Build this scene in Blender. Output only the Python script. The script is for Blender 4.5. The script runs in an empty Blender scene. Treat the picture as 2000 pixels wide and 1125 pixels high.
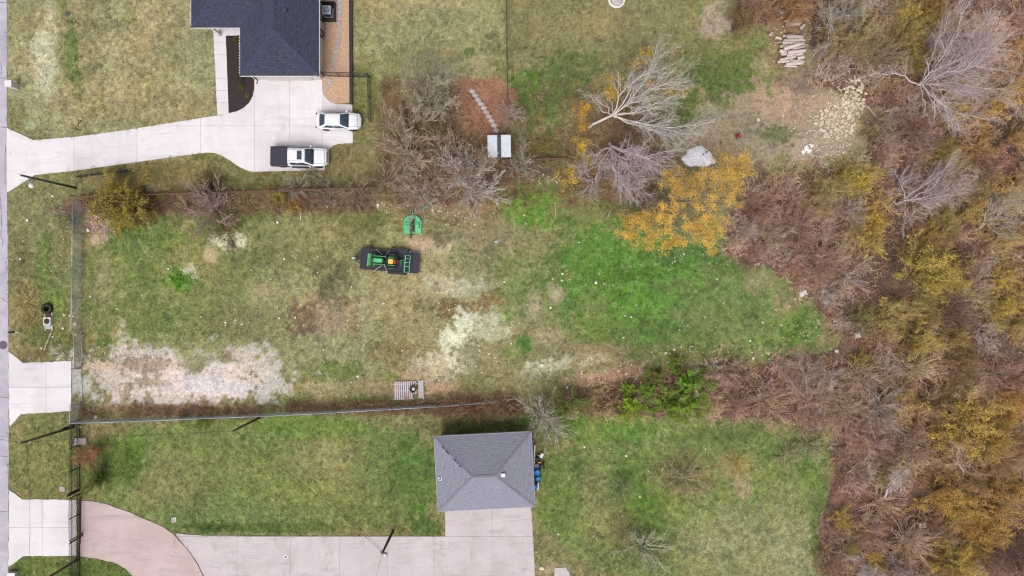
import bpy, bmesh, math, random
import numpy as np
from mathutils import Vector, Matrix

# ------------------------------------------------------------------ camera, sky, sun, exposure
SC = bpy.context.scene
H = 75.0            # height of the drone above the lots, metres
PPM = 18.5          # map scale: plan units per metre on the ground
CX0, CY0 = 1000.0, 562.5

cam_d = bpy.data.cameras.new('drone_camera')
cam = bpy.data.objects.new('drone_camera', cam_d)
SC.collection.objects.link(cam)
cam.location = (0, 0, H)
cam.rotation_euler = (0, 0, 0)
cam_d.sensor_width = 36.0
cam_d.lens = 36.0 * H / (2000.0 / PPM)
cam_d.clip_end = 3000
cam_d.clip_start = 0.5
SC.camera = cam

world = bpy.data.worlds.new('World')
SC.world = world
world.use_nodes = True
wn = world.node_tree.nodes
wl = world.node_tree.links
SUN_EL, SUN_AZ = math.radians(60), math.radians(195)   # azimuth clockwise from north
sky = wn.new('ShaderNodeTexSky')
sky.sky_type = 'NISHITA'
sky.sun_disc = False
sky.sun_elevation = SUN_EL
sky.sun_rotation = SUN_AZ
sky.air_density = 1.0
sky.dust_density = 6.0
sky.ozone_density = 1.0
hsv = wn.new('ShaderNodeHueSaturation')          # cloud cover greys the blue out of the sky
hsv.inputs['Saturation'].default_value = 0.22
wl.new(sky.outputs[0], hsv.inputs['Color'])
wl.new(hsv.outputs[0], wn['Background'].inputs['Color'])
wn['Background'].inputs['Strength'].default_value = 0.13

sun_d = bpy.data.lights.new('sun', 'SUN')
sun_d.energy = 1.3
sun_d.angle = math.radians(40)
sun_d.color = (1.0, 0.96, 0.91)
sun = bpy.data.objects.new('sun', sun_d)
SC.collection.objects.link(sun)
sdir = Vector((math.sin(SUN_AZ) * math.cos(SUN_EL), math.cos(SUN_AZ) * math.cos(SUN_EL), math.sin(SUN_EL)))
sun.rotation_euler = (-sdir).to_track_quat('-Z', 'Y').to_euler()
sun.location = sdir * 120

SC.view_settings.view_transform = 'Standard'
SC.view_settings.look = 'None'
SC.view_settings.gamma = 1.0
SC.view_settings.use_curve_mapping = False
SC.view_settings.exposure = 0.25
SC.render.engine = 'CYCLES'
SC.cycles.use_denoising = True
SC.cycles.denoiser = 'OPENIMAGEDENOISE'
SC.cycles.denoising_input_passes = 'RGB_ALBEDO_NORMAL'
SC.cycles.denoising_prefilter = 'NONE'   # keep the fine grain of grass and twigs
SC.cycles.use_adaptive_sampling = False
SC.cycles.max_bounces = 4
SC.cycles.diffuse_bounces = 1
SC.cycles.glossy_bounces = 2
SC.cycles.transmission_bounces = 2
SC.cycles.pixel_filter_type = 'BLACKMAN_HARRIS'
SC.cycles.filter_width = 1.25

# ------------------------------------------------------------------ helpers
COL = SC.collection
R = math.radians
rng = np.random.default_rng(7)
random.seed(7)


def G(px, py, z=0.0):
    """plan coordinate -> world point at height z"""
    s = (H - z) / H / PPM
    return Vector(((px - CX0) * s, -(py - CY0) * s, z))


def lin(c):
    c = np.asarray(c, float) / 255.0
    return np.where(c <= 0.04045, c / 12.92, ((c + 0.055) / 1.055) ** 2.4)


EXPK = 1.30


def A(r, g, b):
    """surface albedo of a cover that photographs as r,g,b under this sky"""
    v = lin((r, g, b)) / EXPK
    return (float(v[0]), float(v[1]), float(v[2]))


def mesh_obj(name, verts, faces, mat=None, parent=None, smooth=False, link=True):
    me = bpy.data.meshes.new(name)
    me.from_pydata([tuple(v) for v in verts], [], [tuple(f) for f in faces])
    if smooth:
        me.polygons.foreach_set('use_smooth', [True] * len(me.polygons))
    if mat is not None:
        me.materials.append(mat)
    o = bpy.data.objects.new(name, me)
    if link:
        COL.objects.link(o)
    if parent is not None:
        o.parent = parent
    return o


class MB:
    """collects simple solids into one mesh"""

    def __init__(self):
        self.v = []
        self.f = []

    def add(self, vs, fs):
        n = len(self.v)
        self.v += [tuple(v) for v in vs]
        self.f += [tuple(i + n for i in f) for f in fs]
        return self

    def box(self, c, s, rz=0.0, M=None, taper=1.0):
        hx, hy, hz = s[0] / 2, s[1] / 2, s[2] / 2
        pts = []
        for z in (-hz, hz):
            t = taper if z > 0 else 1.0
            for x, y in ((-hx, -hy), (hx, -hy), (hx, hy), (-hx, hy)):
                pts.append(Vector((x * t, y * t, z)))
        m = Matrix.Translation(Vector(c)) @ Matrix.Rotation(rz, 4, 'Z')
        if M is not None:
            m = m @ M
        return self.add([m @ p for p in pts], [(3, 2, 1, 0), (4, 5, 6, 7), (0, 1, 5, 4), (1, 2, 6, 5), (2, 3, 7, 6), (3, 0, 4, 7)])

    def bar(self, p0, p1, w, h=None):
        """rectangular bar between two points"""
        h = w if h is None else h
        p0, p1 = Vector(p0), Vector(p1)
        d = p1 - p0
        L = d.length
        q = d.to_track_quat('X', 'Z').to_matrix().to_4x4()
        m = Matrix.Translation((p0 + p1) / 2) @ q
        n = len(self.v)
        hx, hy, hz = L / 2, w / 2, h / 2
        pts = [m @ Vector((x, y, z)) for z in (-hz, hz) for x, y in ((-hx, -hy), (hx, -hy), (hx, hy), (-hx, hy))]
        return self.add(pts, [(3, 2, 1, 0), (4, 5, 6, 7), (0, 1, 5, 4), (1, 2, 6, 5), (2, 3, 7, 6), (3, 0, 4, 7)])

    def tube(self, pts, r, n=8, cap=True):
        pts = [Vector(p) for p in pts]
        rs = r if isinstance(r, (list, tuple)) else [r] * len(pts)
        rings = []
        up = Vector((0, 0, 1))
        for i, p in enumerate(pts):
            d = (pts[min(i + 1, len(pts) - 1)] - pts[max(i - 1, 0)]).normalized()
            a = up if abs(d.dot(up)) < 0.95 else Vector((1, 0, 0))
            x = d.cross(a).normalized()
            y = d.cross(x).normalized()
            rings.append([p + (x * math.cos(t) + y * math.sin(t)) * rs[i] for t in [2 * math.pi * k / n for k in range(n)]])
        vs = [v for r_ in rings for v in r_]
        fs = []
        for i in range(len(rings) - 1):
            for k in range(n):
                a, b = i * n + k, i * n + (k + 1) % n
                fs.append((a, b, b + n, a + n))
        if cap:
            fs.append(tuple(reversed(range(n))))
            fs.append(tuple((len(rings) - 1) * n + k for k in range(n)))
        return self.add(vs, fs)

    def lathe(self, c, prof, n=20, M=None):
        """prof: list of (radius, z) turned about z"""
        vs, fs = [], []
        for r, z in prof:
            for k in range(n):
                t = 2 * math.pi * k / n
                p = Vector((r * math.cos(t), r * math.sin(t), z))
                if M is not None:
                    p = M @ p
                vs.append(Vector(c) + p)
        m = len(prof)
        for i in range(m - 1):
            for k in range(n):
                a, b = i * n + k, i * n + (k + 1) % n
                fs.append((a, b, b + n, a + n))
        if prof[0][0] > 1e-4:
            fs.append(tuple(reversed(range(n))))
        if prof[-1][0] > 1e-4:
            fs.append(tuple((m - 1) * n + k for k in range(n)))
        return self.add(vs, fs)

    def torus(self, c, R0, r0, n=28, m=10, M=None, sz=1.0):
        vs, fs = [], []
        for i in range(n):
            a = 2 * math.pi * i / n
            for j in range(m):
                b = 2 * math.pi * j / m
                p = Vector(((R0 + r0 * math.cos(b)) * math.cos(a), (R0 + r0 * math.cos(b)) * math.sin(a), r0 * math.sin(b) * sz))
                if M is not None:
                    p = M @ p
                vs.append(Vector(c) + p)
        for i in range(n):
            for j in range(m):
                fs.append((i * m + j, ((i + 1) % n) * m + j, ((i + 1) % n) * m + (j + 1) % m, i * m + (j + 1) % m))
        return self.add(vs, fs)

    def prism(self, poly, z0, z1):
        n = len(poly)
        ar = sum(poly[i][0] * poly[(i + 1) % n][1] - poly[(i + 1) % n][0] * poly[i][1] for i in range(n))
        if ar < 0:
            poly = list(reversed(poly))
        vs = [(p[0], p[1], z0) for p in poly] + [(p[0], p[1], z1) for p in poly]
        fs = [tuple(reversed(range(n))), tuple(range(n, 2 * n))]
        for i in range(n):
            fs.append((i, (i + 1) % n, (i + 1) % n + n, i + n))
        return self.add(vs, fs)

    def build(self, name, mat, parent=None, smooth=False, bevel=0.0, sub=0):
        o = mesh_obj(name, self.v, self.f, mat, parent, smooth)
        if bevel > 0:
            b = o.modifiers.new('bevel', 'BEVEL')
            b.width = bevel
            b.segments = 2
            b.limit_method = 'ANGLE'
        if sub:
            s = o.modifiers.new('sub', 'SUBSURF')
            s.levels = sub
            s.render_levels = sub
        return o


def tag(o, label=None, cat=None, group=None, kind=None):
    if label:
        o['label'] = label
    if cat:
        o['category'] = cat
    if group:
        o['group'] = group
    if kind:
        o['kind'] = kind
    return o


def thing(name, label, cat, loc=(0, 0, 0), rz=0.0, group=None):
    o = bpy.data.objects.new(name, None)
    COL.objects.link(o)
    o.empty_display_size = 0.3
    o.location = loc
    o.rotation_euler = (0, 0, rz)
    return tag(o, label, cat, group)


def share(o, parent=None, loc=None, rot=None, scale=None):
    c = o.copy()
    COL.objects.link(c)
    if parent is not None:
        c.parent = parent
    if loc is not None:
        c.location = loc
    if rot is not None:
        c.rotation_euler = rot
    if scale is not None:
        c.scale = scale
    return c


# ------------------------------------------------------------------ procedural materials
def pm(name, c1, c2=None, scale=3.0, rough=0.8, bump=0.0, bscale=None, metal=0.0, spec=0.3, detail=4.0,
       coat=0.0, stretch=None, objcolor=False, attr=None, instancer=False, randv=0.0, c3=None, s3=0.6, contrast=(0.35, 0.65)):
    m = bpy.data.materials.new(name)
    m.use_nodes = True
    nt = m.node_tree
    N, L = nt.nodes, nt.links
    b = N['Principled BSDF']
    b.inputs['Roughness'].default_value = rough
    b.inputs['Metallic'].default_value = metal
    b.inputs['Specular IOR Level'].default_value = spec
    b.inputs['Coat Weight'].default_value = coat
    tc = N.new('ShaderNodeTexCoord')
    vec = tc.outputs['Object']
    if stretch is not None:
        mp = N.new('ShaderNodeMapping')
        mp.inputs['Scale'].default_value = stretch
        L.new(vec, mp.inputs['Vector'])
        vec = mp.outputs[0]
    no = N.new('ShaderNodeTexNoise')
    no.inputs['Scale'].default_value = scale
    no.inputs['Detail'].default_value = detail
    no.inputs['Roughness'].default_value = 0.6
    L.new(vec, no.inputs['Vector'])
    mr = N.new('ShaderNodeMapRange')
    mr.inputs['From Min'].default_value = contrast[0]
    mr.inputs['From Max'].default_value = contrast[1]
    L.new(no.outputs['Fac'], mr.inputs['Value'])
    if objcolor or attr:
        if objcolor:
            oi = N.new('ShaderNodeObjectInfo')
            base = oi.outputs['Color']
        else:
            at = N.new('ShaderNodeAttribute')
            at.attribute_name = attr
            at.attribute_type = 'INSTANCER' if instancer else 'GEOMETRY'
            base = at.outputs['Color']
        mx = N.new('ShaderNodeMix')
        mx.data_type = 'RGBA'
        mx.blend_type = 'MULTIPLY'
        mx.inputs[0].default_value = 1.0
        vr = N.new('ShaderNodeMapRange')
        vr.inputs['To Min'].default_value = c1 if isinstance(c1, float) else 0.7
        vr.inputs['To Max'].default_value = c2 if isinstance(c2, float) else 1.3
        L.new(mr.outputs[0], vr.inputs['Value'])
        L.new(base, mx.inputs[6])
        L.new(vr.outputs[0], mx.inputs[7])
        col = mx.outputs[2]
    else:
        mx = N.new('ShaderNodeMix')
        mx.data_type = 'RGBA'
        L.new(mr.outputs[0], mx.inputs[0])
        mx.inputs[6].default_value = (*c1, 1)
        mx.inputs[7].default_value = (*(c2 or c1), 1)
        col = mx.outputs[2]
    if c3 is not None:
        n3 = N.new('ShaderNodeTexNoise')
        n3.inputs['Scale'].default_value = s3
        n3.inputs['Detail'].default_value = 6
        L.new(tc.outputs['Object'], n3.inputs['Vector'])
        r3 = N.new('ShaderNodeMapRange')
        r3.inputs['From Min'].default_value = 0.5
        r3.inputs['From Max'].default_value = 0.68
        L.new(n3.outputs['Fac'], r3.inputs['Value'])
        m3 = N.new('ShaderNodeMix')
        m3.data_type = 'RGBA'
        L.new(r3.outputs[0], m3.inputs[0])
        L.new(col, m3.inputs[6])
        m3.inputs[7].default_value = (*c3, 1)
        col = m3.outputs[2]
    if randv > 0:
        oi2 = N.new('ShaderNodeObjectInfo')
        rr = N.new('ShaderNodeMapRange')
        rr.inputs['To Min'].default_value = 1 - randv
        rr.inputs['To Max'].default_value = 1 + randv
        L.new(oi2.outputs['Random'], rr.inputs['Value'])
        m4 = N.new('ShaderNodeMix')
        m4.data_type = 'RGBA'
        m4.blend_type = 'MULTIPLY'
        m4.inputs[0].default_value = 1
        L.new(col, m4.inputs[6])
        L.new(rr.outputs[0], m4.inputs[7])
        col = m4.outputs[2]
    L.new(col, b.inputs['Base Color'])
    if bump > 0:
        bn = N.new('ShaderNodeTexNoise')
        bn.inputs['Scale'].default_value = bscale or scale * 4
        bn.inputs['Detail'].default_value = 3
        L.new(vec, bn.inputs['Vector'])
        bp = N.new('ShaderNodeBump')
        bp.inputs['Strength'].default_value = 1.0
        bp.inputs['Distance'].default_value = bump
        L.new(bn.outputs['Fac'], bp.inputs['Height'])
        L.new(bp.outputs[0], b.inputs['Normal'])
    return m


M = {}
M['concrete'] = pm('pale_concrete', A(232, 226, 230), A(216, 208, 212), 0.9, 0.85, 0.002, 30, c3=A(203, 190, 188), s3=0.22, randv=0.03)
M['concrete_old'] = pm('weathered_concrete', A(206, 196, 202), A(188, 176, 184), 0.7, 0.88, 0.003, 25, c3=A(172, 156, 164), s3=0.33, randv=0.05)
M['concrete_brown'] = pm('stained_concrete', A(192, 172, 166), A(172, 148, 142), 0.9, 0.9, 0.003, 25, c3=A(158, 142, 148), s3=0.3)
M['joint'] = pm('joint_filler', A(150, 138, 134), A(120, 110, 106), 4, 0.95)
M['white_paint'] = pm('white_trim_paint', A(238, 234, 236), A(226, 221, 224), 4, 0.55)
M['wall'] = pm('pale_masonry_wall', A(226, 218, 214), A(205, 196, 192), 6, 0.85, 0.004, 20)
M['dark_metal'] = pm('black_powder_coat', A(38, 38, 42), A(58, 56, 60), 8, 0.5, spec=0.4)
M['rust_metal'] = pm('dark_rusting_iron', A(50, 40, 42), A(88, 58, 52), 6, 0.7)
M['galv'] = pm('galvanised_steel', A(205, 212, 222), A(180, 188, 198), 12, 0.45, metal=0.3, spec=0.5)
M['wire'] = pm('galvanised_wire', A(158, 166, 178), A(128, 138, 150), 12, 0.5, metal=0.2)
M['wood_fence'] = pm('weathered_red_brown_boards', A(148, 110, 98), A(104, 74, 64), 5, 0.9, 0.004, 30, stretch=(1, 8, 8), randv=0.2)
M['wood_pole'] = pm('creosoted_pole_wood', A(116, 98, 82), A(76, 62, 50), 6, 0.9, 0.006, 30, stretch=(6, 6, 0.6))
M['metal_pole'] = pm('dark_green_pole_paint', A(52, 70, 66), A(70, 88, 82), 5, 0.6)
M['white_paint_car'] = pm('white_car_paint', A(240, 240, 244), A(234, 234, 239), 2, 0.25, spec=0.5, coat=0.6)
M['glass'] = pm('dark_tinted_glass', (0.016, 0.03, 0.05), (0.026, 0.045, 0.07), 3, 0.05, spec=0.8)
M['tyre'] = pm('tyre_rubber', A(44, 44, 46), A(62, 60, 60), 12, 0.9, 0.004, 40)
M['rim'] = pm('alloy_rim', A(170, 172, 178), A(140, 142, 148), 8, 0.35, metal=0.6)
M['plastic_black'] = pm('black_plastic', A(36, 36, 42), A(52, 50, 56), 10, 0.55)
M['tonneau'] = pm('vinyl_bed_cover', A(54, 52, 68), A(64, 60, 78), 6, 0.6, 0.002, 60)
M['lamp_glass'] = pm('headlamp_lens', A(205, 210, 222), A(170, 176, 190), 10, 0.1, spec=0.6)
M['red_lens'] = pm('red_lamp_lens', A(170, 30, 26), A(140, 24, 22), 10, 0.2)
M['green_paint'] = pm('green_machine_paint', A(58, 158, 84), A(44, 132, 68), 3, 0.4, spec=0.5)
M['green_light'] = pm('faded_and_highlight_green', A(92, 198, 142), A(72, 178, 122), 4, 0.45, c3=A(120, 206, 160), s3=2.0)
M['yellow_seat'] = pm('yellow_vinyl', A(238, 212, 96), A(226, 196, 78), 6, 0.5)
M['red_plastic'] = pm('red_plastic', A(222, 52, 38), A(196, 44, 34), 6, 0.4)
M['trailer_deck'] = pm('black_trailer_decking', A(50, 48, 62), A(66, 62, 76), 4, 0.75, 0.002, 40, stretch=(1, 6, 1))
M['rust_steel'] = pm('rusty_steel', A(122, 84, 70), A(88, 66, 60), 9, 0.85)
M['blue_plastic'] = pm('blue_drum_plastic', A(62, 156, 236), A(50, 140, 222), 5, 0.4)
M['orange_paint'] = pm('orange_paint', A(226, 138, 64), A(204, 118, 50), 6, 0.5)
M['log'] = pm('weathered_log_bark', A(224, 210, 206), A(180, 162, 154), 7, 0.9, 0.01, 25, stretch=(0.7, 6, 6), randv=0.18)
M['log_end'] = pm('cut_log_end', A(206, 170, 132), A(176, 138, 108), 10, 0.9)
M['rock'] = pm('pale_limestone', A(228, 214, 190), A(200, 182, 156), 8, 0.9, 0.01, 20, randv=0.15)
M['white_stone'] = pm('white_limestone', A(248, 244, 238), A(228, 222, 216), 8, 0.9, 0.01, 20)
M['white_sheet'] = pm('white_plastic_sheet', A(240, 238, 244), A(220, 218, 226), 5, 0.6, 0.01, 8)
M['deck_wood'] = pm('bleached_pallet_wood', A(214, 206, 214), A(188, 174, 182), 6, 0.9, 0.004, 30, stretch=(8, 1, 8), randv=0.08, c3=A(206, 178, 176), s3=0.9)
M['paver'] = pm('grey_paver', A(190, 184, 186), A(172, 164, 166), 8, 0.9, 0.003, 40, randv=0.08)
M['gravel_bed'] = pm('tan_pea_gravel', A(214, 178, 146), A(176, 132, 104), 26, 0.95, 0.02, 22, detail=6, c3=A(226, 206, 182), s3=9)
M['mulch_bed'] = pm('dark_bark_mulch', A(72, 58, 58), A(48, 38, 40), 22, 0.95, 0.02, 24, detail=6)
M['asphalt'] = pm('worn_pale_road', A(198, 192, 204), A(182, 176, 190), 1.2, 0.9, 0.003, 60, c3=A(172, 166, 182), s3=0.25)
M['crack'] = pm('tar_crack_filler', A(86, 82, 104), A(108, 102, 124), 5, 0.7)
M['oil'] = pm('dark_stain', A(120, 104, 118), A(100, 88, 100), 5, 0.8)
M['mirror_sheet'] = pm('bright_metal_roof_sheet', A(232, 236, 246), A(214, 220, 234), 3, 0.12, metal=0.15, spec=0.8, coat=.8)
M['ac_metal'] = pm('pale_blue_grey_steel', A(186, 194, 206), A(164, 172, 186), 6, 0.45)
M['ac_side'] = pm('condenser_fin_grille', A(70, 70, 78), A(92, 92, 100), 30, 0.6)
M['strap'] = pm('pale_ratchet_strap', A(206, 206, 212), A(180, 180, 186), 20, 0.8)
M['grey_box'] = pm('grey_lavender_lid', A(186, 178, 186), A(170, 160, 170), 8, 0.8)


def concrete_mat(name, c1, c2, c3, stain, streak=(.25, 1.6, 1), amount=.6):
    """cast concrete: broad discoloration, drag streaks, pits and dark spots"""
    m = bpy.data.materials.new(name)
    m.use_nodes = True
    N, L = m.node_tree.nodes, m.node_tree.links
    b = N['Principled BSDF']
    b.inputs['Roughness'].default_value = .88
    b.inputs['Specular IOR Level'].default_value = .2
    tc = N.new('ShaderNodeTexCoord')

    def layer(col_in, colour, scale, det, lo, hi, amt, stretch=None, dist=.5):
        v = tc.outputs['Object']
        if stretch:
            mp = N.new('ShaderNodeMapping')
            mp.inputs['Scale'].default_value = stretch
            L.new(v, mp.inputs['Vector'])
            v = mp.outputs[0]
        n = N.new('ShaderNodeTexNoise')
        n.inputs['Scale'].default_value = scale
        n.inputs['Detail'].default_value = det
        n.inputs['Roughness'].default_value = .65
        n.inputs['Distortion'].default_value = dist
        L.new(v, n.inputs['Vector'])
        r = N.new('ShaderNodeMapRange')
        r.inputs['From Min'].default_value = lo
        r.inputs['From Max'].default_value = hi
        r.inputs['To Max'].default_value = amt
        L.new(n.outputs['Fac'], r.inputs['Value'])
        x = N.new('ShaderNodeMix')
        x.data_type = 'RGBA'
        L.new(r.outputs[0], x.inputs[0])
        if col_in is None:
            x.inputs[6].default_value = (*c1, 1)
        else:
            L.new(col_in, x.inputs[6])
        x.inputs[7].default_value = (*colour, 1)
        return x.outputs[2], n
    c, _ = layer(None, c2, .16, 4, .4, .62, .9)
    c, _ = layer(c, c3, .35, 5, .5, .72, amount)
    c, _ = layer(c, stain, .8, 7, .54, .75, amount * .8, streak, 1.2)
    c, _ = layer(c, stain, 1.1, 8, .58, .8, amount * .7, (1.5, .3, 1), 1.0)
    c, n = layer(c, c2, 9, 4, .4, .7, .5)
    c, _ = layer(c, tuple(v * .45 for v in stain), 3.2, 2, .735, .76, .8, None, 0)
    oi = N.new('ShaderNodeObjectInfo')
    rr = N.new('ShaderNodeMapRange')
    rr.inputs['To Min'].default_value = .95
    rr.inputs['To Max'].default_value = 1.04
    L.new(oi.outputs['Random'], rr.inputs['Value'])
    x = N.new('ShaderNodeMix')
    x.data_type = 'RGBA'
    x.blend_type = 'MULTIPLY'
    x.inputs[0].default_value = 1
    L.new(c, x.inputs[6])
    L.new(rr.outputs[0], x.inputs[7])
    L.new(x.outputs[2], b.inputs['Base Color'])
    bp = N.new('ShaderNodeBump')
    bp.inputs['Distance'].default_value = .003
    L.new(n.outputs['Fac'], bp.inputs['Height'])
    L.new(bp.outputs[0], b.inputs['Normal'])
    return m


M['concrete'] = concrete_mat('pale_concrete', A(236, 230, 234), A(224, 217, 222), A(214, 203, 202), A(184, 180, 190), amount=.8)
M['concrete_old'] = concrete_mat('weathered_concrete', A(210, 201, 204), A(196, 185, 188), A(186, 172, 172), A(152, 142, 148), amount=.95)
M['concrete_brown'] = concrete_mat('stained_concrete', A(210, 190, 188), A(196, 174, 172), A(184, 164, 164), A(158, 142, 142), amount=.8)

M['aged_white'] = pm('yellowed_white_enamel', A(212, 210, 196), A(190, 188, 174), 5, .6)
# ------------------------------------------------------------------ ground cover map (what grows or lies where, and some painted shade)
def vnoise(x, y, seed):
    xi = np.floor(x).astype(np.int64)
    yi = np.floor(y).astype(np.int64)
    fx, fy = x - xi, y - yi
    fx = fx * fx * (3 - 2 * fx)
    fy = fy * fy * (3 - 2 * fy)

    def h(a, b):
        n = (a * 374761393 + b * 668265263 + seed * 974711) & 0xFFFFFFFF
        n = ((n ^ (n >> 13)) * 1274126177) & 0xFFFFFFFF
        n = n ^ (n >> 16)
        return (n & 0xFFFF) / 65535.0
    a, b, c, d = h(xi, yi), h(xi + 1, yi), h(xi, yi + 1), h(xi + 1, yi + 1)
    return (a * (1 - fx) + b * fx) * (1 - fy) + (c * (1 - fx) + d * fx) * fy


def fbm(x, y, scale, octs, seed, gain=0.55):
    t = 0
    amp = 1
    tot = 0
    f = 1.0 / scale
    for o in range(octs):
        t = t + amp * vnoise(x * f + 37.7 * o, y * f - 11.3 * o, seed + o)
        tot += amp
        amp *= gain
        f *= 2.03
    return t / tot


def sstep(a, b, v):
    t = np.clip((v - a) / (b - a), 0, 1)
    return t * t * (3 - 2 * t)


def inpoly(x, y, poly):
    r = np.zeros(x.shape, bool)
    n = len(poly)
    j = n - 1
    for i in range(n):
        xi, yi = poly[i]
        xj, yj = poly[j]
        if yi != yj:
            c = ((yi > y) != (yj > y)) & (x < (xj - xi) * (y - yi) / (yj - yi) + xi)
            r ^= c
        j = i
    return r


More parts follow.
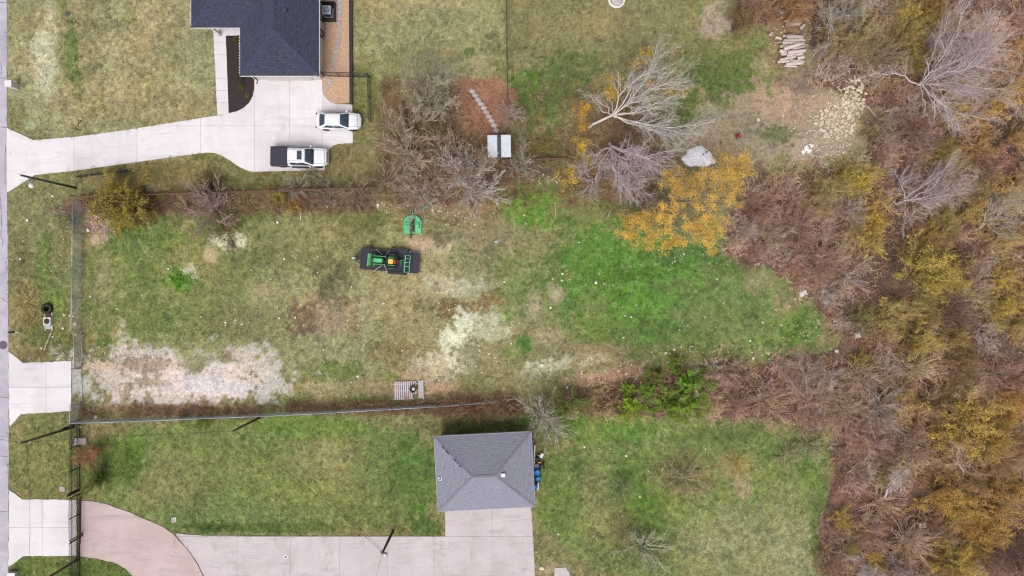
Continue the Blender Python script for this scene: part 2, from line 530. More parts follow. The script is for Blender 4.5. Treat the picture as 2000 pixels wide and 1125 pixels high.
# cover and painted shade patches: cx, cy, rx, ry, colour, strength, softness, edge wobble, grass density
TAN = (160, 150, 110)
OLIVE = (140, 136, 88)
PALE = (204, 200, 168)
GREEN = (112, 134, 66)
DGREEN = (88, 112, 52)
BRIGHT = (112, 152, 50)
DEEP = (90, 144, 48)
PINK = (176, 148, 126)
SOIL = (146, 114, 94)
RED = (152, 104, 80)
WOOD = (104, 84, 70)
DRY = (158, 134, 84)
LPINK = (208, 194, 190)
PATCH = [
    # north-west lawn
    (220, 120, 230, 180, (172, 167, 122), 1, .25, .3, 1), (150, 60, 40, 220, (146, 138, 92), .6, .5, .5, 1),
    (60, 40, 18, 70, (150, 146, 104), .5, .5, .4, 1), (330, 60, 90, 80, (162, 152, 112), .7, .6, .6, 1), (300, 210, 110, 50, (156, 146, 104), .6, .6, .6, 1),
    (76, 95, 18, 62, PALE, .9, .5, 1.0, .5), (96, 70, 14, 60, PALE, .7, .6, 1.1, .5), (85, 150, 22, 34, PALE, .7, .6, 1.2, .5),
    (140, 105, 14, 62, (106, 128, 62), .85, .5, .4, 1), (152, 165, 14, 30, (104, 124, 64), .8, .7, .6, 1), (122, 12, 10, 22, (120, 136, 60), .7, .6, .5, 1),
    (255, 30, 16, 18, (140, 146, 70), .5, .7, .6, 1), (335, 110, 14, 70, (146, 146, 76), .4, .7, .6, 1), (290, 175, 12, 34, (136, 140, 68), .5, .7, .7, 1),
    (190, 195, 22, 26, (134, 132, 66), .5, .7, .7, 1), (60, 245, 14, 12, (190, 200, 160), .7, .7, .8, .6), (195, 40, 20, 60, (138, 126, 84), .5, .7, .6, 1),
    # north middle lawn
    (840, 70, 160, 130, (164, 159, 110), 1, .3, .2, 1), (790, 50, 60, 40, (168, 160, 114), .7, .6, .7, 1), (880, 60, 70, 50, (166, 160, 110), .7, .6, .7, 1),
    (770, 130, 70, 30, (150, 146, 90), .7, .6, .7, 1), (720, 175, 30, 40, (126, 134, 70), .8, .6, .6, 1), (915, 102, 12, 12, (104, 130, 56), .8, .5, .5, 1),
    (935, 120, 28, 16, (176, 164, 118), .7, .6, .9, .8), (700, 220, 14, 60, (132, 128, 70), .8, .5, .5, 1), (980, 120, 18, 40, (126, 134, 74), .7, .7, .6, 1),
    # north right lawn
    (1230, 90, 260, 170, (136, 132, 86), 1, .25, .25, 1), (1180, 50, 130, 50, (150, 142, 96), .7, .6, .6, 1), (1330, 40, 60, 40, (150, 142, 90), .6, .6, .6, 1),
    (1075, 190, 75, 70, (96, 116, 56), .9, .5, .5, 1), (1020, 160, 30, 25, (98, 130, 48), .9, .5, .4, 1), (1120, 130, 60, 30, (104, 120, 64), .8, .6, .6, 1),
    (1430, 150, 80, 60, (94, 118, 54), .95, .5, .5, 1), (1400, 110, 60, 40, (110, 122, 64), .7, .6, .6, 1), (1340, 210, 60, 34, (92, 116, 54), .8, .5, .6, 1),
    (1480, 80, 40, 20, (104, 124, 58), .7, .6, .6, 1), (1495, 190, 30, 40, (92, 126, 52), .9, .5, .5, 1), (1300, 255, 40, 18, (80, 112, 46), .8, .5, .6, 1),
    (1365, 15, 14, 20, (112, 138, 62), .6, .6, .5, 1), (1380, 212, 40, 12, (178, 164, 128), .7, .5, 1, .5), (1490, 130, 20, 22, (180, 170, 128), .6, .6, 1, .6),
    (1030, 230, 30, 45, (78, 104, 44), .7, .6, .5, 1), (1025, 120, 16, 14, (164, 150, 112), .6, .7, .8, .8),
    # bare earth north east
    (1560, 230, 150, 80, (166, 142, 120), .95, .3, .5, .08), (1430, 265, 90, 34, (158, 138, 112), .95, .35, .5, .15), (1395, 40, 20, 44, (186, 162, 144), .8, .6, 1.3, .1),
    (1540, 60, 50, 80, (134, 106, 84), .9, .4, .6, .1), (1560, 150, 40, 30, (128, 112, 96), .8, .5, .6, .1), (1600, 160, 50, 30, (120, 106, 98), .7, .5, .6, .05),
    (1640, 225, 55, 60, (178, 154, 126), .6, .45, .8, .0), (1580, 300, 40, 34, (180, 154, 134), .8, .5, .7, .1), (1520, 265, 30, 16, (96, 116, 58), .6, .6, .8, 1),
    (1470, 305, 50, 26, (170, 148, 122), .8, .5, .7, .2), (1450, 360, 60, 40, (120, 100, 84), .8, .4, .6, .2), (1400, 300, 60, 36, (150, 130, 104), .8, .5, .6, .2),
    # mulch and litter round the house trees
    (940, 215, 66, 74, (154, 108, 84), 1, .18, .25, .12), (930, 170, 60, 24, (156, 112, 86), .9, .35, .4, .12), (820, 230, 70, 80, (128, 104, 76), .9, .35, .5, .3),
    (790, 210, 40, 40, (148, 110, 82), .7, .5, .6, .2), (860, 320, 140, 60, (124, 108, 78), .9, .35, .5, .3), (1000, 300, 40, 70, (120, 104, 74), .8, .4, .6, .4),
    (1060, 310, 60, 40, (112, 104, 66), .8, .5, .6, .6), (745, 300, 50, 60, (128, 122, 74), .8, .5, .5, .8),
    (1180, 240, 80, 60, (124, 104, 76), .8, .4, .6, .3), (1200, 330, 110, 60, (116, 96, 70), .9, .4, .5, .3), (1230, 390, 90, 30, (118, 106, 72), .7, .5, .6, .6),
    # strip between the drive and the board fence
    (440, 345, 300, 34, (130, 124, 76), 1, .25, .2, 1), (420, 320, 60, 22, (134, 130, 78), .8, .5, .4, 1), (660, 320, 50, 45, (130, 122, 78), .9, .4, .4, 1),
    (300, 367, 34, 10, (184, 170, 138), .8, .5, .9, .4), (200, 355, 40, 14, (150, 134, 98), .7, .5, .7, .6),
    # verge along the road
    (78, 520, 62, 210, (142, 138, 88), 1, .2, .2, 1), (60, 430, 40, 60, (152, 146, 98), .7, .5, .6, 1), (45, 590, 30, 50, (150, 136, 88), .8, .4, .5, 1),
    (104, 590, 26, 36, (110, 142, 54), .85, .5, .5, 1), (86, 530, 14, 70, (112, 138, 58), .7, .5, .5, 1), (95, 660, 45, 34, (112, 122, 58), .7, .5, .5, 1),
    (40, 500, 18, 60, (136, 122, 78), .6, .5, .5, 1), (60, 690, 40, 14, (142, 124, 80), .8, .5, .6, 1), (28, 660, 10, 60, (160, 150, 108), .7, .5, .4, .8),
    (84, 890, 66, 84, (132, 138, 78), 1, .2, .2, 1), (60, 900, 34, 50, (146, 144, 84), .6, .6, .5, 1), (80, 1110, 60, 30, (112, 128, 56), 1, .25, .3, 1),
    # middle lot: ground
    (560, 560, 420, 180, (146, 150, 98), 1, .2, .15, 1), (330, 540, 190, 130, (134, 142, 82), .9, .35, .4, 1), (700, 620, 200, 120, (158, 154, 108), .85, .4, .5, .9),
    (900, 560, 180, 130, (164, 154, 110), .85, .4, .5, .8), (620, 470, 150, 70, (136, 136, 84), .7, .5, .5, 1), (260, 500, 90, 70, (118, 136, 64), .7, .5, .6, 1),
    (430, 420, 110, 26, (104, 128, 62), .8, .5, .5, 1), (300, 470, 130, 26, (116, 138, 64), .7, .5, .6, 1), (450, 470, 30, 16, (212, 206, 170), .95, .4, .7, .2),
    (410, 500, 16, 22, (186, 172, 136), .8, .5, .6, .4), (350, 545, 26, 22, (98, 150, 48), .9, .5, .8, 1), (370, 525, 14, 12, (206, 200, 172), .7, .6, 1, .3),
    (205, 540, 18, 60, (160, 150, 112), .6, .6, .7, .7), (270, 620, 90, 40, (120, 138, 70), .7, .5, .6, 1), (210, 670, 26, 14, (104, 134, 56), .8, .5, .6, 1),
    (260, 690, 26, 20, (196, 188, 160), .7, .5, 1, .3), (235, 655, 12, 26, (200, 194, 168), .7, .6, 1, .3), (510, 590, 26, 34, (172, 160, 118), .7, .5, .9, .6),
    (500, 640, 80, 40, (132, 128, 80), .6, .6, .6, .9), (640, 610, 64, 46, (164, 138, 110), .95, .5, .6, .5), (590, 620, 28, 30, (130, 102, 78), .85, .6, .7, .6),
    (660, 560, 40, 34, (114, 112, 76), .6, .6, .6, .9), (640, 520, 34, 44, (114, 112, 78), .6, .6, .7, .9), (690, 640, 14, 40, (146, 122, 84), .6, .6, .6, .7),
    (715, 610, 22, 34, (166, 166, 126), .7, .6, .7, .8), (690, 690, 70, 30, (160, 158, 114), .6, .6, .6, .9), (640, 725, 50, 22, (112, 132, 60), .85, .5, .6, 1),
    (760, 620, 50, 50, (160, 154, 108), .6, .6, .7, .9), (790, 690, 60, 28, (136, 120, 78), .7, .6, .7, .8), (860, 590, 50, 18, (124, 112, 72), .6, .6, .7, .8),
    (860, 470, 30, 18, (124, 108, 84), .8, .5, .8, .5), (920, 460, 70, 50, (142, 128, 96), .7, .5, .7, .6), (820, 480, 40, 16, (190, 166, 138), .8, .5, .8, .2),
    (870, 485, 34, 16, (186, 176, 138), .8, .5, .8, .3), (900, 500, 24, 22, (126, 138, 74), .6, .6, .6, 1), (945, 510, 60, 34, (132, 128, 82), .6, .6, .7, .8),
    (865, 470, 14, 16, (96, 88, 66), .7, .6, .9, .5), (880, 560, 64, 24, (198, 190, 156), .8, .6, 1, .4), (850, 600, 30, 34, (150, 142, 100), .6, .6, .7, .7),
    (905, 610, 44, 26, (134, 108, 70), .85, .5, .6, .6), (960, 590, 34, 20, (146, 110, 62), .8, .5, .6, .6), (910, 640, 30, 28, (220, 216, 184), 1, .5, .9, .15),
    (885, 665, 26, 24, (220, 218, 184), 1, .5, .9, .15), (870, 710, 46, 26, (212, 208, 176), .95, .5, .9, .2), (840, 720, 40, 26, (188, 174, 142), .8, .5, .9, .3),
    (950, 690, 50, 40, (152, 142, 100), .7, .5, .7, .6), (970, 640, 34, 34, (200, 194, 156), .8, .6, .9, .4), (805, 730, 40, 10, (178, 150, 124), .7, .5, .8, .3),
    (860, 760, 30, 14, (182, 150, 124), .8, .5, .7, .2), (740, 760, 40, 16, (166, 142, 110), .6, .6, .7, .5), (620, 760, 60, 20, (182, 172, 128), .6, .6, .9, .6),
    (570, 780, 40, 16, (112, 132, 60), .7, .5, .6, 1), (720, 785, 60, 14, (104, 124, 56), .7, .5, .6, 1), (760, 735, 16, 8, (104, 146, 50), .7, .6, .6, 1),
    (760, 800, 260, 12, (118, 108, 70), .7, .4, .5, .8), (260, 402, 130, 14, (140, 96, 84), .85, .4, .6, .15), (620, 398, 150, 14, (140, 108, 90), .85, .4, .6, .15),
    (880, 410, 130, 24, (146, 124, 98), .8, .4, .6, .3), (190, 430, 24, 40, (160, 120, 116), .8, .5, .7, .1), (185, 470, 20, 16, (178, 158, 128), .7, .5, .7, .3),
    (500, 410, 40, 14, (98, 108, 60), .7, .5, .6, .9), (770, 430, 120, 26, (128, 126, 76), .6, .6, .6, .9), (700, 420, 60, 24, (112, 124, 66), .7, .5, .6, 1),
    # bright grass
    (1040, 400, 70, 42, BRIGHT, .95, .4, .4, 1), (1010, 385, 40, 14, (114, 164, 42), .9, .5, .4, 1), (1065, 430, 34, 24, (98, 148, 42), .8, .5, .5, 1),
    (1150, 430, 80, 46, (122, 138, 66), .8, .5, .5, 1), (1300, 570, 230, 120, DEEP, .95, .3, .4, 1), (1190, 500, 90, 60, (90, 144, 48), .8, .5, .5, 1),
    (1250, 600, 80, 44, (94, 148, 46), .85, .5, .5, 1), (1260, 610, 34, 26, (106, 156, 52), .8, .6, .5, 1), (1420, 590, 120, 70, (112, 136, 70), .85, .5, .5, 1),
    (1380, 640, 120, 40, (116, 136, 66), .7, .5, .5, 1), (1500, 650, 90, 50, (120, 144, 70), .9, .4, .5, 1), (1560, 640, 40, 40, (106, 140, 58), .9, .4, .4, 1),
    (1180, 640, 80, 40, (116, 138, 66), .7, .5, .6, 1), (1050, 560, 50, 80, (132, 140, 76), .6, .5, .6, .9), (1000, 560, 30, 60, (118, 142, 60), .5, .6, .6, .9),
    (1020, 672, 24, 20, (82, 128, 44), .9, .5, .5, 1), (1000, 690, 30, 20, (104, 132, 58), .6, .6, .6, 1), (1070, 660, 34, 20, (176, 160, 128), .6, .6, .9, .4),
    (1085, 575, 14, 16, (190, 168, 140), .7, .6, .9, .3), (1045, 605, 14, 30, (186, 160, 134), .6, .6, .9, .3), (1160, 700, 110, 30, (146, 132, 94), .9, .4, .6, .6),
    (1070, 712, 44, 14, (206, 198, 164), .75, .6, 1.5, .25), (1160, 700, 30, 14, (186, 180, 142), .6, .6, 1, .4), (1030, 720, 20, 14, (210, 204, 178), .7, .6, 1.5, .15),
    (1170, 740, 60, 18, (174, 134, 116), .8, .5, .7, .2), (1230, 730, 40, 18, (150, 112, 90), .8, .5, .7, .3), (1010, 740, 50, 24, (156, 148, 104), .7, .5, .7, .7),
    (1330, 690, 90, 20, (120, 122, 66), .7, .5, .6, .9), (1400, 720, 100, 16, (134, 114, 82), .7, .5, .6, .5), (1330, 500, 80, 20, (86, 120, 56), .6, .6, .5, 1),
    (1450, 500, 50, 40, (104, 122, 62), .6, .6, .6, .9), (1480, 550, 30, 20, (172, 152, 116), .6, .6, .9, .5), (1530, 585, 30, 26, (150, 140, 100), .6, .6, .8, .7),
    (1330, 560, 60, 16, (112, 134, 66), .7, .6, .8, 1), (1230, 530, 40, 20, (76, 120, 44), .6, .6, .6, 1), (1370, 620, 50, 14, (130, 142, 78), .7, .6, .9, 1), (1160, 590, 30, 30, (128, 142, 74), .7, .6, .8, 1), (1290, 640, 60, 16, (98, 128, 56), .6, .6, .8, 1), (1440, 640, 60, 20, (134, 142, 84), .6, .6, .9, 1),
    # pale pad
    (350, 742, 200, 58, (208, 195, 190), .92, .4, .6, .02), (230, 735, 60, 26, (188, 172, 160), .6, .5, .7, .05), (290, 715, 60, 16, (150, 128, 108), .8, .5, .8, .2),
    (380, 710, 34, 18, (132, 134, 84), .85, .5, .7, .7), (300, 745, 40, 8, (150, 136, 104), .7, .5, .9, .4), (460, 720, 34, 12, (216, 200, 186), .7, .6, .8, 0),
    (480, 690, 40, 18, (202, 184, 170), .8, .5, .8, .05), (430, 760, 90, 24, (212, 203, 204), .8, .5, .6, 0), (520, 720, 34, 40, (200, 190, 180), .8, .5, .7, .05),
    (440, 700, 14, 10, (122, 114, 78), .8, .5, .8, .5), (245, 770, 8, 24, (142, 126, 88), .7, .6, .9, .5), (292, 780, 6, 20, (142, 126, 88), .7, .6, .9, .5),
    (300, 800, 130, 10, (142, 112, 84), .85, .4, .6, .3), (440, 800, 120, 9, (138, 108, 80), .8, .4, .6, .3), (190, 715, 34, 10, (206, 180, 152), .7, .5, .7, .05),
    # lower lot, west lawn, with painted shade beside bush and garage
    (520, 925, 380, 122, (124, 141, 76), 1, .12, .12, 1), (640, 900, 70, 60, (152, 152, 98), .75, .6, .7, 1), (320, 940, 90, 50, (144, 142, 90), .75, .6, .7, 1),
    (460, 900, 80, 50, (134, 146, 78), .6, .6, .7, 1), (250, 890, 30, 50, (104, 144, 48), .8, .5, .5, 1), (230, 905, 40, 60, (88, 116, 46), .7, .6, .5, 1),  # last patch: shade of the bush painted into the grass on its right
    (810, 940, 44, 80, (98, 132, 54), .8, .6, .5, 1), (600, 830, 120, 26, (110, 146, 58), .7, .6, .6, 1), (540, 1030, 140, 10, (88, 108, 44), .7, .5, .5, 1),
    (420, 1030, 60, 10, (84, 104, 42), .7, .5, .5, 1), (730, 1000, 60, 40, (130, 140, 74), .6, .6, .7, 1), (560, 980, 80, 40, (132, 144, 74), .6, .6, .7, 1),
    (830, 1030, 34, 24, (78, 118, 40), .7, .5, .5, 1), (200, 1110, 60, 30, (102, 126, 54), .9, .3, .4, 1), (930, 830, 90, 22, (66, 88, 40), .7, .5, .4, 1),  # last patch: garage shadow painted into the grass to its north
    (1070, 826, 60, 20, (100, 142, 52), .7, .5, .5, 1),
    # lower lot, east lawn
    (1330, 975, 292, 160, (124, 142, 76), 1, .08, .08, 1), (1450, 1060, 150, 80, (158, 158, 108), .9, .6, .5, 1), (1560, 1070, 60, 70, (162, 164, 116), .8, .5, .5, 1),
    (1250, 960, 60, 70, (102, 140, 56), .8, .6, .6, 1), (1270, 1010, 50, 40, (92, 130, 46), .7, .6, .6, 1), (1130, 920, 24, 30, (72, 104, 50), .8, .6, 1, 1),
    (1160, 950, 30, 50, (142, 138, 92), .6, .6, .7, .9), (1340, 930, 60, 40, (140, 128, 86), .7, .6, .7, .9), (1440, 900, 36, 50, (160, 148, 92), .8, .5, .6, 1),
    (1450, 955, 22, 26, (176, 164, 122), .8, .5, .6, 1), (1180, 1020, 60, 40, (138, 132, 84), .6, .6, .7, .9), (1090, 1000, 40, 60, (118, 142, 64), .6, .6, .6, 1),
    (1070, 1070, 30, 30, (130, 124, 80), .6, .6, .6, .9), (1080, 930, 40, 60, (112, 138, 62), .6, .6, .6, 1), (1250, 1080, 70, 40, (120, 126, 72), .7, .6, .6, .9),
    (1500, 870, 80, 34, (110, 138, 66), .7, .6, .6, 1), (1590, 930, 30, 70, (104, 134, 58), .7, .5, .5, 1), (1400, 850, 100, 20, (112, 128, 66), .7, .5, .6, 1),
    (1180, 840, 120, 22, (104, 150, 50), .6, .6, .6, 1), (1540, 975, 60, 40, (146, 152, 100), .6, .6, .6, 1), (1075, 1112, 40, 12, (160, 140, 112), .8, .5, .6, .2),
    (1320, 1000, 40, 30, (132, 146, 74), .5, .6, .6, 1), (1600, 1040, 18, 80, (102, 122, 58), .7, .5, .5, 1),
]
WOODS = [(1590, -90), (2300, -90), (2300, 1300), (1600, 1300), (1606, 1110), (1622, 900), (1655, 835), (1560, 822), (1380, 812), (1372, 728), (1500, 704), (1600, 696),
         (1640, 668), (1604, 600), (1545, 560), (1490, 520), (1415, 500), (1430, 405), (1478, 362), (1560, 338), (1690, 322), (1702, 200), (1668, 168), (1590, 165), (1585, 60)]
WOOD_STRIPS = [[(1160, 752), (1400, 716), (1420, 812), (1250, 812), (1160, 800)], [(860, 780), (1010, 775), (1010, 803), (860, 812)],
               [(1480, -60), (1600, -60), (1600, 20), (1520, 30), (1430, 60), (1440, 10)]]


def woods_mask(px, py):
    wob = (fbm(px, py, 40, 3, 90) - .5) * 44
    wob2 = (fbm(px, py, 40, 3, 95) - .5) * 44
    m = inpoly(px + wob, py + wob2, WOODS)
    for s in WOOD_STRIPS:
        m |= inpoly(px + wob * .4, py + wob2 * .4, s)
    return m


TRACKS = [  # wheel marks worn into the turf: points, half width, colour, strength
    ([(736, 700), (748, 660), (744, 620), (728, 585), (700, 560)], 2.2, (180, 172, 126), .5), ([(706, 690), (716, 655), (712, 622), (698, 595), (676, 572)], 2.2, (178, 170, 124), .45),
    ([(690, 545), (640, 600), (560, 660), (440, 700), (300, 716)], 3, (172, 156, 120), .4), ([(716, 570), (660, 632), (580, 690), (460, 726)], 3, (172, 156, 120), .4),
    ([(830, 530), (900, 570), (960, 640), (1010, 690)], 3, (176, 166, 122), .4), ([(812, 556), (876, 594), (930, 660), (970, 712)], 3, (176, 166, 122), .4),
    ([(75, 20), (78, 100), (86, 190), (95, 255)], 3, (186, 178, 136), .4), ([(105, 20), (108, 100), (114, 190), (124, 250)], 3, (186, 178, 136), .35),
    ([(1060, 480), (1150, 560), (1260, 640), (1400, 680)], 4, (130, 140, 76), .35), ([(1040, 505), (1130, 590), (1240, 668)], 4, (134, 140, 80), .35),
    ([(250, 860), (420, 900), (620, 960), (830, 1000)], 4, (152, 154, 92), .3), ([(1100, 880), (1250, 900), (1400, 960), (1500, 1060)], 4, (150, 152, 96), .3),
    ([(560, 500), (620, 530), (690, 545)], 3, (120, 116, 80), .5), ([(600, 560), (640, 590), (690, 640)], 6, (126, 112, 82), .3)]
TRACKS += [([(x, -20), (x + 4, 120), (x + 10, 262)], 7, (138, 138, 82) if i % 2 else (176, 166, 120), .3) for i, x in enumerate(range(165, 420, 30))]
TRACKS += [([(700, y), (980, y + 4)], 6, (146, 144, 88) if i % 2 else (172, 164, 114), .22) for i, y in enumerate(range(10, 140, 24))]


def seg_dist(px, py, pts):
    d = np.full(px.shape, 1e9)
    for (x0, y0), (x1, y1) in zip(pts[:-1], pts[1:]):
        vx, vy = x1 - x0, y1 - y0
        t_ = np.clip(((px - x0) * vx + (py - y0) * vy) / (vx * vx + vy * vy), 0, 1)
        d = np.minimum(d, np.hypot(px - x0 - vx * t_, py - y0 - vy * t_))
    return d


def cover(px, py):
    n1 = fbm(px, py, 46, 4, 3) - .5
    n2 = fbm(px, py, 14, 3, 21) - .5
    n3 = fbm(px, py, 130, 3, 41) - .5
    n4 = fbm(px, py, 5, 2, 61) - .5
    col = np.empty(px.shape + (3,))
    col[:] = A(*OLIVE)
    grass = np.ones(px.shape)
    wob = n1 * 1.5 + n2 * 1.7 + n4 * 1.5
    for cx, cy, rx, ry, c, st, soft, amp, gr in PATCH:
        k = (np.abs(px - cx) < rx * 2.2) & (np.abs(py - cy) < ry * 2.2)
        if not k.any():
            continue
        d = np.sqrt(((px[k] - cx) / rx) ** 2 + ((py[k] - cy) / ry) ** 2) - 1
        m = st * sstep(soft * .55, -soft * .55, d + wob[k] * amp)
        cc = np.array(A(*c))
        col[k] = col[k] * (1 - m[:, None]) + cc * m[:, None]
        grass[k] = grass[k] * (1 - m) + gr * m
    for pts, hw, c, st in TRACKS:
        x_, y_ = [p[0] for p in pts], [p[1] for p in pts]
        k = (px > min(x_) - 20) & (px < max(x_) + 20) & (py > min(y_) - 20) & (py < max(y_) + 20)
        if k.any():
            m = st * sstep(hw * 1.5, hw * .5, seg_dist(px[k] + n1[k] * 9, py[k] + n1[k] * 9, pts) + n2[k] * hw * 1.6) * sstep(-.15, .12, n1[k] + n2[k] * .6 + .05)
            col[k] = col[k] * (1 - m[:, None]) + np.array(A(*c)) * m[:, None]
    w = woods_mask(px, py)
    wm = w * 1.0
    wc = np.array(A(106, 84, 74)) * (1 + n1[..., None] * 1.2) + np.array([.02, .012, .004]) * (n2[..., None] * 2)
    col = col * (1 - wm[..., None]) + np.clip(wc, .01, 1) * wm[..., None]
    grass = grass * (1 - wm)
    # dry thatch and fresh growth alternate at every scale
    v = 1 + n2 * .34 + n4 * .5 + n1 * .36
    hue = np.stack([1 + n3 * .34 + n1 * .22 + n2 * .12, 1 + n3 * .06, 1 - n3 * .1], -1)
    col = col * v[..., None] * hue
    # straw-coloured thatch in crisp flecks, and dark gaps between the tufts
    lowlot = sstep(815, 835, py) * .65
    th = (1 - lowlot) * sstep(.53, .66, fbm(px, py, 11, 4, 131, .65)) * (.34 + .3 * sstep(.45, .65, fbm(px, py, 120, 2, 137)))
    dk = sstep(.56, .72, fbm(px, py, 8, 4, 151, .65)) * .26
    g_ = (grass * .8 + .2)[..., None]
    col = col * (1 - (th[..., None] * g_) * .45) + (np.array(A(186, 174, 132)) * .55 + col * .6) * (th[..., None] * g_) * .45
    col = col * (1 - dk[..., None] * g_)
    gd = (col[..., 1] > col[..., 0] * 1.1)
    col[..., 0] = np.where(gd, np.maximum(col[..., 0], col[..., 1] * .44), col[..., 0])
    col[..., 2] = np.where(gd, np.minimum(col[..., 2], col[..., 1] * .3), col[..., 2])
    lum = (col @ np.array([.3, .6, .1]))[..., None]
    col = np.clip((col * .92 + lum * .08) * 1.12, .008, .9)
    return col, np.clip(grass, 0, 1)


def grid_lines(lo, hi, step, far):
    mid = list(np.arange(lo, hi + 1e-6, step))
    out, s, p = [], step, mid[-1]
    while p < far:
        s *= 1.35
        p += s
        out.append(p)
    lo_out, s, p = [], step, mid[0]
    while p > -far:
        s *= 1.35
        p -= s
        lo_out.append(p)
    return np.array(lo_out[::-1] + mid + out)


gx = grid_lines(-55.5, 55.5, 0.145, 700)
gy = grid_lines(-32, 32, 0.145, 700)
XX, YY = np.meshgrid(gx, gy)
PXg, PYg = XX * PPM + CX0, CY0 - YY * PPM
gcol, ggrass = cover(PXg.ravel(), PYg.ravel())
zz = -0.05 * fbm(PXg.ravel(), PYg.ravel(), 30, 3, 77) - 0.008
nx, ny = len(gx), len(gy)
idx = np.arange(nx * ny).reshape(ny, nx)
quads = np.stack([idx[:-1, :-1], idx[:-1, 1:], idx[1:, 1:], idx[1:, :-1]], -1).reshape(-1, 4)


def fast_mesh(name, V, F):
    me = bpy.data.meshes.new(name)
    V = np.asarray(V, np.float32)
    F = np.asarray(F, np.int32)
    k = F.shape[1]
    me.vertices.add(len(V))
    me.vertices.foreach_set('co', V.ravel())
    me.loops.add(F.size)
    me.loops.foreach_set('vertex_index', F.ravel())
    me.polygons.add(len(F))
    me.polygons.foreach_set('loop_start', np.arange(0, F.size, k, dtype=np.int32))
    me.polygons.foreach_set('loop_total', np.full(len(F), k, np.int32))
    me.update(calc_edges=True)
    me.validate()
    return me


gme = fast_mesh('ground', np.stack([XX.ravel(), YY.ravel(), zz], -1), quads)
gme.polygons.foreach_set('use_smooth', np.ones(len(quads), bool))
at = gme.color_attributes.new('cover', 'FLOAT_COLOR', 'POINT')
at.data.foreach_set('color', np.concatenate([gcol, np.ones((len(gcol), 1))], 1).astype(np.float32).ravel())


def ground_material():
    m = bpy.data.materials.new('turf_and_soil')
    m.use_nodes = True
    N, L = m.node_tree.nodes, m.node_tree.links
    b = N['Principled BSDF']
    b.inputs['Roughness'].default_value = 0.95
    b.inputs['Specular IOR Level'].default_value = 0.1
    at = N.new('ShaderNodeAttribute')
    at.attribute_name = 'cover'
    tc = N.new('ShaderNodeTexCoord')
    def noise(sc, det, lo, hi, a, c, stretch=None):
        n = N.new('ShaderNodeTexNoise')
        n.inputs['Scale'].default_value = sc
        n.inputs['Detail'].default_value = det
        n.inputs['Roughness'].default_value = .65
        n.inputs['Distortion'].default_value = .6
        L.new(tc.outputs['Object'], n.inputs['Vector'])
        r = N.new('ShaderNodeMapRange')
        for k, v in (('From Min', lo), ('From Max', hi), ('To Min', a), ('To Max', c)):
            r.inputs[k].default_value = v
        L.new(n.outputs['Fac'], r.inputs['Value'])
        return n, r
    n1, r1 = noise(3.2, 6, .3, .7, .72, 1.25)
    n2, r2 = noise(11, 4, .3, .7, .66, 1.3)
    mu = N.new('ShaderNodeMath')
    mu.operation = 'MULTIPLY'
    L.new(r1.outputs[0], mu.inputs[0])
    L.new(r2.outputs[0], mu.inputs[1])
    mx = N.new('ShaderNodeMix')
    mx.data_type = 'RGBA'
    mx.blend_type = 'MULTIPLY'
    mx.inputs[0].default_value = 1
    L.new(at.outputs['Color'], mx.inputs[6])
    L.new(mu.outputs[0], mx.inputs[7])
    L.new(mx.outputs[2], b.inputs['Base Color'])
    bp = N.new('ShaderNodeBump')
    bp.inputs['Distance'].default_value = .035
    L.new(n2.outputs['Fac'], bp.inputs['Height'])
    L.new(bp.outputs[0], b.inputs['Normal'])
    return m


gme.materials.append(ground_material())
ground = bpy.data.objects.new('ground', gme)
COL.objects.link(ground)
tag(ground, 'mown grass, bare soil and leaf litter of the three lots', kind='structure')

# ------------------------------------------------------------------ scatter of uncountable things (geometry nodes)
ATT = {'col': 'FLOAT_COLOR', 'scl': 'FLOAT', 'rot': 'FLOAT_VECTOR', 'pick': 'INT'}


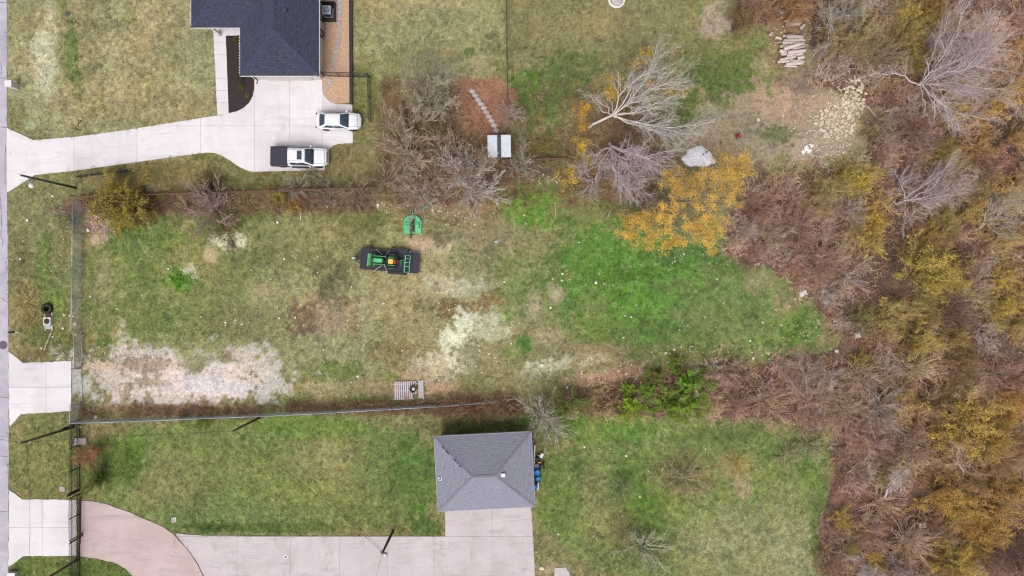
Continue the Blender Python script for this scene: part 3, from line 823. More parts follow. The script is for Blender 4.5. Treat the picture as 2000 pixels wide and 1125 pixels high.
def scatter(name, P, col, scl, rot, pick, protos, label, cat, xyscale=None):
    me = bpy.data.meshes.new(name)
    me.vertices.add(len(P))
    me.vertices.foreach_set('co', np.asarray(P, np.float32).ravel())
    a = me.attributes.new('col', 'FLOAT_COLOR', 'POINT')
    a.data.foreach_set('color', np.concatenate([col, np.ones((len(col), 1))], 1).astype(np.float32).ravel())
    a = me.attributes.new('scl', 'FLOAT', 'POINT')
    a.data.foreach_set('value', np.asarray(scl, np.float32))
    a = me.attributes.new('rot', 'FLOAT_VECTOR', 'POINT')
    a.data.foreach_set('vector', np.asarray(rot, np.float32).ravel())
    a = me.attributes.new('pick', 'INT', 'POINT')
    a.data.foreach_set('value', np.asarray(pick, np.int32))
    o = bpy.data.objects.new(name, me)
    COL.objects.link(o)
    c = bpy.data.collections.new(name + '_sources')
    for i, p in enumerate(protos):
        p.name = '%s_source_%02d' % (name, i)
        c.objects.link(p)
    ng = bpy.data.node_groups.new(name + '_scatter', 'GeometryNodeTree')
    ng.interface.new_socket('Geometry', in_out='INPUT', socket_type='NodeSocketGeometry')
    ng.interface.new_socket('Geometry', in_out='OUTPUT', socket_type='NodeSocketGeometry')
    N, L = ng.nodes, ng.links
    gi, go = N.new('NodeGroupInput'), N.new('NodeGroupOutput')
    ci = N.new('GeometryNodeCollectionInfo')
    ci.inputs['Collection'].default_value = c
    ci.inputs['Separate Children'].default_value = True
    ci.inputs['Reset Children'].default_value = True
    ip = N.new('GeometryNodeInstanceOnPoints')
    ip.inputs['Pick Instance'].default_value = True

    def named(n, t):
        k = N.new('GeometryNodeInputNamedAttribute')
        k.data_type = t
        k.inputs['Name'].default_value = n
        return [s for s in k.outputs if s.enabled and s.name == 'Attribute'][0]
    L.new(gi.outputs[0], ip.inputs['Points'])
    L.new(ci.outputs[0], ip.inputs['Instance'])
    L.new(named('pick', 'INT'), ip.inputs['Instance Index'])
    L.new(named('rot', 'FLOAT_VECTOR'), ip.inputs['Rotation'])
    L.new(named('scl', 'FLOAT'), ip.inputs['Scale'])
    L.new(ip.outputs[0], go.inputs[0])
    md = o.modifiers.new('scatter', 'NODES')
    md.node_group = ng
    return tag(o, label, cat, kind='stuff')
# ------------------------------------------------------------------ paving, road, beds
def clip(poly, axis, v, keep_less):
    out = []
    n = len(poly)
    for i in range(n):
        a, b = poly[i], poly[(i + 1) % n]
        ia = (a[axis] <= v) if keep_less else (a[axis] >= v)
        ib = (b[axis] <= v) if keep_less else (b[axis] >= v)
        if ia:
            out.append(a)
        if ia != ib:
            t = (v - a[axis]) / (b[axis] - a[axis])
            out.append((a[0] + (b[0] - a[0]) * t, a[1] + (b[1] - a[1]) * t))
    return out


def ragged(poly, amp=0.7, step=7, seed=0):
    rr = random.Random(seed)
    out = []
    n = len(poly)
    for i in range(n):
        a, b = poly[i], poly[(i + 1) % n]
        L = math.hypot(b[0] - a[0], b[1] - a[1])
        k = max(1, int(L / step))
        for j in range(k):
            t = j / k
            j1 = rr.uniform(-amp, amp) if j else 0
            j2 = rr.uniform(-amp, amp) if j else 0
            out.append((a[0] + (b[0] - a[0]) * t + j1, a[1] + (b[1] - a[1]) * t + j2))
    return out


PAVED = []


def paving(name, poly, cuts, mat, label, top=0.045, gap=0.02, rag=0.0, seed=1):
    """paved area: recessed base with one slab per panel between the joints. cuts: (axis, value)"""
    PAVED.append(poly)
    p = ragged(poly, rag, 6, seed) if rag else poly
    base = MB().prism([G(*q)[:2] for q in p], -0.12, top - 0.03).build(name, M['joint'])
    tag(base, label, kind='structure')
    cells = [p]
    for ax, v in cuts:
        nc = []
        for c in cells:
            for less, off in ((True, -gap * PPM / 2), (False, gap * PPM / 2)):
                q = clip(c, ax, v + off, less)
                if len(q) >= 3:
                    xs = [a[0] for a in q]
                    ys = [a[1] for a in q]
                    if max(xs) - min(xs) > 2 and max(ys) - min(ys) > 2:
                        nc.append(q)
        cells = nc
    for c in cells:
        cc = []
        for q in c:
            if not cc or (abs(q[0] - cc[-1][0]) + abs(q[1] - cc[-1][1])) > 1e-3:
                cc.append(q)
        if len(cc) >= 3:
            MB().prism([G(*q)[:2] for q in cc], -0.1, top + random.uniform(-.003, .003)).build('slab', mat, base)
    return base


drive_top = [(14, 250), (66, 274), (150, 267), (240, 255), (340, 239), (425, 225.5), (446, 221.5), (462, 218), (476, 211), (487, 201), (494, 188), (497, 172), (497.5, 150),
             (629, 150), (629.5, 172), (632, 184), (638, 193), (646, 200), (657, 203.5), (688, 204.5), (689.5, 279.5), (661, 281), (650, 285), (643, 292), (638, 301), (634.5, 318), (634.5, 332.5), (492, 335.5),
             (480, 332), (466, 325), (449, 313), (434, 304.5), (420, 299), (405, 298), (390, 299.5), (300, 312), (200, 326), (150, 333), (68, 342), (45, 357), (22, 372), (14, 376)]
paving('driveway', drive_top, [(0, 145), (0, 268), (0, 392), (0, 497), (0, 566), (0, 630.5), (1, 246)], M['concrete'], 'white concrete driveway curving from the road to the garage')
walk = [(417, 60), (441, 60), (447, 221), (425, 225)]
paving('walkway', walk, [(1, y) for y in (84, 107, 131, 154, 177, 200)], M['concrete'], 'straight white concrete walk to the porch', top=0.06)
paving('apron', [(17, 687), (30, 696), (46, 708.5), (139.5, 705), (139.5, 803), (42, 808.5), (30, 822), (19, 833)], [(0, 90.5), (1, 757)], M['concrete'],
       'square concrete drive apron between the road and the wire gate', rag=.5, seed=4)
paving('apron', [(18, 957), (30, 964), (44, 975), (150, 976), (150, 1085), (46, 1086), (32, 1097), (17, 1107)], [(0, 84), (1, 1030)], M['concrete'],
       'square concrete drive apron in front of the iron gate', rag=.6, seed=5)
brown_drive = [(157, 977), (182, 979), (208, 984), (228, 992), (250, 999), (268, 1007), (286, 1015), (304, 1022), (322, 1031), (338, 1043), (352, 1057), (370, 1078), (386, 1102), (397, 1126), (404, 1160), (404, 1230),
               (300, 1230), (262, 1127), (246, 1111), (226, 1099), (195, 1092), (157, 1086)]
paving('curved_driveway', brown_drive, [], M['concrete_brown'], 'curved brown stained concrete drive inside the iron gate', rag=.35, seed=6)
grey_drive = [(342, 1041), (366, 1044), (400, 1046), (870, 1047.5), (869.5, 985), (1037, 980), (1041, 1047), (1045, 1126), (1049, 1240), (406, 1240), (406, 1160), (399, 1126), (388, 1102), (372, 1078), (354, 1057)]
paving('long_driveway', grey_drive, [(0, 463), (0, 568), (0, 663), (0, 757.5), (0, 848), (0, 961), (1, 1047.5)], M['concrete_old'], 'grey jointed concrete drive leading to the garage', rag=.25, seed=7)
small_pad = [(1083, 1108), (1105, 1108), (1112, 1118), (1114, 1150), (1081, 1150)]
paving('stone_pad', small_pad, [], M['concrete_old'], 'small pale slab in the grass at the bottom edge', rag=1, seed=8)

# road
road = MB().prism([G(x, y)[:2] for x, y in ragged([(-190, -420), (13.5, -420), (13.5, 250), (14, 380), (16, 560), (17, 700), (17.5, 850), (16.5, 1000), (15.5, 1550), (-190, 1550)], 0.55, 9, 3)], -0.12, 0.012).build('road', M['asphalt'])
tag(road, 'pale worn asphalt road along the left edge', kind='structure')
PAVED.append([(-190, -420), (16, -420), (17, 1550), (-190, 1550)])


def crack(pts, w, mat=M['crack'], z=.016):
    vs, fs = [], []
    rr = random.Random(len(pts) * 13 + int(pts[0][1]))
    pp = []
    for i in range(len(pts) - 1):
        for j in range(6):
            t = j / 6
            pp.append((pts[i][0] + (pts[i + 1][0] - pts[i][0]) * t + rr.uniform(-.5, .5), pts[i][1] + (pts[i + 1][1] - pts[i][1]) * t + rr.uniform(-.5, .5)))
    pp.append(pts[-1])
    for i, p in enumerate(pp):
        a = G(*pp[max(0, i - 1)])
        b = G(*pp[min(len(pp) - 1, i + 1)])
        d = (b - a).normalized()
        nrm = Vector((-d.y, d.x, 0))
        c = G(*p)
        ww = w * rr.uniform(.6, 1.3) / 2
        vs += [(c.x + nrm.x * ww, c.y + nrm.y * ww, z), (c.x - nrm.x * ww, c.y - nrm.y * ww, z)]
    for i in range(len(pp) - 1):
        fs.append((2 * i, 2 * i + 1, 2 * i + 3, 2 * i + 2))
    return mesh_obj('sealed_crack', vs, fs, mat, road)


for pts in ([(11, 285), (10, 320), (10.5, 362)], [(1, 385), (3, 430), (2, 465), (6, 470), (5, 482)], [(12, 510), (12.5, 530), (9, 537)], [(0, 152), (14, 152.5)], [(2, 122), (3, 140), (1, 146)],
            [(0, 5), (13, 5)], [(0, 248), (13, 249)], [(0, 775), (16, 777)], [(0, 890), (16, 892)], [(0, 1000), (15, 999)], [(1, 580), (16, 592)]):
    crack(pts, 0.055)
MB().lathe(G(6, 674, .016), [(0.45, 0), (0.4, .002), (0, .003)], 18).build('tar_patch', M['oil'], road, True)

# gravel side yard with stepping stones
gravel_poly = [(624, -60), (683, -60), (684.5, 200), (657, 203), (646, 199.5), (638, 192.5), (632.5, 184), (630, 172), (629, 150), (626, 120)]
gb = MB().prism([G(*p)[:2] for p in gravel_poly], -.1, .02).build('gravel_bed', M['gravel_bed'])
tag(gb, 'tan pea gravel strip beside the house', kind='structure')
PAVED.append(gravel_poly)
mulch_poly = [(441, 55), (470, 55), (475, 120), (497, 150), (497, 172), (494, 188), (487, 200.5), (476, 210.5), (462, 217), (447, 221)]
mb_ = MB().prism([G(*p)[:2] for p in mulch_poly], -.1, .025).build('mulch_bed', M['mulch_bed'])
tag(mb_, 'dark bark mulch bed beside the walk', kind='structure')
PAVED.append(mulch_poly)
steps = [(663, 2), (663.5, 12), (663.5, 23), (663, 33), (662.5, 45), (663, 57), (662, 68), (660.5, 80), (659, 91), (655.5, 101), (654, 112), (652.5, 123), (650, 135), (644, 158), (638.5, 168)]
proto_st = None
for i, (x, y) in enumerate(steps):
    a = (0, .05, -.04, .03, 0)[i % 5] if i < 12 else (-.1, -.5, -.6)[i - 12]
    if proto_st is None:
        proto_st = MB().box((0, 0, 0), (.52, .42, .06)).build('stepping_stone', M['paver'], bevel=.012)
        o = proto_st
    else:
        o = share(proto_st)
    o.location = G(x, y, .04)
    o.rotation_euler = (0, 0, a)
    tag(o, 'grey square stepping stone set in the tan gravel beside the house', 'stepping stone', 'stepping stones in the gravel')
steps2 = [(922, 178), (928, 186.5), (933.5, 195), (939, 203), (944.5, 211), (950, 219), (955, 227.5), (960, 236), (965, 245), (969, 255)]
for i, (x, y) in enumerate(steps2):
    o = share(proto_st)
    o.location = G(x, y, .02)
    o.rotation_euler = (0, 0, -.55 + random.uniform(-.06, .06))
    o.scale = (1.05, 1.0, 1)
    tag(o, 'pale square stepping stone in the curved row on red mulch', 'stepping stone', 'stepping stones on the red mulch')

# dark retaining edge of the gravel bed
w = thing('retaining_edge', 'long straight dark retaining edge between tan gravel and lawn', 'garden edge', G(686.5, 70))
p0, p1 = G(685.5, -60), G(687, 204)
for k in range(7):
    a = p0.lerp(p1, k / 7) - w.location
    b = p0.lerp(p1, (k + 1) / 7 - .0012) - w.location
    MB().bar(a + Vector((0, 0, .13)), b + Vector((0, 0, .13)), .33, .4).build('timber', M['dark_metal'], w, bevel=.01)

# ------------------------------------------------------------------ shingle material and roofs
def shingle_mat(name, c1, c2, c3):
    m = bpy.data.materials.new(name)
    m.use_nodes = True
    N, L = m.node_tree.nodes, m.node_tree.links
    b = N['Principled BSDF']
    b.inputs['Roughness'].default_value = .92
    b.inputs['Specular IOR Level'].default_value = .2
    uv = N.new('ShaderNodeUVMap')
    br = N.new('ShaderNodeTexBrick')
    br.inputs['Scale'].default_value = 1
    br.inputs['Brick Width'].default_value = .34
    br.inputs['Row Height'].default_value = .15
    br.inputs['Mortar Size'].default_value = .012
    br.inputs['Color1'].default_value = (*c1, 1)
    br.inputs['Color2'].default_value = (*c2, 1)
    br.inputs['Mortar'].default_value = (*[v * .55 for v in c1], 1)
    L.new(uv.outputs[0], br.inputs['Vector'])
    no = N.new('ShaderNodeTexNoise')
    no.inputs['Scale'].default_value = .6
    no.inputs['Detail'].default_value = 5
    tc = N.new('ShaderNodeTexCoord')
    L.new(tc.outputs['Object'], no.inputs['Vector'])
    r = N.new('ShaderNodeMapRange')
    r.inputs['From Min'].default_value = .42
    r.inputs['From Max'].default_value = .66
    r.inputs['To Max'].default_value = .6
    L.new(no.outputs['Fac'], r.inputs['Value'])
    mx = N.new('ShaderNodeMix')
    mx.data_type = 'RGBA'
    L.new(r.outputs[0], mx.inputs[0])
    L.new(br.outputs['Color'], mx.inputs[6])
    mx.inputs[7].default_value = (*c3, 1)
    n2 = N.new('ShaderNodeTexNoise')
    n2.inputs['Scale'].default_value = 14
    n2.inputs['Detail'].default_value = 3
    L.new(tc.outputs['Object'], n2.inputs['Vector'])
    r2 = N.new('ShaderNodeMapRange')
    r2.inputs['To Min'].default_value = .7
    r2.inputs['To Max'].default_value = 1.3
    L.new(n2.outputs['Fac'], r2.inputs['Value'])
    m2 = N.new('ShaderNodeMix')
    m2.data_type = 'RGBA'
    m2.blend_type = 'MULTIPLY'
    m2.inputs[0].default_value = 1
    L.new(mx.outputs[2], m2.inputs[6])
    L.new(r2.outputs[0], m2.inputs[7])
    L.new(m2.outputs[2], b.inputs['Base Color'])
    bp = N.new('ShaderNodeBump')
    bp.inputs['Distance'].default_value = .006
    L.new(n2.outputs['Fac'], bp.inputs['Height'])
    L.new(bp.outputs[0], b.inputs['Normal'])
    return m


M['shingle_dark'] = shingle_mat('charcoal_blue_shingles', A(60, 63, 82), A(78, 81, 100), A(70, 69, 90))
M['shingle_grey'] = shingle_mat('lavender_grey_shingles', A(138, 140, 158), A(154, 155, 170), A(144, 142, 156))
M['cap_dark'] = pm('charcoal_ridge_shingles', A(60, 63, 88), A(74, 77, 102), 5, .92, .005, 30)
M['cap_grey'] = pm('grey_ridge_shingles', A(146, 138, 156), A(128, 122, 138), 5, .92, .005, 30)


def roof_faces(faces, name, mat, parent, course=.15, lift=.014):
    """each roof plane laid in overlapping shingle courses; faces: lists of 3-D points, first two are the eave"""
    V, F, UV = [], [], []
    for poly in faces:
        poly = [Vector(p) for p in poly]
        u = (poly[1] - poly[0]).normalized()
        n = (poly[1] - poly[0]).cross(poly[-1] - poly[0]).normalized()
        if n.z < 0:
            n = -n
        v = n.cross(u).normalized()
        if v.z < 0:
            v = -v
        o = poly[0]
        p2 = [((p - o).dot(u), (p - o).dot(v)) for p in poly]
        top = max(q[1] for q in p2)
        k = 0
        while k * course < top - 1e-3:
            a, b = k * course, min((k + 1) * course, top)
            c = clip(clip(p2, 1, a, False), 1, b, True)
            k += 1
            cc = []
            for q in c:
                if not cc or (abs(q[0] - cc[-1][0]) + abs(q[1] - cc[-1][1])) > 1e-4:
                    cc.append(q)
            if len(cc) < 3:
                continue
            i0 = len(V)
            for q in cc:
                h = lift * (1 - (q[1] - a) / course)
                V.append(o + u * q[0] + v * q[1] + n * (h + .002))
            F.append(tuple(range(i0, i0 + len(cc))))
            UV.append([(q[0] + k * .23, q[1] + .001) for q in cc])
            # butt edge
            lo = [j for j, q in enumerate(cc) if abs(q[1] - a) < 1e-4]
            if len(lo) >= 2:
                q0 = min((cc[j] for j in lo), key=lambda t: t[0])
                q1 = max((cc[j] for j in lo), key=lambda t: t[0])
                i1 = len(V)
                for q, hh in ((q0, 0), (q1, 0), (q1, lift), (q0, lift)):
                    V.append(o + u * q[0] + v * q[1] + n * (hh + .002))
                F.append((i1, i1 + 1, i1 + 2, i1 + 3))
                UV.append([(0, 0)] * 4)
    me = bpy.data.meshes.new(name)
    me.from_pydata([tuple(p) for p in V], [], F)
    uvl = me.uv_layers.new(name='UVMap')
    flat = [c for f in UV for c in f]
    for i, c in enumerate(flat):
        uvl.data[i].uv = c
    me.materials.append(mat)
    o = bpy.data.objects.new(name, me)
    COL.objects.link(o)
    o.parent = parent
    return o


def ridge_caps(lines, mat, parent, sp=.24, w=.3):
    b = MB()
    for p0, p1 in lines:
        p0, p1 = Vector(p0), Vector(p1)
        L = (p1 - p0).length
        n = int(L / sp)
        d = (p1 - p0).normalized()
        side = Vector((-d.y, d.x, 0)).normalized()
        for i in range(n):
            a = p0 + d * (i * sp) + Vector((0, 0, .035 + random.uniform(0, .012)))
            c = p0 + d * (i * sp + sp * 1.05) + Vector((0, 0, .018))
            dn = Vector((0, 0, -.055))
            b.add([a + side * w / 2 + dn, a, a - side * w / 2 + dn, c + side * w / 2 + dn, c, c - side * w / 2 + dn, a + side * w / 2 + dn * 1.5, a - side * w / 2 + dn * 1.5],
                  [(0, 1, 4, 3), (1, 2, 5, 4), (0, 6, 7, 2, 1)])
    return b.build('ridge_cap', mat, parent)


# ------------------------------------------------------------------ house, top left
EZ = 3.0
e_sw = G(373.5, 54, EZ)        # eave corner of the main block
e_in = G(468, 54, EZ)
e_g1 = G(470, 148, EZ)
e_g2 = G(623, 148, EZ)
hx0, hy0 = e_sw.x, e_sw.y
ha = e_in.x + .05 - hx0
hW = e_g2.x - hx0
hb = e_sw.y - e_g1.y
hD = 11.4
house = thing('house', 'pale house with charcoal blue hipped shingle roof and attached garage', 'house', (hx0, hy0, 0))
t = .5


def hp(x, y, z):
    return Vector((x, y, EZ + z))


rw = (hW - ha) / 2
Apx = hp(ha + rw, -hb + rw, t * rw)
Bpx = hp(ha + rw, rw, t * rw)
R1 = hp(hD / 2, hD / 2, t * hD / 2)
R2 = hp(hW - hD / 2, hD / 2, t * hD / 2)
c0, c1_, c2_, c3_, c4_, c5_ = hp(0, 0, 0), hp(ha, 0, 0), hp(ha, -hb, 0), hp(hW, -hb, 0), hp(hW, hD, 0), hp(0, hD, 0)
faces = [[c2_, c3_, Apx], [c1_, c2_, Apx, Bpx], [c3_, c4_, R2, Bpx, Apx], [c0, c1_, Bpx, R2, R1], [c5_, c0, R1], [c4_, c5_, R1, R2]]
roof = roof_faces(faces, 'roof', M['shingle_dark'], house)
ridge_caps([(c2_, Apx), (c3_, Apx), (Apx, Bpx), (Bpx, R2), (c0, R1), (R1, R2), (c4_, R2), (c5_, R1)], M['cap_dark'], roof)
vb = MB()
for (x, y) in ((ha + rw + 1.05, -hb + rw + 2.0),):
    z = EZ + t * (hW - x)
    vb.box((x, y, z + .12), (.36, .36, .2))
vb.build('roof_vent', M['cap_dark'], roof, bevel=.02)
# soffit board and fascia
ov = .45
def inset(o_):
    return [(o_, o_), (ha + o_, o_), (ha + o_, -hb + o_), (hW - o_, -hb + o_), (hW - o_, hD - o_), (o_, hD - o_)]
def boundary(o_):
    return [(0 + o_, 0 + o_), (ha + o_, 0 + o_), (ha + o_, -hb + o_), (hW - o_, -hb + o_), (hW - o_, hD - o_), (0 + o_, hD - o_)]
sof = MB().prism(boundary(.03), EZ - .12, EZ - .02)
sof.build('soffit', M['white_paint'], house)
fb = boundary(0)
for i in range(6):
    a, b = Vector((*fb[i], EZ - .08)), Vector((*fb[(i + 1) % 6], EZ - .08))
    d = (b - a).normalized()
    nrm = Vector((d.y, -d.x, 0))
    MB().bar(a + nrm * .025 - d * .05, b + nrm * .025 + d * .05, .06, .13).build('fascia', M['white_paint'], house)
    lb_ = MB()
    for k_ in range(int((b - a).length / .3)):
        lb_.box(a + d * (k_ * .3 + .1) + nrm * .08 + Vector((0, 0, .1)), (.07, .07, .06))
    lb_.build('light_string', M['white_paint'], house)['kind'] = 'stuff'
wl_ = boundary(ov)
# porch recess: the main block's south wall stands back 1.5 m behind its eave
wall_poly = [(ov, 1.5), (ha + ov, 1.5), (ha + ov, -hb + ov), (hW - ov, -hb + ov), (hW - ov, hD - ov), (ov, hD - ov)]
wall = MB().prism(wall_poly, -.1, EZ - .121).build('wall', M['wall'], house)
# porch floor, beam and posts
MB().box((ha * .62, .85, .05), (ha * .72, 1.2, .14)).build('porch_floor', M['concrete'], house)
MB().box((ha * .5, .32, EZ - .28), (ha - .3, .2, .3)).build('porch_beam', M['white_paint'], house)
for fx in (.34, .9):
    po = MB().box((ha * fx, .34, 1.36), (.22, .22, 2.68)).build('porch_post', M['white_paint'], house)
    MB().box((ha * fx, .34, .3), (.36, .36, .6)).build('post_base', M['wall'], po)
MB().box((ha * .66, 1.47, 1.16), (1.0, .06, 2.1)).build('front_door', M['dark_metal'], house)
f = MB().box((ha * .2, 1.47, 1.6), (1.3, .06, 1.2)).build('window', M['white_paint'], house)
MB().box((ha * .2, 1.43, 1.6), (1.16, .03, 1.06)).build('pane', M['glass'], f)
gd = MB().box((ha + rw + .2, -hb + ov - .02, 1.22), (4.9, .06, 2.36)).build('garage_door', M['concrete_old'], house)
for k in range(4):
    MB().box((ha + rw + .2, -hb + ov - .06, .36 + k * .58), (4.84, .03, .54)).build('door_panel', M['wall'], gd)
for sx in (-1, 1):
    MB().box((ha + rw + .2 + sx * 2.72, -hb + ov - .12, 2.1), (.16, .2, .3)).build('wall_lamp', M['dark_metal'], house)
MB().tube([(hW - ov + .06, -hb + .6, 2.8), (hW - ov + .06, -hb + .6, .1), (hW - ov + .3, -hb + .5, .05)], .045, 8).build('downspout', M['white_paint'], house)
MB().tube([(ha + ov + .3, -hb + ov - .07, 2.8), (ha + ov + .3, -hb + ov - .07, .25), (ha + ov + .2, -hb + ov - .45, .1)], .05, 8).build('downspout', M['plastic_black'], house)
for k, yy in enumerate((.6, 3.4)):
    f = MB().box((hW - ov + .02, yy, 1.7), (.06, 1.1, 1.2)).build('window', M['white_paint'], house)
    MB().box((hW - ov + .06, yy, 1.7), (.03, .96, 1.06)).build('pane', M['glass'], f)

# condenser with its slatted screen
ac = thing('air_conditioner', 'grey air conditioning condenser with round fan beside the house', 'air conditioner', G(642, 26))
MB().box((0, 0, .05), (1.0, 1.0, .1)).build('pad', M['concrete_old'], ac)
MB().box((0, 0, .5), (.84, .84, .8)).build('casing', M['ac_side'], ac, bevel=.04)
for sx in (-1, 1):
    for sy in (-1, 1):
        MB().box((sx * .41, sy * .41, .5), (.08, .08, .82)).build('corner_post', M['ac_metal'], ac)
tp = MB().box((0, 0, .94), (.92, .92, .08)).build('top_plate', M['ac_metal'], ac, bevel=.03)
MB().lathe((0, 0, .98), [(.36, 0), (.36, .012), (.33, .014), (0, .02)], 24).build('fan_guard', M['ac_side'], tp)
g_ = MB()
for r_ in (.1, .18, .26, .34):
    g_.torus((0, 0, 1.005), r_, .012, 28, 6)
for k in range(8):
    a = k * math.pi / 8
    g_.bar((-.35 * math.cos(a), -.35 * math.sin(a), 1.005), (.35 * math.cos(a), .35 * math.sin(a), 1.005), .012, .01)
g_.build('guard_wire', M['ac_metal'], tp)
MB().lathe((0, 0, 1.0), [(.09, 0), (.08, .05), (0, .06)], 14).build('fan_hub', M['ac_metal'], tp, True)
scr = thing('slatted_screen', 'low black slatted screen around three sides of the condenser', 'screen', G(641, 25))
x0, x1, y0, y1 = -.62, .82, -.98, .86
for (a, b) in (((x0, y1), (x1, y1)), ((x1, y1), (x1, y0)), ((x1, y0), (x0, y0))):
    for k in range(5):
        MB().bar((a[0], a[1], .12 + k * .17), (b[0], b[1], .12 + k * .17), .03, .12).build('slat', M['dark_metal'], scr)
for (x, y) in ((x0, y1), (x1, y1), (x1, y0), (x0, y0)):
    MB().box((x, y, .46), (.09, .09, .94)).build('post', M['dark_metal'], scr)
sb = MB().prism([(x0, y0), (x1, y0), (x1, y1), (x0, y1)], -.04 + .05, .03).build('mulch_floor', M['mulch_bed'], scr)
# hose
hs = thing('hose_coil', 'coiled black garden hose hung on the side wall of the house', 'hose', G(630.5, 70) + Vector((-.12, 0, 0)))
hb_ = MB()
for k in range(4):
    hb_.torus((.1 + k * .035, 0, .75), .42 - .02 * k, .035, 30, 7, M=Matrix.Rotation(R(78), 4, 'Y'))
hb_.build('coil', M['plastic_black'], hs, True)
MB().box((.02, 0, 1.1), (.2, .2, .16)).build('hanger', M['dark_metal'], hs)
MB().tube([(.2, -.3, .45), (.25, -.5, .1), (.3, -.1, .06), (.35, .8, .05), (.3, 1.9, .05)], .03, 7).build('loose_end', M['plastic_black'], hs, True)

# ------------------------------------------------------------------ detached garage, bottom
ge = [G(847.5, 853, 2.7), G(1038, 843.5, 2.7), G(1044, 990, 2.7), G(856, 998, 2.7)]
gc = sum(ge, Vector()) / 4
gw = ((ge[1] - ge[0]).length + (ge[2] - ge[3]).length) / 2
gd_ = ((ge[0] - ge[3]).length + (ge[1] - ge[2]).length) / 2
gang = math.atan2((ge[1] - ge[0]).y, (ge[1] - ge[0]).x)
gar = thing('garage', 'detached garage with lavender grey hipped shingle roof', 'garage', (gc.x, gc.y, 0), gang)
hx, hy = gw / 2, gd_ / 2
E2 = 2.7


def gp(x, y, z=0.0):
    return Vector((x, y, E2 + z))


rg = t * hy
q = [gp(-hx, -hy), gp(hx, -hy), gp(hx, hy), gp(-hx, hy)]
ra, rb = gp(-hx + hy, 0, rg), gp(hx - hy, 0, rg)
groof = roof_faces([[q[0], q[1], rb, ra], [q[1], q[2], rb], [q[2], q[3], ra, rb], [q[3], q[0], ra]], 'roof', M['shingle_grey'], gar)
ridge_caps([(q[0], ra), (q[1], rb), (q[2], rb), (q[3], ra), (ra, rb)], M['cap_grey'], groof)
MB().prism([(-hx + .02, -hy + .02), (hx - .02, -hy + .02), (hx - .02, hy - .02), (-hx + .02, hy - .02)], E2 - .14, E2 - .02).build('soffit', M['white_paint'], gar)
for i in range(4):
    a, b = q[i], q[(i + 1) % 4]
    d = (b - a).normalized()
    nn = Vector((d.y, -d.x, 0))
    MB().bar(a + nn * .03 + Vector((0, 0, -.08)), b + nn * .03 + Vector((0, 0, -.08)), .05, .16).build('fascia', M['grey_box'], gar)
ov2 = .4
MB().prism([(-hx + ov2, -hy + ov2), (hx - ov2, -hy + ov2), (hx - ov2, hy - ov2), (-hx + ov2, hy - ov2)], -.1, E2 - .141).build('wall', M['wall'], gar)
for sx in (-2.3, 2.3):
    g2 = MB().box((sx, -hy + ov2 - .03, 1.1), (2.9, .06, 2.2)).build('garage_door', M['white_paint'], gar)
    for k in range(4):
        MB().box((sx, -hy + ov2 - .07, .3 + k * .54), (2.84, .03, .5)).build('door_panel', M['white_paint'], g2)
loc = lambda px, py, z: (Matrix.Rotation(-gang, 4, 'Z') @ (G(px, py, z) - Vector((gc.x, gc.y, 0))))
v1 = loc(859.5, 936, 3.1)
vt = MB().box((v1.x, v1.y, 2.7 + t * (v1.x + hx) + .05), (.34, .34, .1)).build('roof_vent', M['white_paint'], groof)
MB().lathe((v1.x, v1.y, 2.7 + t * (v1.x + hx) + .1), [(.08, 0), (.08, .2), (.05, .2), (.05, .05)], 14).build('vent_pipe', M['ac_side'], vt)
v2 = loc(983, 925, 3.8)
MB().box((v2.x, v2.y, 2.7 + t * (hx - v2.x) + .14), (.42, .36, .26)).build('roof_vent', M['white_paint'], groof, bevel=.03)
for (fx, dx) in ((.24, .22), (.33, .2), (.38, .16), (.55, .2), (.62, .14), (.7, .15)):
    p = q[3].lerp(ra, fx) + Vector((-.02, -.14, .07))
    MB().box(p, (dx + .1, .1, .05), R(-45)).build('lifted_cap', M['cap_dark'], groof)

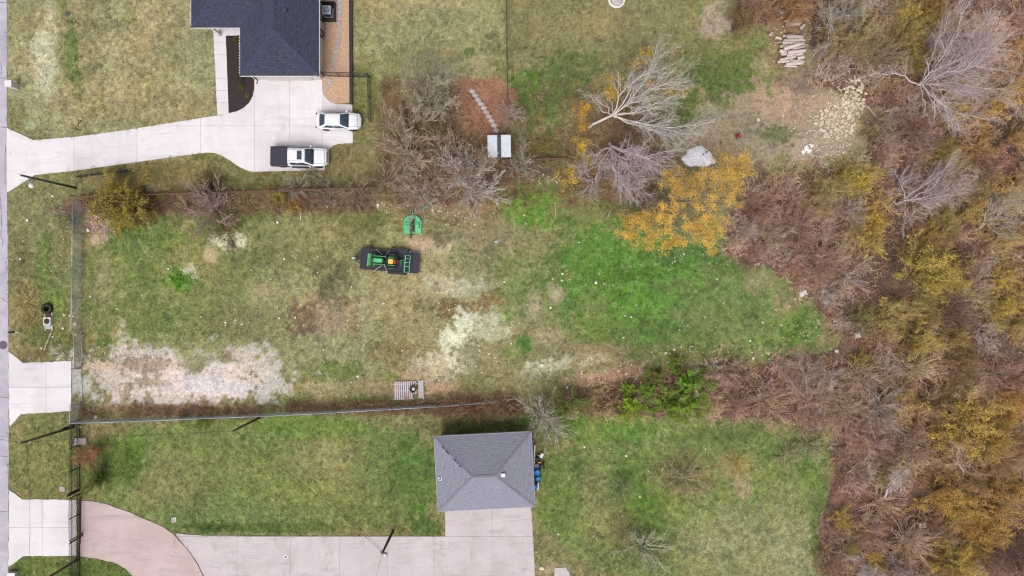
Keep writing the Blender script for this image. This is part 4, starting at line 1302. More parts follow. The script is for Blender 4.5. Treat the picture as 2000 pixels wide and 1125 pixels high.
# ------------------------------------------------------------------ fences
def wire_fence(name, label, path, h, parent_loc, post_sp=3.0, mesh_sp=.085, rw_=.0042, rail_r=.03):
    f = thing(name, label, 'fence', parent_loc)
    pts = [Vector(p) - Vector(parent_loc) for p in path]
    seg = []
    for a, b in zip(pts[:-1], pts[1:]):
        seg.append((a, b, (b - a).length))
    mb = MB()
    rail = MB()
    for a, b, L in seg:
        d = (b - a) / L
        rail.tube([a + Vector((0, 0, h)), b + Vector((0, 0, h))], rail_r, 8)
        n = int(L / mesh_sp)
        for k in range(-int(h / mesh_sp), n):
            for sgn in (1, -1):
                s0, s1 = k * mesh_sp, k * mesh_sp + h
                z0, z1 = 0.03, h
                if s0 < 0:
                    z0 += -s0
                    s0 = 0
                if s1 > L:
                    z1 -= s1 - L
                    s1 = L
                if z1 - z0 < .02:
                    continue
                if sgn < 0:
                    z0, z1 = h - z0 + .03, h - z1 + .03
                p, q_ = a + d * s0 + Vector((0, 0, z0)), a + d * s1 + Vector((0, 0, z1))
                dd = (q_ - p).normalized()
                nn = Vector((-d.y, d.x, 0))
                up = dd.cross(nn)
                vs = []
                for e in (p, q_):
                    for ang in (0, 2.094, 4.189):
                        vs.append(e + nn * (rw_ * math.cos(ang)) + up * (rw_ * math.sin(ang)))
                mb.add(vs, [(0, 1, 4, 3), (1, 2, 5, 4), (2, 0, 3, 5)])
    o = mb.build('wire_mesh', M['wire'], f)
    o['kind'] = 'stuff'
    rail.build('top_rail', M['galv'], f, True)
    acc = 0
    post = None
    for a, b, L in seg:
        n = max(1, round(L / post_sp))
        for k in range(n):
            p = a.lerp(b, k / n)
            if post is None:
                post = MB().lathe((0, 0, 0), [(.04, -.2), (.04, h + .02), (.03, h + .05), (0, h + .06)], 10).build('post', M['galv'], f, True)
                post.location = p
            else:
                share(post, f, p)
    share(post, f, pts[-1])
    return f


FH = 1.74
def B(px, py, z):
    """ground point below something of height z drawn at px,py"""
    g = G(px, py, z)
    return Vector((g.x, g.y, 0))


front_path = [B(141.5, 388, FH), B(140.5, 520, FH), B(138.5, 645, FH)]
wire_fence('chain_link_fence', 'galvanised chain link fence along the front of the weedy lot', front_path, FH, tuple(front_path[0]))
fp2 = [B(136.8, 795, FH), B(135.5, 826, FH)]
wire_fence('chain_link_fence', 'short length of chain link fence beside the wire gate corner', fp2, FH, tuple(fp2[0]))
side_path = [B(135.8, 827, FH), B(250, 823.5, FH), B(400, 817.5, FH), B(520, 813, FH), B(650, 806.5, FH), B(760, 800, FH), B(850, 795, FH)]
wire_fence('chain_link_fence', 'long chain link fence between weedy lot and green lawn below', side_path, FH, tuple(side_path[0]))
old_path = [B(853, 795, FH), B(910, 790.5, FH), B(965, 786, FH)]
wire_fence('chain_link_fence', 'chain link fence end buried in brown brush above the detached garage', old_path, FH, tuple(old_path[0]), mesh_sp=.22, rw_=.003, rail_r=.014)
# sliding wire gate
sg0, sg1 = B(144.6, 645, 1.55), B(143.5, 722, 1.55)
gate = thing('sliding_gate', 'galvanised sliding chain link gate standing open along the fence', 'gate', tuple(sg0))
ln = (sg1 - sg0).length
dr = (sg1 - sg0).normalized()
for z in (.22, 1.55):
    MB().tube([Vector((0, 0, z)), dr * ln + Vector((0, 0, z))], .03, 8).build('frame_rail', M['galv'], gate, True)
for s in (0, .5, 1):
    MB().tube([dr * ln * s + Vector((0, 0, .22)), dr * ln * s + Vector((0, 0, 1.55))], .026, 8).build('frame_upright', M['galv'], gate, True)
wm = MB()
for k in range(-16, int(ln / .085)):
    for sgn in (1, -1):
        s0, s1 = k * .085, k * .085 + 1.33
        z0, z1 = .22, 1.55
        if s0 < 0:
            z0 -= s0
            s0 = 0
        if s1 > ln:
            z1 -= s1 - ln
            s1 = ln
        if z1 - z0 < .03:
            continue
        if sgn < 0:
            z0, z1 = 1.77 - z0, 1.77 - z1
        wm.bar(dr * s0 + Vector((0, 0, z0)), dr * s1 + Vector((0, 0, z1)), .007)
o = wm.build('wire_mesh', M['wire'], gate)
o['kind'] = 'stuff'
for s in (.1, .9):
    MB().lathe(dr * ln * s + Vector((0, 0, .1)), [(.02, -.03), (.1, -.03), (.1, .03), (.02, .03)], 14, M=Matrix.Rotation(R(90), 4, 'Y')).build('wheel', M['tyre'], gate)
tr = thing('gate_track', 'long pale gate track pipe across the drive opening', 'gate track', tuple(G(159.5, 720)))
MB().tube([Vector((0, 0, .06)), G(160.5, 787) - G(159.5, 720) + Vector((0, 0, .06))], .035, 8).build('pipe', M['galv'], tr, True)
MB().tube([Vector((0, 0, 0)), Vector((0, 0, .9))], .045, 8).build('guide_post', M['galv'], tr, True)
MB().tube([G(160.5, 787) - G(159.5, 720), G(160.5, 787) - G(159.5, 720) + Vector((0, 0, .9))], .045, 8).build('guide_post', M['galv'], tr, True)
for (x, y, lab) in ((138.8, 721, 'upper galvanised gate post of the opening at the square apron'), (137.5, 792, 'lower galvanised gate post of the opening at the square apron')):
    o = MB().lathe((0, 0, 0), [(.055, -.2), (.055, 1.8), (.04, 1.86), (0, 1.88)], 12).build('gate_post', M['galv'], None, True)
    o.location = B(x, y, FH)
    tag(o, lab, 'post')


def iron_fence(name, label, y0, y1, cat='fence', dy=0.0, gate=False):
    base0, base1 = B(134.5 if not gate else 134.8, y0, 1.85), B(134.5 if not gate else 134.8, y1, 1.85)
    f = thing(name, label, cat, tuple(base0))
    d = base1 - base0
    L = d.length
    d = d / L
    sp = .118
    n = int(L / sp)
    pk = None
    for k in range(n + 1):
        hh = 1.85
        if gate:
            u = abs(k / n - .5) * 2
            hh = 1.98 - .13 * u * u
        p = d * (k * sp)
        if pk is None:
            pk = MB().box((0, 0, .98), (.036, .036, 1.76)).build('picket', M['dark_metal'], f)
            pk.location = p
            pk.scale = (1, 1, hh / 1.85)
        else:
            share(pk, f, p, scale=(1, 1, hh / 1.85))
    off = Vector((.025, 0, 0))
    for z in (.5, 1.42):
        MB().bar(off + Vector((0, 0, z)), d * L + off + Vector((0, 0, z)), .045, .05).build('rail', M['dark_metal'], f)
    MB().bar(off + Vector((0, 0, .07)), d * L + off + Vector((0, 0, .07)), .06, .1).build('base_shade_bar', M['rust_metal'], f)  # dark bar modelled for the shadow line along the fence base
    n2 = max(1, round(L / 2.5))
    for k in range(n2 + 1):
        MB().box(d * (L * k / n2) + Vector((.03, 0, .93)), (.07, .07, 1.9)).build('post', M['dark_metal'], f)
    return f


iron_fence('iron_fence', 'black iron picket fence between the utility pole and the gate', 831, 966)
iron_fence('iron_gate', 'black iron sliding gate with arched pickets across the lower drive', 973, 1056, 'gate', gate=True)
iron_fence('iron_fence', 'black iron picket fence below the gate at the bottom edge', 1062, 1190)
for (x, y, lab) in ((131, 969.5, 'tall black steel gate post at the upper side of the iron gate'), (137, 1059.5, 'black steel gate post at the lower side of the iron gate')):
    p = B(x, y, 2.15)
    o = thing('gate_post', lab, 'post', tuple(p))
    MB().box((0, 0, 1.05), (.12, .12, 2.2)).build('shaft', M['rust_metal'], o)
    MB().box((.02, .22, 1.0), (.1, .1, 2.0)).build('guide_shaft', M['rust_metal'], o)
    MB().box((0, .1, 2.1), (.1, .3, .1)).build('cap_plate', M['dark_metal'], o)
rt = MB().bar(G(158, 972, .05), G(156.5, 1062, .05), .12, .1).build('gate_track', M['rust_metal'])
tag(rt, 'rusty ground track under the iron gate', 'gate track')

# board fence between the two upper lots
def board_fence(name, label, path, h=1.25, boards=4):
    f = thing(name, label, 'fence', tuple(path[0]))
    o0 = Vector(path[0])
    for a, b in zip(path[:-1], path[1:]):
        a, b = Vector(a) - o0, Vector(b) - o0
        L = (b - a).length
        n = max(1, round(L / 2.4))
        d = (b - a) / L
        nn = Vector((-d.y, d.x, 0))
        for k in range(n):
            p, q_ = a + d * (L * k / n), a + d * (L * (k + 1) / n - .01)
            MB().box(p + Vector((0, 0, h / 2)), (.1, .1, h + .2), math.atan2(d.y, d.x)).build('post', M['wood_fence'], f)
            for j in range(boards):
                z = .16 + j * (h - .2) / (boards - 1) + random.uniform(-.03, .03)
                tilt = random.uniform(-.05, .05)
                MB().bar(p - nn * (.07 + j * .012) + Vector((0, 0, z)), q_ - nn * (.07 + j * .012) + Vector((0, 0, z + tilt)), .035, .17).build('board', M['wood_fence'], f)
    return f


bf = [B(140, 382, 1.6), B(280, 378, 1.6), B(430, 373, 1.6), B(575, 369, 1.6), B(735, 364, 1.6)]
board_fence('board_fence', 'long weathered red brown board fence between the two upper lots', bf, 1.7, 5)
board_fence('board_fence', 'short weathered board fence among yellow shrubs near the pale tree', [B(1030, 310, 1.1), B(1112, 306, 1.1)], 1.2, 4)
board_fence('board_fence', 'brown board fence piece glimpsed under the pale bare tree branches', [B(1215, 304, 1.1), B(1290, 301, 1.1)], 1.2, 4)
lb = thing('lumber_stack', 'short red brown boards lying beside the bare shrubs', 'lumber', G(988, 356))
for k in range(4):
    MB().box((-.1 + random.uniform(-.05, .05), .22 - k * .14, .05), (1.0, .11, .08), random.uniform(-.03, .03)).build('board', M['wood_fence'], lb, bevel=.005)
o = MB().bar((0, 0, 0), (.12, 1.25, .14), .1, .07).build('loose_board', M['wood_fence'])
o.location = G(994, 355, .06)
tag(o, 'single brown plank set upright beside the stacked boards', 'plank')

# black mesh fence round the side yard
def mesh_fence(name, label, path, h=1.5, post_w=.07, mesh=True, group=None):
    f = thing(name, label, 'fence', tuple(path[0]))
    o0 = Vector(path[0])
    for i, (a, b) in enumerate(zip(path[:-1], path[1:])):
        a, b = Vector(a) - o0, Vector(b) - o0
        L = (b - a).length
        n = max(1, round(L / 2.4))
        d = (b - a) / L
        for k in range(n + (1 if i == len(path) - 2 else 0)):
            MB().box(a + d * (L * k / n) + Vector((0, 0, h / 2)), (post_w, post_w, h + .1)).build('post', M['dark_metal'], f)
        for z in (.12, h):
            MB().bar(a + Vector((0, 0, z)), b + Vector((0, 0, z)), .05, .05).build('rail', M['dark_metal'], f)
        if mesh:
            wmb = MB()
            for k in range(int(L / .12)):
                wmb.bar(a + d * (k * .12) + Vector((0, 0, .12)), a + d * (k * .12) + Vector((0, 0, h)), .008)
            for k in range(1, 11):
                wmb.bar(a + Vector((0, 0, .12 + k * (h - .12) / 11)), b + Vector((0, 0, .12 + k * (h - .12) / 11)), .008)
            ww = wmb.build('wire_panel', M['dark_metal'], f)
            ww['kind'] = 'stuff'
    return f


mesh_fence('mesh_fence', 'black wire fence closing the gravel yard beside the garage corner', [B(626, 140.5, 1.5), B(656, 141.5, 1.5), B(688, 142, 1.5), B(717, 143, 1.5), B(718, 185, 1.5), B(719, 232, 1.5)])
mesh_fence('mesh_fence', 'low black wire fence at the drive edge beside the yellow shrub', [B(147, 344, 1.0), B(176, 339.5, 1.0), B(207, 336.5, 1.0), B(244, 332.5, 1.0)], 1.0)
mesh_fence('wire_fence', 'thin dark wire fence dividing the two upper lawns', [B(989, -30, 1.3), B(989.5, 60, 1.3), B(990.5, 120, 1.3), B(992, 205, 1.3)], 1.3, .05, False)
fr = thing('brace_frame', 'black post brace frame standing on the lawn beside the drive', 'post', G(158, 255))
a0 = B(145, 249.5, 1.1) - fr.location
MB().tube([(0, 0, 0), (0, 0, 1.1)], .035, 8).build('post', M['dark_metal'], fr)
MB().tube([Vector((.1, 1.0, 0)), Vector((.1, 1.0, .7))], .03, 8).build('post', M['dark_metal'], fr)
MB().tube([(0, 0, 1.05), (.1, 1.0, .15)], .03, 8).build('brace', M['dark_metal'], fr)
MB().tube([(0, 0, .5), (.1, 1.0, .62)], .025, 8).build('brace', M['dark_metal'], fr)
for i, (x, y) in enumerate(((143.5, 40), (143.5, 113.5), (143.5, 188.5))):
    p = B(x, y, 1.2)
    o = thing('fence_stake', ('top', 'middle', 'lowest')[i] + ' of the three thin dark stakes with white tips on the left lawn', 'stake', tuple(p), 0, 'stakes on the left lawn')
    MB().tube([(0, 0, -.1), (0, 0, 1.12)], .02, 6).build('shaft', M['dark_metal'], o)
    MB().tube([(0, 0, 1.1), (0, 0, 1.24)], .045, 8).build('tip', M['white_paint'], o)
# ------------------------------------------------------------------ vehicles
def loft(rings, cap=True):
    b = MB()
    n = len(rings[0])
    vs = [p for r_ in rings for p in r_]
    fs = []
    for i in range(len(rings) - 1):
        for k in range(n):
            a, c = i * n + k, i * n + (k + 1) % n
            fs.append((a, a + n, c + n, c))
    if cap:
        fs.append(tuple(range(n)))
        fs.append(tuple(reversed([(len(rings) - 1) * n + k for k in range(n)])))
    return b.add(vs, fs)


def hull_ring(x, w, zl, zh, cr):
    half = [(0, zl), (w * .8, zl), (w * .97, zl + .1), (w, zl + (zh - zl) * .5), (w * .985, zh - .1), (w * .93, zh - .015), (w * .8, zh + cr * .35), (w * .4, zh + cr * .85), (0, zh + cr)]
    return [Vector((x, y, z)) for y, z in half] + [Vector((x, -y, z)) for y, z in reversed(half[1:-1])]


def wheel(name, parent, loc, r, w_, side):
    o = MB().lathe((0, 0, 0), [(r * .62, -w_ / 2), (r * .93, -w_ / 2), (r, -w_ * .36), (r, w_ * .36), (r * .93, w_ / 2), (r * .62, w_ / 2)], 26).build(name, M['tyre'], parent, True)
    o.location = loc
    o.rotation_euler = (R(90), 0, 0)
    rm = MB().lathe((0, 0, 0), [(r * .62, -w_ * .42), (r * .62, w_ * .42), (r * .5, w_ * .44), (0, w_ * .36)], 22)
    for k in range(5):
        a = k * 2 * math.pi / 5
        rm.bar((.05 * math.cos(a), .05 * math.sin(a), w_ * .42), (r * .56 * math.cos(a), r * .56 * math.sin(a), w_ * .46), .07, .03)
    q_ = rm.build('rim', M['rim'], o)
    q_.rotation_euler = (R(180), 0, 0) if side < 0 else (0, 0, 0)
    if side < 0:
        q_.rotation_euler = (0, 0, 0)
    else:
        q_.rotation_euler = (R(180), 0, 0)
    return o


def patch(parent, name, mat, corners, nu=6, nv=4, bulge=.03, smooth=True):
    """curved quad panel between four corners (a,b,c,d), bulging along its normal"""
    a, b, c, d = [Vector(p) for p in corners]
    nrm = (b - a).cross(d - a).normalized()
    vs, fs = [], []
    for j in range(nv + 1):
        for i in range(nu + 1):
            u, v = i / nu, j / nv
            p = a.lerp(b, u).lerp(d.lerp(c, u), v)
            p = p + nrm * bulge * (1 - (2 * u - 1) ** 2) * (1 - .4 * (2 * v - 1) ** 2)
            vs.append(p)
    for j in range(nv):
        for i in range(nu):
            k = j * (nu + 1) + i
            fs.append((k, k + 1, k + nu + 2, k + nu + 1))
    o = mesh_obj(name, vs, fs, mat, parent, smooth)
    s = o.modifiers.new('thickness', 'SOLIDIFY')
    s.thickness = .012
    s.offset = 0
    return o


def car(name, label, cat, loc, rz, hull, belt, roofp, zb, zr, paint, wheels, wr, ww, track, truck=False):
    t_ = thing(name, label, cat, loc, rz)
    body = loft([hull_ring(*h) for h in hull]).build('body', paint, t_, True, sub=2)
    # greenhouse: belt = (x_rear, x_front, half width rear, half width front), roofp likewise
    (br, bf_, bwr, bwf), (rr_, rf, rwr, rwf) = belt, roofp
    NW = [(br, -bwr), (bf_, -bwf), (bf_, bwf), (br, bwr)]
    def ring(x0, x1, w0, w1, z, bow=0.0):
        pts = []
        for k in range(7):
            u = k / 6
            pts.append(Vector((x0 + (x1 - x0) * u, -(w0 + (w1 - w0) * u) - bow * math.sin(math.pi * u), z)))
        for k in range(1, 4):
            u = k / 4
            pts.append(Vector((x1 + bow * 1.4 * math.sin(math.pi * u), -w1 + 2 * w1 * u, z)))
        for k in range(7):
            u = k / 6
            pts.append(Vector((x1 + (x0 - x1) * u, (w1 + (w0 - w1) * u) + bow * math.sin(math.pi * u), z)))
        for k in range(1, 4):
            u = k / 4
            pts.append(Vector((x0 - bow * .6 * math.sin(math.pi * u), w0 - 2 * w0 * u, z)))
        return pts
    r0 = ring(br, bf_, bwr, bwf, zb, .04)
    r1 = ring(rr_, rf, rwr, rwf, zr - .05, .04)
    r2 = ring(rr_ + .12, rf - .12, rwr - .12, rwf - .12, zr - .005, .03)
    r3 = ring(rr_ + .5, rf - .5, rwr - .4, rwf - .4, zr + .015, .0)
    cab = MB()
    n = len(r0)
    rings = [r0, r1, r2, r3]
    vs = [p for r_ in rings for p in r_]
    fs = []
    for i in range(3):
        for k in range(n):
            a, c = i * n + k, i * n + (k + 1) % n
            fs.append((a, c, c + n, a + n))
    fs.append(tuple(3 * n + k for k in range(n)))
    cab.add(vs, fs)
    cabin = cab.build('cabin', paint, t_, True)
    cabin.data.polygons.foreach_set('use_smooth', [True] * len(cabin.data.polygons))
    def L3(x, w, z):
        return Vector((x, w, z))
    e = .035
    def edge(u0, side=None):
        return u0
    # windscreen
    def between(fr_, x0, x1):
        return x0 + (x1 - x0) * fr_
    wz0, wz1 = zb + .04, zr - .08
    f0, f1 = (wz0 - zb) / (zr - .05 - zb), (wz1 - zb) / (zr - .05 - zb)
    X0, X1 = between(f0, bf_, rf) + .03, between(f1, bf_, rf) + .03
    W0, W1 = between(f0, bwf, rwf) - .05, between(f1, bwf, rwf) - .06
    patch(t_, 'windscreen', M['glass'], [L3(X0, -W0, wz0), L3(X0, W0, wz0), L3(X1, W1, wz1), L3(X1, -W1, wz1)], 10, 4, .075)
    X0, X1 = between(f0, br, rr_) - .015, between(f1, br, rr_) - .015
    W0, W1 = between(f0, bwr, rwr) - .06, between(f1, bwr, rwr) - .07
    patch(t_, 'rear_window', M['glass'], [L3(X0, W0, wz0), L3(X0, -W0, wz0), L3(X1, -W1, wz1), L3(X1, W1, wz1)], 10, 4, .05)
    for s in (-1, 1):
        xs = [between(f0, br, rr_), between(f0, bf_, rf)]
        xt = [between(f1, br, rr_), between(f1, bf_, rf)]
        span0, span1 = xs[1] - xs[0], xt[1] - xt[0]
        for (u0, u1) in ((.1, .5), (.525, .95)):
            def sp(u, f_, x0, sp_, z):
                w0 = between(f_, bwr + (bwf - bwr) * u, rwr + (rwf - rwr) * u) + .03 + .04 * math.sin(math.pi * u)
                return Vector((x0 + sp_ * u, s * w0, z))
            u0t, u1t = u0 + .03, u1 - (.06 if u1 > .9 else .01)
            cs = [sp(u0, f0, xs[0], span0, wz0), sp(u1, f0, xs[0], span0, wz0), sp(u1t, f1, xt[0], span1, wz1), sp(u0t, f1, xt[0], span1, wz1)]
            if s > 0:
                cs = [cs[1], cs[0], cs[3], cs[2]]
            patch(t_, 'side_window', M['glass'], cs, 6, 2, .012)
    for (wx, sd) in [(x, s) for x in wheels for s in (-1, 1)]:
        wheel('wheel', t_, (wx, sd * track, wr), wr, ww, sd)
        ar = MB()
        ar.lathe((0, 0, 0), [(wr * 1.17, -.01), (wr * 1.17, .01), (0, .012)], 24)
        a_ = ar.build('wheel_arch', M['plastic_black'], t_)
        a_.location = (wx, sd * (max(h[1] for h in hull) - .012), wr + .03)
        a_.rotation_euler = (R(90), 0, 0)
    for s in (-1, 1):
        mx = bf_ - .28
        mw = bwf + .02
        mr = MB().box((mx, s * (mw + .13), zb + .06), (.12, .22, .15), R(-12 * s)).build('mirror', paint, t_, bevel=.03)
        MB().box((mx - .062, s * (mw + .13), zb + .06), (.008, .18, .12), R(-12 * s)).build('mirror_glass', M['glass'], mr)
        for u in (.32, .72):
            xx = br + (bf_ - br) * u
            MB().box((xx - .1, s * (max(h[1] for h in hull) - .005), zb - .12), (.2, .025, .03)).build('door_handle', M['rim'], t_)
    return t_


sedan_hull = [(-2.36, .42, .46, .74, .02), (-2.31, .64, .34, .9, .03), (-2.08, .84, .26, .98, .04), (-1.45, .915, .2, .96, .03), (-.2, .92, .18, .93, .02), (.9, .92, .18, .93, .05), (1.5, .91, .2, .86, .09), (1.9, .85, .24, .77, .08), (2.16, .7, .28, .67, .06), (2.34, .48, .34, .56, .03), (2.39, .3, .38, .5, .01)]
sc = G(661, 236, .8)
sed = car('parked_car', 'white sedan with dark windows parked at the right edge of the drive', 'car', (sc.x, sc.y, .045), R(-1), sedan_hull, (-1.98, 1.16, .74, .82), (-1.22, .2, .56, .58), .93, 1.44,
          M['white_paint_car'], (-1.36, 1.42), .33, .22, .83)
for s in (-1, 1):
    MB().box((2.1, s * .66, .68), (.34, .2, .09), R(-34 * s), Matrix.Rotation(R(14), 4, 'Y')).build('headlight', M['lamp_glass'], sed, bevel=.02)
    MB().box((-2.27, s * .64, .8), (.12, .34, .12), R(20 * s)).build('taillight', M['red_lens'], sed, bevel=.02)
MB().box((2.37, 0, .5), (.05, .9, .2)).build('grille', M['plastic_black'], sed, bevel=.02)
MB().box((.98, 0, .965), (.2, 1.36, .03), 0, Matrix.Rotation(R(12), 4, 'Y')).build('cowl', M['plastic_black'], sed)

truck_hull = [(-2.95, .88, .55, 1.02, .02), (-2.88, .96, .5, 1.1, .01), (-2.4, .985, .45, 1.12, .0), (-1.1, .99, .42, 1.12, .0), (.4, .99, .4, 1.1, .0), (1.2, .985, .4, 1.1, .04), (1.8, .98, .42, 1.1, .06), (2.5, .94, .45, 1.06, .06), (2.78, .84, .45, .97, .04), (2.93, .64, .5, .86, .02), (2.98, .45, .55, .78, .01)]
tcn = G(584.5, 306, 1.0)
trk = car('pickup_truck', 'white pickup truck with black bed cover and sunroof on the drive', 'pickup truck', (tcn.x, tcn.y, .045), R(-1.0), truck_hull, (-1.12, 1.5, .88, .9), (-.98, .72, .72, .7), 1.1, 1.84,
          M['white_paint_car'], (-1.85, 1.85), .4, .27, .88, True)
MB().box((-2.03, 0, 1.155), (1.82, 1.9, .07)).build('bed_cover', M['tonneau'], trk, bevel=.025)
for s in (-1, 1):
    MB().bar((-2.93, s * .9, 1.2), (-1.13, s * .9, 1.2), .06, .03).build('cover_rail', M['plastic_black'], trk)
    MB().box((-2.02, s * 1.0, .86), (1.9, .03, .55)).build('bed_side', M['tonneau'], trk, bevel=.01)
    MB().bar((-.9, s * 1.02, .45), (1.2, s * 1.02, .45), .16, .06).build('running_board', M['plastic_black'], trk)
    MB().box((2.72, s * .74, .96), (.3, .26, .12), R(-28 * s)).build('headlight', M['lamp_glass'], trk, bevel=.02)
    MB().box((-2.92, s * .86, .9), (.08, .14, .34)).build('taillight', M['red_lens'], trk, bevel=.01)
    MB().bar((-.9, s * .6, 1.86), (.55, s * .58, 1.86), .03, .02).build('roof_rail', M['rim'], trk)
MB().box((-2.97, 0, .8), (.06, 1.6, .5)).build('tailgate', M['tonneau'], trk, bevel=.02)
MB().box((2.96, 0, .62), (.14, 1.5, .3)).build('bumper', M['rim'], trk, bevel=.05)
MB().box((2.88, 0, .88), (.1, 1.1, .2)).build('grille', M['plastic_black'], trk, bevel=.02)
MB().box((.26, 0, 1.862), (.5, .92, .012)).build('sunroof', M['glass'], trk, bevel=.004)
MB().box((1.46, 0, 1.15), (.22, 1.5, .03), 0, Matrix.Rotation(R(8), 4, 'Y')).build('cowl', M['plastic_black'], trk)
MB().box((-1.02, 0, 1.76), (.04, .3, .04)).build('brake_lamp', M['red_lens'], trk)

for car_, xh, zh, wd in ((sed, (1.1, 2.0), (.965, .83), .66), (trk, (1.52, 2.66), (1.15, 1.075), .74)):
    for s in (-1, 1):
        MB().bar((xh[0], s * wd, zh[0] + .012), (xh[1], s * wd * .9, zh[1] + .022), .016, .02).build('hood_seam', M['plastic_black'], car_)
    MB().bar((xh[1], -wd * .9, zh[1] + .02), (xh[1], wd * .9, zh[1] + .02), .016, .02).build('hood_seam', M['plastic_black'], car_)
for s in (-1, 1):
    MB().bar((.5, s * .22 - .3, 1.0), (.92, s * .22 + .05, .995), .02, .02).build('wiper', M['plastic_black'], sed)
# ------------------------------------------------------------------ trailer
TA = R(-4.6)
tc_ = G(761.5, 509.5, .6)
TX = Vector((tc_.x, tc_.y, 0))
tl = thing('flatbed_trailer', 'black flatbed trailer on the grass carrying a green tractor', 'trailer', TX, TA)
MB().box((0, 0, .54), (6.0, 2.02, .06)).build('deck', M['trailer_deck'], tl)
for k in range(13):
    MB().box((0, -.936 + k * .156, .58), (5.96, .148, .03)).build('deck_plank', M['trailer_deck'], tl)
for s in (-1, 1):
    MB().bar((-3.05, s * 1.06, .52), (3.0, s * 1.06, .52), .1, .2).build('side_rail', M['dark_metal'], tl)
    fx = .95 if s > 0 else .85
    fd = MB()
    fd.add([Vector((x, s * y, z)) for y in (1.1, 1.36) for x, z in ((fx - .98, .5), (fx - .8, .74), (fx + .8, .74), (fx + .98, .5))],
           [(0, 1, 5, 4), (1, 2, 6, 5), (2, 3, 7, 6)])
    f_ = fd.build('fender', M['trailer_deck'], tl)
    sm = f_.modifiers.new('thick', 'SOLIDIFY')
    sm.thickness = .03
    for dx in (-.42, .42):
        wheel('wheel', tl, (fx + dx, s * 1.22, .35), .35, .2, s)
    for xx in (2.05, 2.45, 2.85):
        MB().box((xx, s * 1.13, .56), (.1, .06, .09)).build('stake_pocket', M['galv'], tl)
MB().bar((-3.05, -1.0, .52), (-3.05, 1.0, .52), .12, .22).build('front_rail', M['dark_metal'], tl)
MB().bar((3.02, -1.0, .5), (3.02, 1.0, .5), .1, .18).build('rear_rail', M['dark_metal'], tl)
for s in (-1, 1):
    MB().bar((-3.05, s * .6, .46), (-3.82, s * .04, .46), .1, .14).build('tongue_bar', M['dark_metal'], tl)
MB().box((-3.85, 0, .5), (.34, .14, .14)).build('coupler', M['galv'], tl, bevel=.02)
jk = MB().tube([(-3.55, 0, .08), (-3.55, 0, .95)], .045, 10).build('jack', M['galv'], tl, True)
MB().box((-3.45, 0, .62), (.3, .34, .22)).build('tool_box', M['plastic_black'], tl, bevel=.02)
sp_ = MB().lathe((0, 0, 0), [(.2, -.12), (.36, -.12), (.39, -.08), (.39, .08), (.36, .12), (.2, .12)], 26, M=Matrix.Rotation(R(90), 4, 'X')).build('spare_wheel', M['tyre'], tl, True)
sp_.location = (-2.1, 1.2, .86)
MB().bar((-2.1, 1.06, .6), (-2.1, 1.16, .9), .06).build('spare_bracket', M['dark_metal'], tl)
MB().box((2.5, 0, .605), (.98, 1.9, .02)).build('ramp_plate', M['trailer_deck'], tl)

# ------------------------------------------------------------------ tractor (faces the trailer tongue, -x)
DZ = .595
tb = thing('compact_tractor', 'green compact tractor with yellow seat and front loader on the trailer', 'tractor', TX + Vector((0, 0, DZ)), TA)
def LX(px_crop, py_crop):
    """position on the trailer from the close study of the machine (crop scale 12.5, height about 1 m)"""
    g = G(680 + px_crop / 12.5, 470 + py_crop / 12.5, 1.5)
    v = Matrix.Rotation(-TA, 4, 'Z') @ (g - Vector((TX.x, TX.y, 0)))
    return v.x, v.y
hx_, hy_ = LX(735, 478)
MB().box((hx_ + .02, hy_, 1.165), (.8, .34, .012)).build('hood_highlight', M['green_light'], tb, bevel=.004)  # paler green plate standing in for the highlight along the hood
hood = loft([[Vector((x, y * w_, z)) for y, z in ((-1, .62), (-1, .9), (-.8, z1), (0, z1 + .05), (.8, z1), (1, .9), (1, .62))] for x, w_, z1 in
             ((hx_ - .66, .2, .86), (hx_ - .56, .27, 1.02), (hx_ - .2, .3, 1.1), (hx_ + .3, .31, 1.14), (hx_ + .62, .3, 1.16))]).build('hood', M['green_paint'], tb, True, sub=1)
hood.location = (0, hy_, 0)
MB().box((hx_ - .1, hy_, .45), (1.5, .36, .4)).build('chassis', M['plastic_black'], tb, bevel=.03)
MB().box((hx_ - .68, hy_, .78), (.05, .36, .3)).build('grille', M['plastic_black'], tb)
sx_, sy_ = LX(1035, 505)
MB().box((sx_ - .2, sy_, .5), (1.5, .95, .1)).build('floor_plate', M['plastic_black'], tb, bevel=.02)
seat = MB().box((sx_, sy_, .92), (.5, .52, .14)).build('seat', M['yellow_seat'], tb, bevel=.06)
MB().box((sx_ + .24, sy_, 1.1), (.12, .5, .42), 0, Matrix.Rotation(R(10), 4, 'Y')).build('seat_back', M['yellow_seat'], seat, bevel=.05)
MB().box((sx_, sy_, .7), (.4, .4, .34)).build('seat_base', M['plastic_black'], tb)
swx = sx_ - .55
st = MB().torus((swx, sy_, 1.18), .18, .018, 22, 7, M=Matrix.Rotation(R(-30), 4, 'Y')).build('steering_wheel', M['plastic_black'], tb, True)
MB().tube([(swx - .15, sy_, .8), (swx, sy_, 1.17)], .03, 8).build('steering_column', M['plastic_black'], st)
MB().box((swx - .26, sy_, 1.02), (.2, .5, .22)).build('dashboard', M['plastic_black'], tb, bevel=.04)
rwx = sx_ + .12
